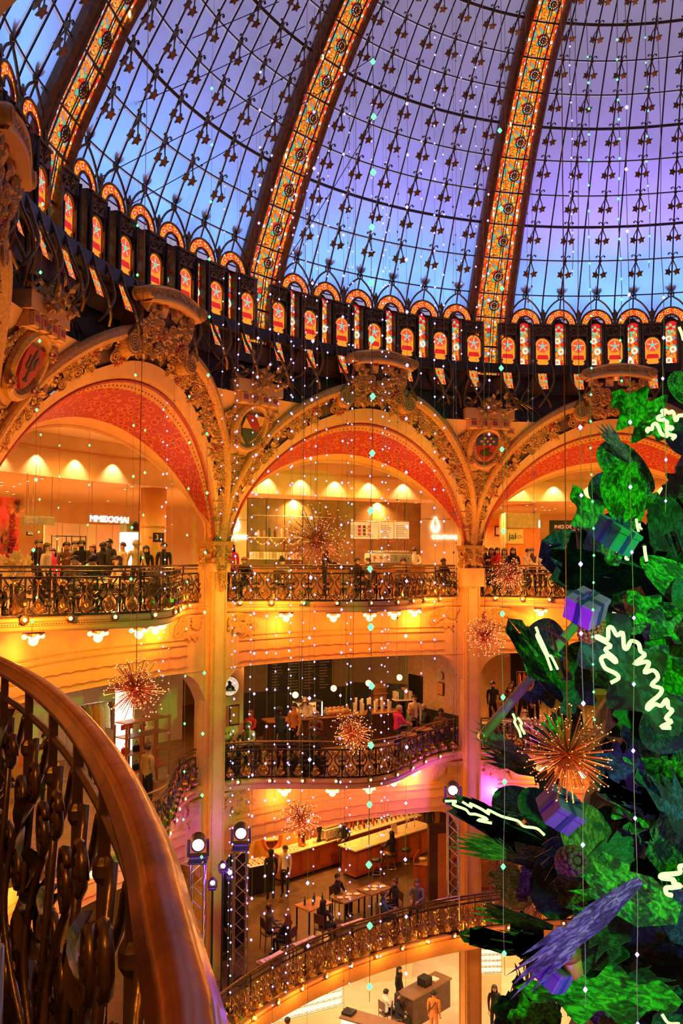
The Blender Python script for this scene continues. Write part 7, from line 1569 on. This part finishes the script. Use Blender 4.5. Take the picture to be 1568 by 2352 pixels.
# added unseen spots tinting the tree green, blue and violet; no fixtures are built
lamp('SPOT', (10.5, -.5, 4.5), 10500, (.03, 1, .04), .3, (6.5, 12, -1), 60, .7, 'green_wash'); lamp('SPOT', (6.5, 1, 6), 1500, (.06, 1, .10), .3, (5.2, 11.5, 1.2), 34, .8, 'green_wash'); lamp('SPOT', (2, 3.5, -6), 700, (.20, .18, 1), .3, (5.0, 10.5, -2.6), 50, .8, 'blue_wash'); lamp('SPOT', (.6, 4.6, -6.5), 1500, (.45, .07, 1), .2, atd(1320, 2130, 9.5), 34, .9, 'violet_wash')
# ================================================================= copper starbursts
copper = mat('copper_wire', (.55, .15, .05), .3, .6, .2, 10); tipm = emit('wire_tip', (1, .40, .16), 1.7); coph = mat('copper_heart', (.6, .1, .03), .4)
def starburst(x, y, d, R, n, label, joined, cord_to=9.0):
    P = atd(x, y, d); r = thing('starburst', label, 'ornament', P, 0, 'copper wire starbursts'); rnd = random.Random(int(x)); part('heart', MB().ball((0, 0, 0), R*.13, 10, 8), coph, r, True); part('cord', MB().tube([(0, 0, 0), (0, 0, 14-P.z)], .006, 4), copper, r)
    wire = MB().tube([(0, 0, R*.05), (R*.01, 0, R*.55), (R*.02, R*.01, R)], [.008, .006, .005], 4); tip = MB().ball((R*.02, R*.01, R), .0075 if not joined else .0115, 6, 4)
    wm, tm = wire.mesh('wire'), tip.mesh('tip'); setmats(wm, copper); setmats(tm, tipm); W_, T_ = MB(), MB()
    for i in range(n):
        z = 1-2*(i+.5)/n; a = i*2.39996+rnd.uniform(-.2, .2); q = math.sqrt(1-z*z); v = Vector((q*math.cos(a), q*math.sin(a), z)); M = v.to_track_quat('Z', 'Y').to_matrix().to_4x4() @ Matrix.Scale((rnd.uniform(.5, 1.08) if joined else rnd.uniform(.72, 1.08)), 4)
        if joined: W_.merge(wire, M); T_.merge(tip, M); T_.merge(MB().ball((0, 0, R*.6), .011, 5, 3), M) if i % 2 else None
        else:
            o = link('wire', wm, r); o.matrix_local = M; t = link('tip', tm, o)
            if i % 2: T_.merge(MB().ball((R*.01, 0, R*.5), .007, 5, 3), M)
    if joined: part('wires', W_, copper, r, kind='stuff'); part('tips', T_, tipm, r, kind='stuff')
    else: part('inner_tips', T_, tipm, r, kind='stuff')
    lamp('POINT', P-Vector((0, R*1.1, R*.3)), 14, (1, .4, .15), .05, name='starburst_glow')
for x, y, d, R, n, lb, j in ((1303, 1732, 8.6, .46, 190, 'large copper wire starburst before the tree', False), (727, 1240, 17.5, .72, 230, 'copper starburst before the upper coffee bar', True), (1165, 1325, 19, .42, 200, 'small copper starburst at the right upper railing', True), (1113, 1462, 17, .42, 200, 'small copper starburst in front of the right pillar', True), (810, 1682, 15, .38, 190, 'copper starburst before the curved coffee shop railing', True), (690, 1882, 16, .36, 190, 'purple lit starburst above the bar', True), (312, 1582, 13, .46, 220, 'copper starburst before the left clothing shop', True)): starburst(x, y, d, R, n, lb, j)
# ================================================================= hanging bulb strings
wirem = mat('light_wire', (.42, .26, .22), .5, 0, .15, 4); bg = emit('bulb_green', (.13, 1, .30), 2.4); bv = emit('bulb_violet', (.42, .36, 1), 2.4); bd_ = mat('clear_bead', (.5, .35, .38), .2)
gem = [(.003, -1.25), (.5, -.72), (1, 0), (.5, .72), (.003, 1.25)]
gm = {}
for k, mt in (('g', bg), ('v', bv), ('c', bd_)): me = MB().lathe([(a*.5, b*.5) for a, b in gem], 6).mesh('bulb'); setmats(me, mt); gm[k] = me
STR = [ # x at eye level, top y, bottom y, kind, spacing px, size px
 (-6,0,800,'g',62,5),(77,0,1470,'g',162,8),(87,0,1470,'g',75,5),(131,180,1620,'g',72,4.5),(200,60,1600,'g',92,5),(218,130,480,'g',76,4.5),(302,320,1480,'g',118,6.5),(328,80,1700,'g',98,5.5),(430,0,1900,'g',107,5.5),(472,0,1990,'g',137,7.5),
 (370,260,1560,'v',75,5),(379,90,1560,'v',33,4.5),(318,0,1560,'c',90,5),(393,0,1800,'c',95,6),(535,0,2200,'v',30,3.5),(541,60,2260,'v',36,5),(577,0,2120,'v',28,4.5),(586,40,2160,'v',91,6.5),(615,120,2100,'v',83,6),(635,60,2330,'v',41,4.5),(665,0,2260,'v',42,5),(669,200,2240,'v',40,4.5),(690,0,1900,'c',120,5),(697,160,1860,'v',42,4),(713,0,2320,'v',137,8),(724,60,2060,'v',38,4.5),(784,0,2200,'v',97,6.5),(795,0,2300,'c',60,4),(798,200,2040,'v',46,4),(807,0,2240,'v',37,4.5),(852,0,2270,'g',133,14),(850,60,2160,'v',44,4.5),(877,0,2180,'v',38,5),(884,300,2000,'v',42,4),(892,0,1900,'v',32,3.5),(912,100,1800,'c',90,5),(933,30,2240,'v',125,8),(967,200,1560,'v',69,5),(998,0,1520,'v',43,5),(1019,120,1430,'v',72,5),(1041,0,1740,'c',90,6),(1048,60,1860,'c',60,4.5),(1154,0,2210,'g',189,12),(1124,300,1010,'v',63,6),(1226,560,1900,'c',88,6),(1299,640,1720,'c',400,5),(1334,760,2280,'v',158,10),(1361,0,1660,'g',62,6),(1320,0,620,'v',45,5),(1451,0,2352,'v',150,9),(1432,0,880,'g',48,6),(1530,560,1170,'v',95,8),(1095,0,900,'v',48,4.5),(1060,0,820,'v',55,4),(748,0,1300,'v',60,4.5),(505,100,1250,'v',55,4),(1500,0,600,'g',60,5),(1215,0,980,'c',70,5)]
side = {'g': 'green', 'v': 'violet white', 'c': 'unlit clear bead'}
ORD = ('first', 'second', 'third', 'fourth', 'fifth', 'sixth', 'seventh', 'eighth', 'ninth', 'tenth', 'eleventh', 'twelfth', 'thirteenth', 'fourteenth', 'fifteenth', 'sixteenth', 'seventeenth', 'eighteenth', 'nineteenth', 'twentieth', 'twenty-first', 'twenty-second'); SEEN = {}; STR.sort()
for i, (x, y0, y1, k, spc, sz) in enumerate(STR):
    d = max(7.8, min(21, .062*FPX/sz*1.0)); d = d if x < 1300 else min(d, 9.6)
    base = atd(x, 1284, d); zof = lambda y: ZC-(y-1284)/FPX*d*1.0
    z0, z1 = zof(y0-60), zof(y1)
    zone = ('crossing the left arch', 'near the left pillar', 'crossing the middle arch', 'near the right pillar', 'before the tree')[0 if x < 400 else 1 if x < 560 else 2 if x < 1000 else 3 if x < 1230 else 4]
    SEEN[k, zone] = SEEN.get((k, zone), -1)+1
    r = thing('bulb_string', '%s string of %s bulbs from the left, %s' % (ORD[SEEN[k, zone]], side[k], zone), 'light string', (base.x, base.y, z1), 0, 'bulb strings hanging from the dome')
    rnd = random.Random(i); top = max(z0, 13.0)
    nseg = 26; pts = [(.012*math.sin(j*1.3+i)*(1 if j else 0), .012*math.cos(j*1.7+i), (top-z1)*j/nseg) for j in range(nseg+1)]
    part('wire', MB().tube(pts, .0042 if k != 'c' else .005, 4), wirem, r)
    n_ = int((y1-y0)/spc); s = sz/FPX*d
    for j in range(min(n_, 46)):
        zz = (spc*j+spc*.25)/FPX*d; o = link('bulb', gm[k], r); t = zz/(top-z1)*nseg; j0 = min(nseg-1, int(t)); p = Vector(pts[j0]).lerp(Vector(pts[j0+1]), t-j0)
        o.location = p; q = s*rnd.uniform(.92, 1.12); o.scale = (q, q, q)

# ================================================================= thin stay cables under the dome
cabm = mat('stay_cable', (.03, .025, .03), .5)
for n_, (x0, y0, x1, y1, d0, d1) in enumerate(((92, 205, 640, 4, 17, 19), (150, 300, 700, 60, 17, 20), (235, 405, 760, 110, 17.5, 21), (300, 470, 860, 130, 18, 22), (590, 700, 905, 200, 21, 21))):
    a, c = atd(x0, y0, d0), atd(x1, y1, d1); r = thing('stay_cable', '%s thin dark stay cable from the left slanting under the dome' % ORD[n_], 'cable', a, 0, 'stay cables'); mid_ = (c-a)*.5-Vector((0, 0, .12)); part('cable', MB().tube(bent([(0, 0, 0), mid_, c-a], 8), .011, 5), cabm, r)
    for q_ in (.25, .5, .75): part('clamp', MB().ball(((c-a)*q_-Vector((0, 0, .09))), .03, 6, 4), iron, r)
